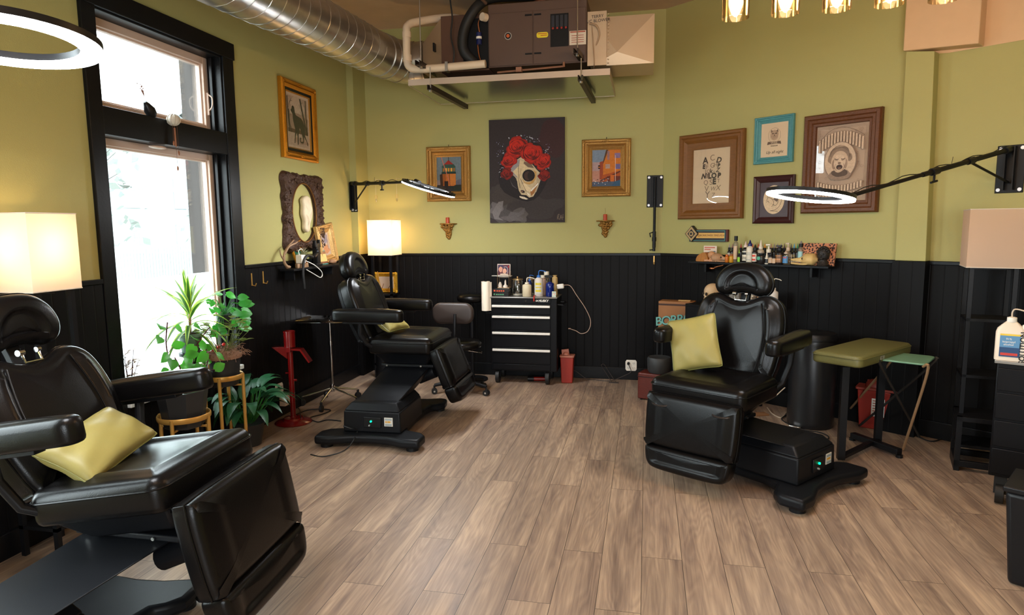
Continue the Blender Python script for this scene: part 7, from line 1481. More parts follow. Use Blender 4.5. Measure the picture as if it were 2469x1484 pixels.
# small reddish plant on the sill
t = thing('potted_plant', 'small reddish sprig in a little pot on the left end of the window sill', 'potted plant', (LX-0.04, OY0+0.10, OZ0+0.005), 0, 'window plants')
m = MB(); m.lathe([(0.03, 0), (0.042, 0.06), (0.036, 0.06)], 18); m.build('pot', cm('pale_pot', (170, 160, 150)), t, smooth=40)
m = MB(); st = MB(); rr = random.Random(61)
for k in range(5):
    a = k*1.3; sp = spline([(0, 0, 0.05), (0.01, 0.03*math.cos(a), 0.14), (0.02, 0.06*math.cos(a), 0.22+0.02*k)], 4); st.tube(sp, 0.002, 4)
    for q_ in sp[2::2]:
        for s_ in (-1, 1): blade(m, q_, (rr.uniform(-0.2, 0.4), s_, rr.uniform(0.0, 0.5)), 0.065, 0.024, droop=0.5)
m.build('leaves', leafmat('reddish_leaf', (120, 84, 66), 0.35), t, smooth=60); st.build('stems', cm('purple_stem', (80, 40, 44)), t)

# window trinkets on the transom
t = thing('bud_vase', 'small black vase with dry sprigs tilted on the window transom', 'vase', (LX+0.01, 3.735, 2.315), 0)
m = MB(); m.lathe([(0.018, 0), (0.032, 0.02), (0.034, 0.05), (0.02, 0.085), (0.012, 0.10), (0.014, 0.105)], 18, M=RX(R_(38))); m.build('vase_body', BLK, t, smooth=50)
m = MB(); rr = random.Random(3)
for k in range(9): e = Vector((rr.uniform(-0.01, 0.01), -0.075+rr.uniform(-0.04, 0.01), 0.14+rr.uniform(0, 0.05))); m.tube([(0, -0.055, 0.075), (0, -0.065, 0.11), e], 0.001, 4); m.sphere(e, 0.004, 6)
m.build('dry_sprig', cm('dry_brown', (120, 70, 50)), t)
t = thing('shell_chime', 'pale round urchin shell with strings and drops hanging from the window transom', 'hanging ornament', (LX+0.05, 3.865, 2.315), 0)
m = MB(); m.sphere((0, 0, 0.0), 0.042, 22, sc=(0.95, 1, 0.85)); m.build('urchin_shell', cm('urchin_white', (214, 206, 192), 0.5), t, smooth=60)
m = MB()
for k in range(10):
    a = 2*PI*k/10; m.tube([(0.0435*math.sin(b_)*math.cos(a)*0.95, 0.0435*math.sin(b_)*math.sin(a), 0.0375*math.cos(b_)) for b_ in [0.1+0.29*j for j in range(11)]], 0.0018, 4)
m.build('shell_ribs', cm('urchin_rib', (190, 180, 166), 0.6), t)
m = MB(); m.cyl((0, 0.005, -0.03), (0, 0.01, -0.30), 0.001, n=4); m.cyl((0, -0.012, -0.03), (0, -0.012, -0.14), 0.001, n=4); m.cyl((0, 0.03, -0.02), (0, 0.03, -0.20), 0.001, n=4); m.build('string', cm('string_brown', (110, 70, 50)), t)
m = MB(); m.sphere((0, -0.012, -0.15), 0.010, 8, sc=(0.7, 0.7, 1.7)); m.sphere((0, 0.03, -0.21), 0.010, 8, sc=(0.7, 0.7, 1.6)); m.cyl((0, 0.005, -0.05), (0, 0.007, -0.17), 0.006, n=8); m.sphere((0, 0.01, -0.31), 0.009, 8, sc=(0.7, 0.7, 1.8)); m.build('chime_drop', cm('copper_drop', (150, 96, 66)), t)
t = thing('round_pull', 'flat cream oval fitting under the window transom', 'window fitting', (LX-0.03, 3.80, 2.148), 0)
m = MB(); m.sphere((0, 0, -0.012), 0.07, 20, sc=(0.5, 1.0, 0.16)); m.build('fitting', CREAM, t, smooth=60)

# ======================= FLOOR ITEMS =======================
REDM = mat('glossy_red_enamel', lin(112, 12, 12), 0.22, coat=0.4)
t = thing('red_stand', 'glossy red metal stand with a cup top and side wings near the window wall', 'metal stand', (-2.86, 4.83, 0), R_(10))
m = MB(); m.lathe([(0.145, 0), (0.150, 0.006), (0.140, 0.014), (0.085, 0.03), (0.075, 0.045), (0.03, 0.052), (0.028, 0.06)], 40); m.build('round_base', REDM, t, smooth=40)
m = MB(); m.cyl((0, 0, 0.04), (0, 0, 0.66), 0.022, n=18); m.build('pole', REDM, t)
m = MB(); m.cyl((0, 0, 0.64), (0, 0, 0.76), 0.046, n=28); m.lathe([(0.046, 0.76), (0.049, 0.762), (0.049, 0.772), (0.042, 0.772), (0.042, 0.70)], 28, cap=False); m.build('cup_top', REDM, t, smooth=40)
m = MB(); m.box((-0.02, -0.05, 0.60), (0.02, 0.05, 0.645)); m.add([(-0.02, -0.02, 0.64), (-0.14, -0.03, 0.64), (-0.02, -0.02, 0.54), (-0.02, 0.02, 0.64), (-0.14, 0.03, 0.64), (-0.02, 0.02, 0.54)], [(0, 1, 2), (3, 5, 4), (0, 3, 4, 1), (1, 4, 5, 2), (0, 2, 5, 3)]); m.build('left_wing', REDM, t, bevel=0.003)
m = MB(); m.hexa([(0.02, -0.035, 0.615), (0.10, -0.035, 0.61), (0.10, 0.035, 0.61), (0.02, 0.035, 0.615)], [(0.02, -0.035, 0.63), (0.10, -0.035, 0.625), (0.10, 0.035, 0.625), (0.02, 0.035, 0.63)]); m.hexa([(0.16, -0.035, 0.51), (0.172, -0.035, 0.516), (0.172, 0.035, 0.516), (0.16, 0.035, 0.51)], [(0.09, -0.035, 0.615), (0.102, -0.035, 0.625), (0.102, 0.035, 0.625), (0.09, 0.035, 0.615)]); m.build('right_wing', REDM, t)
m = MB(); m.cyl((0.02, 0, 0.36), (0.045, 0, 0.36), 0.010, n=10); m.cyl((-0.045, 0, 0.42), (-0.02, 0, 0.42), 0.008, n=10); m.build('set_screw', REDM, t)
# instrument tray stand
t = thing('instrument_stand', 'chrome instrument stand with a shallow steel tray behind the middle chair', 'tray stand', (-2.80, 5.42, 0), 0)
m = MB(); m.cyl((0, 0, 0.16), (0, 0, 0.78), 0.011, n=14); m.cyl((0, 0, 0.55), (0, 0, 0.585), 0.018, n=14); m.build('pole', CHROME, t)
m = MB(); m.cyl((0, 0, 0.12), (0, 0, 0.18), 0.022, n=16); m.build('hub', CHROME, t)
for k in range(5):
    a = R_(-85+72*k); c, s_ = math.cos(a), math.sin(a); m = MB(); m.cyl((0.02*c, 0.02*s_, 0.15), (0.27*c, 0.27*s_, 0.085), 0.011, 0.008, 12); lg = m.build('leg', CHROME, t)
    m = MB(); m.cyl((0.27*c-0.012*s_, 0.27*s_+0.012*c, 0.03), (0.27*c+0.012*s_, 0.27*s_-0.012*c, 0.03), 0.03, n=18); m.cyl((0.27*c, 0.27*s_, 0.04), (0.27*c, 0.27*s_, 0.085), 0.012, n=10); m.build('caster', BLKR, lg)
m = MB(); Mt = T(-0.03, 0.0, 0.775) @ RZ(R_(8)); a_, b_ = 0.20, 0.16
m.hexa([(-a_, -b_, 0.0), (a_, -b_, 0.0), (a_, b_, 0.0), (-a_, b_, 0.0)], [(-a_, -b_, 0.004), (a_, -b_, 0.004), (a_, b_, 0.004), (-a_, b_, 0.004)])
for p_, q_ in (((-a_, -b_), (a_, -b_)), ((a_, -b_), (a_, b_)), ((a_, b_), (-a_, b_)), ((-a_, b_), (-a_, -b_))):
    ox = 0.02*(1 if p_[0] > 0 and q_[0] > 0 else -1 if p_[0] < 0 and q_[0] < 0 else 0); oy = 0.02*(1 if p_[1] > 0 and q_[1] > 0 else -1 if p_[1] < 0 and q_[1] < 0 else 0)
    m.add([(p_[0], p_[1], 0.002), (q_[0], q_[1], 0.002), (q_[0]+(ox or (0.02 if q_[0] > 0 else -0.02)), q_[1]+(oy or (0.02 if q_[1] > 0 else -0.02)), 0.022), (p_[0]+(ox or (0.02 if p_[0] > 0 else -0.02)), p_[1]+(oy or (0.02 if p_[1] > 0 else -0.02)), 0.022)], [(0, 1, 2, 3)])
m.build('steel_tray', CHROME, t, M=Mt, smooth=0)
m = MB(); m.tube([(-0.2, 0, -0.008), (0.2, 0, -0.008)], 0.006, 8); m.build('tray_arm', CHROME, t, M=Mt)
m = MB(); m.sphere((0.02, 0.05, 0.0), 0.028, 12, sc=(1.2, 1, 0.9)); m.sphere((0.05, 0.03, 0.0), 0.02, 10); o = m.build('steel_bowl', CHROME, None, smooth=60); o.location = (-2.78, 5.36, 0.805); tag(o, 'small shiny steel cups on the instrument tray beside the armrest', 'bowl')
# rolling stool with padded back
t = thing('rolling_stool', 'black rolling stool with a padded backrest beside the tool chest', 'stool', (-1.74, 6.02, 0), 0)
mo = rrect(0.40, 0.20, 0.085, 8)
pad(mo, 0.06, 0.028, Matrix(((1, 0, 0, -0.03), (0, 0, -1, -0.13), (0, 1, 0, 0.80), (0, 0, 0, 1))), 0.012).build('backrest', mat('brownish_vinyl', (0.035, 0.024, 0.020), 0.45), t, smooth=60)
m = MB(); m.lathe([(0.15, 0.44), (0.19, 0.455), (0.195, 0.49), (0.17, 0.515), (0.02, 0.52)], 36); m.build('seat', LEATH, t, smooth=60)
m = MB(); m.tube(spline([(0, -0.08, 0.44), (0, -0.21, 0.46), (0.0, -0.225, 0.60), (0, -0.20, 0.80)], 6), 0.014, 8); m.build('back_support', BLKM, t)
m = MB(); m.cyl((0, 0, 0.13), (0, 0, 0.45), 0.025, n=16); m.build('gas_column', BLKM, t)
m = MB(); m.cyl((0.0, 0.04, 0.42), (0.20, 0.02, 0.40), 0.008, n=8); m.build('lever', CHROME, t)
for k in range(5):
    a = R_(200+72*k); c, s_ = math.cos(a), math.sin(a); m = MB(); m.cyl((0.02*c, 0.02*s_, 0.13), (0.27*c, 0.27*s_, 0.085), 0.024, 0.016, 12); lg = m.build('leg', BLKM, t)
    m = MB()
    for sg in (-1, 1): m.cyl((0.27*c-sg*0.008*s_, 0.27*s_+sg*0.008*c, 0.028), (0.27*c-sg*0.024*s_, 0.27*s_+sg*0.024*c, 0.028), 0.028, n=18)
    m.cyl((0.27*c, 0.27*s_, 0.04), (0.27*c, 0.27*s_, 0.085), 0.010, n=8); cs = m.build('caster', BLKR, lg)
    m = MB(); m.cyl((0.27*c-0.025*s_, 0.27*s_+0.025*c, 0.028), (0.27*c+0.025*s_, 0.27*s_-0.025*c, 0.028), 0.009, n=10); m.build('caster_hub', mat('hub_pale', (0.5, 0.46, 0.4), 0.4), cs)
t = thing('round_stool', 'round black stool top behind the padded stool, left of the paper towels', 'stool', (-1.78, 6.57, 0), 0)
m = MB(); m.lathe([(0.12, 0.83), (0.15, 0.845), (0.155, 0.88), (0.13, 0.91), (0.02, 0.92)], 32); m.build('seat', LEATH, t, smooth=60)
m = MB(); m.cyl((0, 0, 0.02), (0, 0, 0.84), 0.02, n=14); m.lathe([(0.16, 0), (0.16, 0.015), (0.04, 0.03)], 28); m.build('pedestal', BLKM, t)
# gold photo frame and easel on the corner lamp's shelf
t = thing('ornate_photo_frame', 'ornate bright gold frame with a pale photo on the corner lamp shelf', 'framed picture', (-2.735, 6.62, 0.909), 0)
o = frame(t, 0.25, 0.215, ornate_prof(0.045, 0.03), mat('yellow_gilt', lin(214, 164, 50), 0.35, 0.6, bump=0.5, scale=120, var=0.3)); o.location = (0.0, 0, 0.112); ornaments(o, 0.25, 0.215, 0.012, 0.026, 0.013, _M['yellow_gilt'])
m = MB(); m.box((-0.085, -0.010, 0.04), (0.085, -0.001, 0.18)); m.build('photo', cm('pale_photo', (196, 170, 146), 0.6), t, smooth=0)
m = MB(); m.tube([(0.02, -0.012, 0.05), (0.05, -0.012, 0.09), (0.04, -0.012, 0.14)], 0.004, 6); m.tube([(-0.05, -0.012, 0.05), (-0.03, -0.012, 0.10)], 0.004, 6); m.build('dried_branch', cm('branch_brown', (130, 90, 60)), t)
t = thing('gold_easel', 'small gold wire easel in front of the ornate gold frame', 'easel', (-2.80, 6.525, 0.909), 0)
m = MB(); m.tube([(-0.05, 0, 0), (0, 0.01, 0.225)], 0.003, 6); m.tube([(0.05, 0, 0), (0, 0.01, 0.225)], 0.003, 6); m.tube([(0, 0.05, 0), (0, 0.01, 0.225)], 0.003, 6); m.tube([(-0.045, -0.005, 0.03), (0.06, -0.005, 0.03)], 0.004, 6); m.sphere((0, 0.01, 0.228), 0.007, 8); m.build('easel_wire', GOLD, t)
t = thing('woven_basket', 'tiny golden woven tray resting on the gold wire easel', 'tray', (-2.79, 6.50, 0.945), 0)
m = MB(); m.box((-0.035, -0.012, 0), (0.045, 0.006, 0.035)); m.build('basket_body', mat('straw', lin(190, 140, 50), 0.6, bump=0.5, scale=80, var=0.3), t, bevel=0.003)

# ======================= RIGHT SIDE =======================
# black cabinet behind the forward-facing chair, with things on top
cA = wallpt(0.93, 0, 0.30)
t = thing('low_cabinet', 'black cabinet against the angled wall behind the forward-facing chair', 'cabinet', cA, RANG)
m = MB(); m.box((-0.29, -0.20, 0.06), (0.31, 0.20, 0.90)); m.build('cabinet_body', CHB, t, bevel=0.006)
for z in (0.12, 0.38, 0.64): m = MB(); m.box((-0.27, -0.212, z), (0.29, -0.20, z+0.24)); m.build('drawer', CHB, t, bevel=0.004)
for x in (-0.25, 0.27):
    for y in (-0.15, 0.15): m = MB(); m.cyl((x, y, 0), (x, y, 0.06), 0.025, n=14); m.build('foot', BLK, t)
def oncab(u, v, off): 
    s_, z_ = s_of(u, v, off); return wallpt(s_, 0.90, off), z_
p, z_ = oncab(1716, 705, 0.28)
t = thing('human_skull', 'pale skull model half hidden behind the left of the chair back', 'skull', p, RANG+R_(-30))
m = MB(); m.sphere((0, 0.01, 0.105), 0.072, 24, sc=(0.92, 1.12, 1.0)); m.sphere((0, -0.035, 0.055), 0.045, 16, sc=(0.95, 0.9, 1.1)); m.build('cranium', cm('skull_cream', (214, 184, 146), 0.5), t, smooth=60)
m = MB()
for sx in (-1, 1): m.sphere((sx*0.026, -0.066, 0.082), 0.016, 12, sc=(1, 0.6, 1))
m.sphere((0, -0.076, 0.056), 0.009, 10, sc=(0.8, 0.5, 1.3)); m.build('eye_socket', mat('socket_dark', (0.03, 0.02, 0.015), 0.8), t, smooth=60)
m = MB(); m.tube(spline([(-0.042, 0.0, 0.04), (-0.036, -0.05, 0.015), (0, -0.07, 0.012), (0.036, -0.05, 0.015), (0.042, 0.0, 0.04)], 5), 0.012, 8); m.build('jaw', cm('skull_cream', (214, 184, 146), 0.5), t)
p, z_ = oncab(1776, 700, 0.26)
t = thing('patterned_tin', 'small black and white patterned box showing between headrest and chair back', 'box', p, RANG)
m = MB(); m.box((-0.055, -0.03, 0), (0.045, 0.03, 0.135)); m.build('box_body', mat('speckled_pattern', (0.20, 0.18, 0.16), 0.5, var=1.0, scale=90), t, bevel=0.003)
p, z_ = oncab(1810, 700, 0.24)
t = thing('paper_stack', 'stack of crumpled white paper behind the headrest bracket', 'paper', p, RANG)
m = MB(); rr = random.Random(9)
for k in range(6): m.box((-0.045+rr.uniform(-.01, .01), -0.04, 0.02*k), (0.045+rr.uniform(-.01, .01), 0.04, 0.02*k+0.018))
m.build('paper_sheets', cm('dull_white', (190, 178, 160), 0.8), t, smooth=0)
p, z_ = oncab(1846, 692, 0.24)
t = thing('wooden_block', 'light wooden block showing at the right of the headrest', 'wood block', p, RANG)
m = MB(); m.box((-0.06, -0.03, 0), (0.03, 0.03, 0.14)); m.build('block_body', mat('light_wood', lin(170, 118, 70), 0.5, var=0.3, scale=14, stretch=(1, 1, 6)), t, bevel=0.004)
s_, z_ = s_of(1866, 686, 0.28)
bottle('squeeze_bottle', 'frosted squeeze bottle with a bent straw right of the chair back', 0, 0, 0, 0.038, cm('frosted_bottle', (206, 196, 186)), WHITEB, 'straw', None, 0.60, None, place=(wallpt(s_, 0.90, 0.28), RANG), htot=0.25)
# lettered wooden box left of the cabinet
q0 = Vector((0.285, 6.33, 0))
t = thing('side_table', 'small black table under the lettered wooden box', 'table', q0, R_(-14))
m = MB(); m.box((-0.17, -0.12, 0.54), (0.17, 0.12, 0.56)); m.build('table_top', BLKM, t, bevel=0.003)
for x in (-0.15, 0.15):
    for y in (-0.1, 0.1): m = MB(); m.box((x-0.01, y-0.01, 0), (x+0.01, y+0.01, 0.54)); m.build('leg', BLKM, t)
t = thing('lettered_box', 'brown wooden box with teal BORROW lettering left of the forward-facing chair', 'box', q0+Vector((0, 0, 0.56)), R_(-14))
m = MB(); m.box((-0.155, -0.07, 0), (0.165, 0.09, 0.335)); b_ = m.build('box_body', mat('tan_plywood', lin(150, 100, 58), 0.55, var=0.2, scale=8), t, bevel=0.004)
m = MB(); m.box((-0.155, -0.071, 0.295), (0.165, 0.09, 0.312)); m.build('dark_band', cm('dark_brown', (60, 34, 24)), b_, smooth=0)
m = MB(); m.box((0.02, -0.02, 0.336), (0.13, 0.02, 0.346)); m.build('box_handle', cm('brass_tan', (190, 150, 90)), b_)
text('BORROW', 0.115, cm('letter_dark', (20, 30, 30)), b_, T(0.05, -0.0715, 0.165) @ RY(R_(-9)), 'lettering_shadow', 0.0006, shear=0.12, bold=0.006, space=0.85)
text('BORROW', 0.115, cm('letter_teal', (110, 176, 168)), b_, T(0.046, -0.073, 0.169) @ RY(R_(-9)), 'lettering', 0.0006, shear=0.12, space=0.85, bold=0.001)
t = thing('leather_case', 'reddish brown case standing on the floor left of the forward-facing chair', 'case', (0.09, 6.09, 0), R_(-20))
m = MB(); m.box((-0.13, -0.09, 0.01), (0.22, 0.09, 0.255)); b_ = m.build('case_body', mat('red_brown_leather', lin(92, 34, 24), 0.4, bump=0.2, scale=60, var=0.2), t, bevel=0.010)
m = MB(); m.box((-0.132, -0.092, 0.215), (0.222, 0.092, 0.224)); m.build('case_seam', cm('seam_dark', (50, 16, 12)), b_); m = MB(); m.tube([(0.0, -0.01, 0.255), (0.01, -0.01, 0.275), (0.10, -0.01, 0.275), (0.11, -0.01, 0.255)], 0.006, 8); m.build('case_handle', cm('seam_dark', (50, 16, 12)), b_)
for x in (-0.1, 0.19):
    for y in (-0.07, 0.07): m = MB(); m.cyl((x, y, 0), (x, y, 0.012), 0.01, n=10); m.build('foot_stud', BLK, t)
t = thing('dark_pot', 'round dark grey pot standing on the reddish brown case', 'pot', (0.13, 6.08, 0.2565), 0)
m = MB(); m.lathe([(0.09, 0), (0.105, 0.02), (0.11, 0.13), (0.10, 0.145), (0.09, 0.14)], 28); m.build('pot_body', mat('charcoal_pot', (0.03, 0.032, 0.034), 0.5), t, smooth=50)
# green padded armrest stand
zt = 0.755
ca_, cb_, cc_, cd_ = [at_z(u, v, zt) for u, v in ((1955, 846), (2076, 862), (2197, 829), (2092, 811))]
t = thing('armrest_stand', 'olive green padded arm table on a black two-post stand', 'arm table', ((ca_+cc_)/2).to_tuple()[:2]+(0,), 0)
O = Vector(t.location); L0 = (cb_-ca_); 
ctr = (ca_+cb_+cc_+cd_)/4; e1 = ((cc_-cb_)+(cd_-ca_))/2; e2 = ((cd_-cc_)+(ca_-cb_))/2
w1 = e1.length; w2 = e2.length; a1 = math.atan2(e1.y, e1.x)
OLIVE = mat('olive_vinyl', lin(106, 102, 58), 0.42, bump=0.08, scale=200)
MO = T(ctr.x-O.x, ctr.y-O.y, zt-0.075) @ RZ(a1)
o = pad(rrect(w1, min(w2, 0.42), 0.05, 8), 0.075, 0.024, MO, 0.004).build('padded_top', OLIVE, t, smooth=60)
m = MB(); m.tube([MO @ Vector((x, y, 0.055)) for x, y in rrect(w1*1.005, min(w2, 0.42)*1.005, 0.05, 6)], 0.003, 6, closed=True); m.build('piping', OLIVE, o)
m = MB(); m.box((-0.028, -0.003, -0.012), (0.028, 0, 0.012)); 
pl_ = MO @ Vector((-w1*0.12, -min(w2, 0.42)/2-0.001, 0.035)); lb = m.build('maker_tag', cm('tag_grey', (150, 146, 132)), o, M=T(*pl_) @ RZ(a1))
text('GG', 0.018, BLK, lb, T(*pl_) @ RZ(a1) @ T(-0.012, -0.0035, 0), 'lettering', 0.0003)
pa = at_z(2026, 1118, 0); pb = at_z(2115, 1074, 0)
m = MB(); m.box((-w1*0.38, -0.03, -0.02), (w1*0.38, 0.03, 0.0)); m.build('top_bracket', BLKM, t, M=MO)
for q_ in (pa, pb):
    m = MB(); m.box((q_.x-O.x-0.022, q_.y-O.y-0.022, 0.03), (q_.x-O.x+0.022, q_.y-O.y+0.022, zt-0.09)); m.build('post', BLKM, t)
def bar(a, b_, wd, h0, h1, name, par=t, off=O):
    a = Vector(a)-off; b_ = Vector(b_)-off; a.z = b_.z = 0; d = (b_-a).normalized(); n_ = Vector((-d.y, d.x, 0))*wd/2
    m = MB(); m.hexa([a-n_+Vector((0, 0, h0)), b_-n_+Vector((0, 0, h0)), b_+n_+Vector((0, 0, h0)), a+n_+Vector((0, 0, h0))], [a-n_+Vector((0, 0, h1)), b_-n_+Vector((0, 0, h1)), b_+n_+Vector((0, 0, h1)), a+n_+Vector((0, 0, h1))]); return m.build(name, BLKM, par, bevel=0.003)
f0, f1 = at_z(2055, 1062, 0), at_z(2168, 1104, 0); bar(f0, f1, 0.05, 0.02, 0.06, 'foot_bar'); bar(pa, pb, 0.04, 0.03, 0.055, 'cross_bar')
for q_ in (f0, f1): m = MB(); m.cyl((q_.x-O.x, q_.y-O.y, 0), (q_.x-O.x, q_.y-O.y, 0.02), 0.022, n=14); m.build('levelling_foot', BLK, t)
# folding tray table with teal top
zt2 = 0.70
k4 = [at_z(u, v, zt2) for u, v in ((2150, 862), (2172, 880), (2230, 871), (2222, 853))]
c4 = (k4[0]+k4[1]+k4[2]+k4[3])/4
t = thing('folding_table', 'folding table with a worn teal top and thin tan metal legs', 'table', (c4.x, c4.y, 0), 0); O = Vector(t.location)
c4 = c4+Vector((0.0, 0.05, 0)); 
m = MB(); m.prism(rrect(0.28, 0.34, 0.04), zt2-0.012, zt2, M=T(c4.x-O.x, c4.y-O.y, 0) @ RZ(R_(-30))); m.build('table_top', mat('worn_teal_top', lin(110, 150, 120), 0.45, var=0.35, scale=8), t, bevel=0.004)
LEGM = mat('tan_metal_tube', lin(186, 150, 112), 0.3, 0.5)
def leg2(pts, name='leg', mm=None): m = MB(); m.tube(spline([Vector(p)-O for p in pts], 6), 0.009, 8); return m.build(name, mm or LEGM, t)
MTL = T(c4.x, c4.y, 0) @ RZ(R_(-30))
tp = [MTL @ Vector((x, y, zt2-0.02)) for x, y in ((0.12, -0.15), (-0.12, -0.15), (0.12, 0.15), (-0.12, 0.15))]
g0 = at_z(2177, 1088, 0); g1 = at_z(2216, 1056, 0); g2 = at_z(2036, 1005, 0); g3 = at_z(2072, 1030, 0)
leg2([tp[0], tp[0]+Vector((0.02, -0.02, -0.04)), g0.to_tuple()[:2]+(0.009,)]); leg2([tp[1], tp[1]+Vector((-0.0, -0.02, -0.04)), g1.to_tuple()[:2]+(0.009,)], mm=mat('dark_metal_tube', (0.06, 0.055, 0.05), 0.4, 0.6)); leg2([tp[3], tp[3]+Vector((0.0, 0.0, -0.04)), g2.to_tuple()[:2]+(0.009,)]); leg2([tp[2], tp[2]+Vector((0, 0, -0.04)), g3.to_tuple()[:2]+(0.009,)], mm=_M['dark_metal_tube'])
# trash can
tc_ = Vector((1.31, 5.50, 0))
t = thing('step_bin', 'tall round black step bin with a chrome pedal behind the forward-facing chair', 'bin', tc_, RANG)
m = MB(); m.lathe([(0.165, 0), (0.17, 0.01), (0.175, 0.05), (0.175, 0.68), (0.17, 0.70)], 40); m.build('bin_body', mat('satin_black_bin', (0.012, 0.012, 0.013), 0.3), t, smooth=40)
m = MB(); m.lathe([(0.178, 0.70), (0.178, 0.72), (0.16, 0.75), (0.06, 0.765), (0.01, 0.767)], 40); m.build('lid', BLK, t, smooth=40)
m = MB(); m.prism(rrect(0.10, 0.05, 0.02), 0.012, 0.022, M=T(-0.035, -0.185, 0)); m.build('pedal', CHROME, t, bevel=0.002)
# tall dark cart with bottles, right edge
cc = at_z(2398, 868, 0.84); ZCT = 0.84
t = thing('tool_cart', 'black tool cart at the right edge holding alcohol bottles', 'cart', (cc.x, cc.y, 0), R_(-28))
m = MB(); m.box((0.012, 0.012, 0.17), (0.70, 0.44, ZCT-0.02)); m.build('cart_body', CHB, t, bevel=0.006)
m = MB(); m.box((0, 0, ZCT-0.02), (0.72, 0.46, ZCT)); m.build('cart_top', mat('worn_top_steel', (0.30, 0.29, 0.27), 0.3, 0.6), t, bevel=0.004)
for z0_, z1_ in ((0.19, 0.34), (0.35, 0.50), (0.51, 0.66), (0.67, 0.80)): m = MB(); m.box((0.02, 0.0, z0_), (0.69, 0.012, z1_-0.004)); m.build('drawer', CHB, t, bevel=0.003)
for x in (0.07, 0.63):
    for y in (0.07, 0.39): m = MB(); m.cyl((x-0.02, y, 0.06), (x+0.02, y, 0.06), 0.06, n=20); m.box((x-0.03, y-0.02, 0.06), (x+0.03, y+0.02, 0.17)); m.build('caster', BLKR, t)
def oncart(u, v): return at_z(u, v, ZCT)
pb_ = oncart(2432, 868); d_ = (pb_-CAMP).length
t = thing('alcohol_bottle', 'white isopropyl alcohol bottle with a blue label and bent straw on the right cart', 'bottle', (pb_.x, pb_.y, ZCT), R_(-26))
HDPE = cm('milky_plastic', (222, 206, 186), 0.4)
m = MB(); sec = [(0.0, 0.98), (0.01, 1.0), (0.155, 1.0), (0.175, 0.92), (0.205, 0.52), (0.215, 0.36)]
rings_ = [[(x*s_, y*s_, z) for x, y in rrect(0.135, 0.075, 0.02, 4)] for z, s_ in sec]; n_ = len(rings_[0]); m.add([p for r_ in rings_ for p in r_], [(i*n_+k, i*n_+(k+1) % n_, (i+1)*n_+(k+1) % n_, (i+1)*n_+k) for i in range(len(sec)-1) for k in range(n_)]+[tuple(range(n_-1, -1, -1)), tuple(range((len(sec)-1)*n_, len(sec)*n_))]); m.build('bottle_body', HDPE, t, smooth=40)
m = MB(); m.lathe([(0.021, 0.212), (0.023, 0.216), (0.023, 0.238), (0.012, 0.242)], 20); m.build('cap', WHT, t, smooth=40)
m = MB(); m.tube(spline([(0, 0, 0.235), (0, 0, 0.27), (0.02, 0, 0.285), (0.10, -0.01, 0.262)], 6), 0.004, 8); m.build('straw', cm('clear_straw', (196, 180, 160)), t)
m = MB(); m.box((-0.046, -0.0395, 0.022), (0.046, -0.038, 0.150)); lb = m.build('label', cm('label_blue2', (86, 136, 176)), t, smooth=0)
m = MB(); m.box((-0.046, -0.0405, 0.022), (0.046, -0.0395, 0.075)); m.build('label_band', cm('label_navy', (30, 66, 108)), lb, smooth=0)
m = MB(); m.box((-0.046, -0.0405, 0.140), (0.046, -0.0395, 0.150)); m.build('label_yellow', cm('label_yellow', (226, 190, 60)), lb, smooth=0)
m = MB(); m.box((-0.04, -0.0412, 0.030), (0.036, -0.0405, 0.044)); m.build('label_red', cm('label_red3', (190, 56, 46)), lb, smooth=0)
text('91%\nisopropyl\nalcohol', 0.0155, WHT, lb, T(-0.006, -0.0402, 0.106), 'lettering', 0.0003)
pb_ = oncart(2464, 872)
t = thing('solution_bottle', 'clear bottle with vertical dark SOLUTION lettering at the right frame edge', 'bottle', (pb_.x+0.01, pb_.y-0.0, ZCT), R_(-26))
m = MB(); m.lathe([(0.034, 0), (0.036, 0.005), (0.036, 0.14), (0.03, 0.155), (0.016, 0.165), (0.016, 0.18)], 24); m.build('bottle_body', HDPE, t, smooth=40)
m = MB(); m.lathe([(0.02, 0.178), (0.02, 0.20), (0.01, 0.205), (0.006, 0.235)], 18); m.build('cap', WHT, t, smooth=40)
text('SOLUTION', 0.036, BLK, t, T(-0.010, -0.0365, 0.078) @ RY(R_(-90)), 'lettering', 0.0006, bold=0.001)
pb_ = oncart(2455, 862)
# waste bin at lower right
pw = at_z(2404, 1408, 0)
t = thing('waste_bin', 'black rectangular bin in the lower right corner, cut by the frame edge', 'bin', (pw.x, pw.y, 0), R_(-34))
m = MB(); m.hexa([(0.03, 0.03, 0.0), (0.33, 0.03, 0.0), (0.33, 0.26, 0.0), (0.03, 0.26, 0.0)], [(0.0, 0.0, 0.43), (0.36, 0.0, 0.43), (0.36, 0.29, 0.43), (0.0, 0.29, 0.43)]); m.build('bin_body', BLK, t, bevel=0.02, seg=3)
m = MB(); m.box((-0.008, -0.008, 0.43), (0.368, 0.298, 0.455)); m.build('bin_rim', BLK, t, bevel=0.006)
# black step ladder frame before the pilaster wall
t = thing('metal_rack', 'low black metal frame on the floor beside the right cart', 'rack', (1.98, 4.60, 0), R_(-18))
m = MB(); m.box((0.0, 0.0, 0.03), (0.42, 0.03, 0.07)); m.box((0.0, 0.26, 0.03), (0.42, 0.29, 0.07)); m.box((0.0, 0.0, 0.0), (0.03, 0.29, 0.07)); m.build('base_frame', BLKM, t, bevel=0.002)
for y in (0.0, 0.26): m = MB(); m.box((0.0, y, 0.07), (0.03, y+0.03, 0.36)); m.build('upright', BLKM, t)
m = MB(); m.box((0.0, 0.0, 0.33), (0.42, 0.29, 0.36)); m.build('rack_shelf', BLKM, t, bevel=0.002)
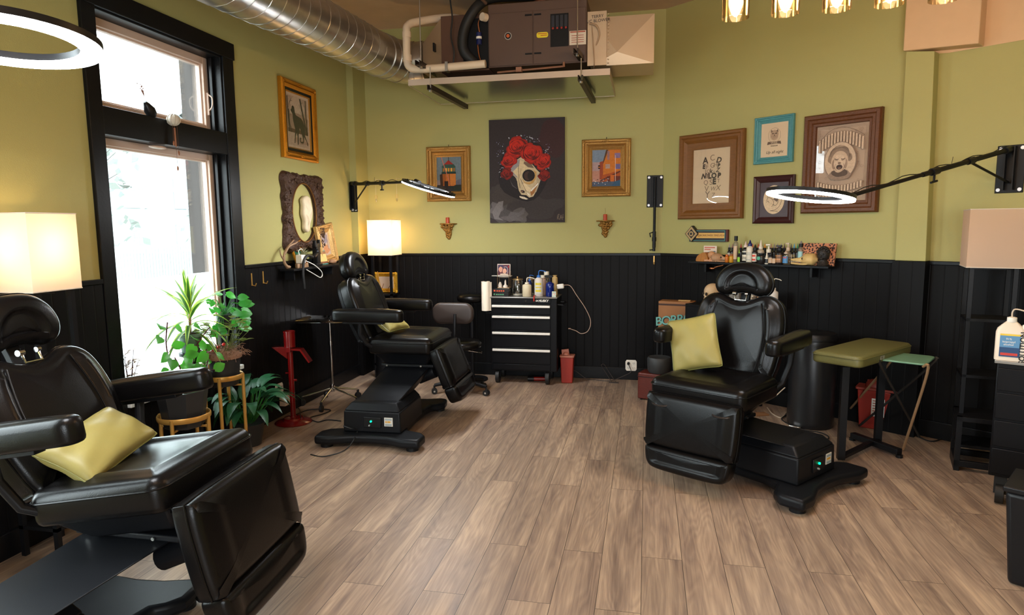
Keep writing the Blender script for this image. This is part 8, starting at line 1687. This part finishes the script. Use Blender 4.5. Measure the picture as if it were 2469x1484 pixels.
# cords behind the forward-facing chair and on the floor
def cord(lab, pts, r, mm, name='power_cable', per=8): m = MB(); m.tube(spline(pts, per), r, 6); return tag(m.build(name, mm), lab, 'cable')
F = lambda u, v, z=0.006: at_z(u, v, z).to_tuple()
cord('white cord looping on the floor left of the step bin', [F(1850, 983), F(1862, 998), F(1882, 1008), F(1892, 1000), F(1905, 985)], 0.005, cm('cord_white', (190, 170, 146)))
q1, q2, q3 = F(1905, 998), F(1885, 1012), F(1892, 1022)
cord('black cord running from the step bin over the right chair base', [q1, q2, F(1930, 1035), F(1975, 1043), F(1998, 1054), F(1990, 1065)], 0.005, BLKR)
cord('thin white looped cord hanging behind the seat of the forward-facing chair', [at_y(1870, 956, 5.3).to_tuple(), at_y(1885, 942, 5.3).to_tuple(), at_y(1893, 935, 5.3).to_tuple(), at_y(1886, 941, 5.3).to_tuple()], 0.004, cm('cord_white', (190, 170, 146)))
cord('black cord trailing on the floor between the red stand and the middle chair base', [F(715, 1000), F(740, 990), F(770, 987), F(797, 990), F(775, 1000), F(748, 1008), F(765, 1018), F(790, 1013), F(822, 1016)], 0.005, BLKR)
cord('black cord looping in front of the middle chair base', [F(828, 1028, 0.16), F(845, 1034, 0.15), F(862, 1040, 0.10), (-2.06, 4.16, 0.05), (-2.20, 4.10, 0.006), (-2.32, 4.12, 0.006)], 0.0045, BLKR)
cord('black cord arching beside the base of the red stand', [F(726, 1020), F(725, 1005, 0.05), F(723, 990, 0.03), F(718, 984)], 0.004, BLKR)
cord('dark cord along the wall behind the folding table', [F(2180, 1040), F(2210, 1052), F(2240, 1064), F(2262, 1062), F(2285, 1050)], 0.005, BLKR)
m = MB(); m.box((-0.06, -0.04, 0), (0.06, 0.04, 0.012)); o = m.build('cardboard_scrap', mat('cardboard', lin(140, 96, 60), 0.8), None, bevel=0.002); p = at_z(1833, 1001, 0); o.location = p; o.rotation_euler = (0, 0, 0.4); tag(o, 'small flat brown cardboard scrap on the floor behind the forward-facing chair', 'cardboard')
m = MB(); m.cyl((0, 0, 0), (0, 0, 0.42), 0.085, n=24); p = at_z(868, 935, 0); o = m.build('black_canister', BLK, None); o.location = (-2.55, 6.05, 0); tag(o, 'black canister on the floor behind the middle chair, near the corner', 'canister')
t = thing('red_bag', 'dark red bag beside a tan box glimpsed under the middle chair seat', 'bag', (-2.36, 5.95, 0)); m = MB(); m.lathe([(0.09, 0), (0.10, 0.2), (0.04, 0.40), (0.03, 0.42)], 20); m.build('bag_body', cm('bag_red', (130, 24, 18)), t, smooth=50)
# hand control clipped on the left chair base
t = thing('foot_control', 'black control box with a small pale label on the left foreground chair base', 'control box', at_y(200, 1372, 1.62).to_tuple()[:2]+(0.31,), R_(4))
m = MB(); m.box((-0.05, -0.03, 0), (0.07, 0.05, 0.035)); m.box((-0.035, -0.02, 0.035), (0.05, 0.04, 0.055)); m.build('control_body', BLK, t, bevel=0.006)
m = MB(); m.box((0.01, -0.032, 0.004), (0.055, -0.03, 0.028)); lb = m.build('pale_label', cm('label_salmon', (190, 120, 90)), t, smooth=0)
m = MB(); m.box((0.014, -0.033, 0.018), (0.03, -0.032, 0.022)); m.box((0.036, -0.033, 0.018), (0.05, -0.032, 0.022)); m.build('label_print', BLK, lb, smooth=0)
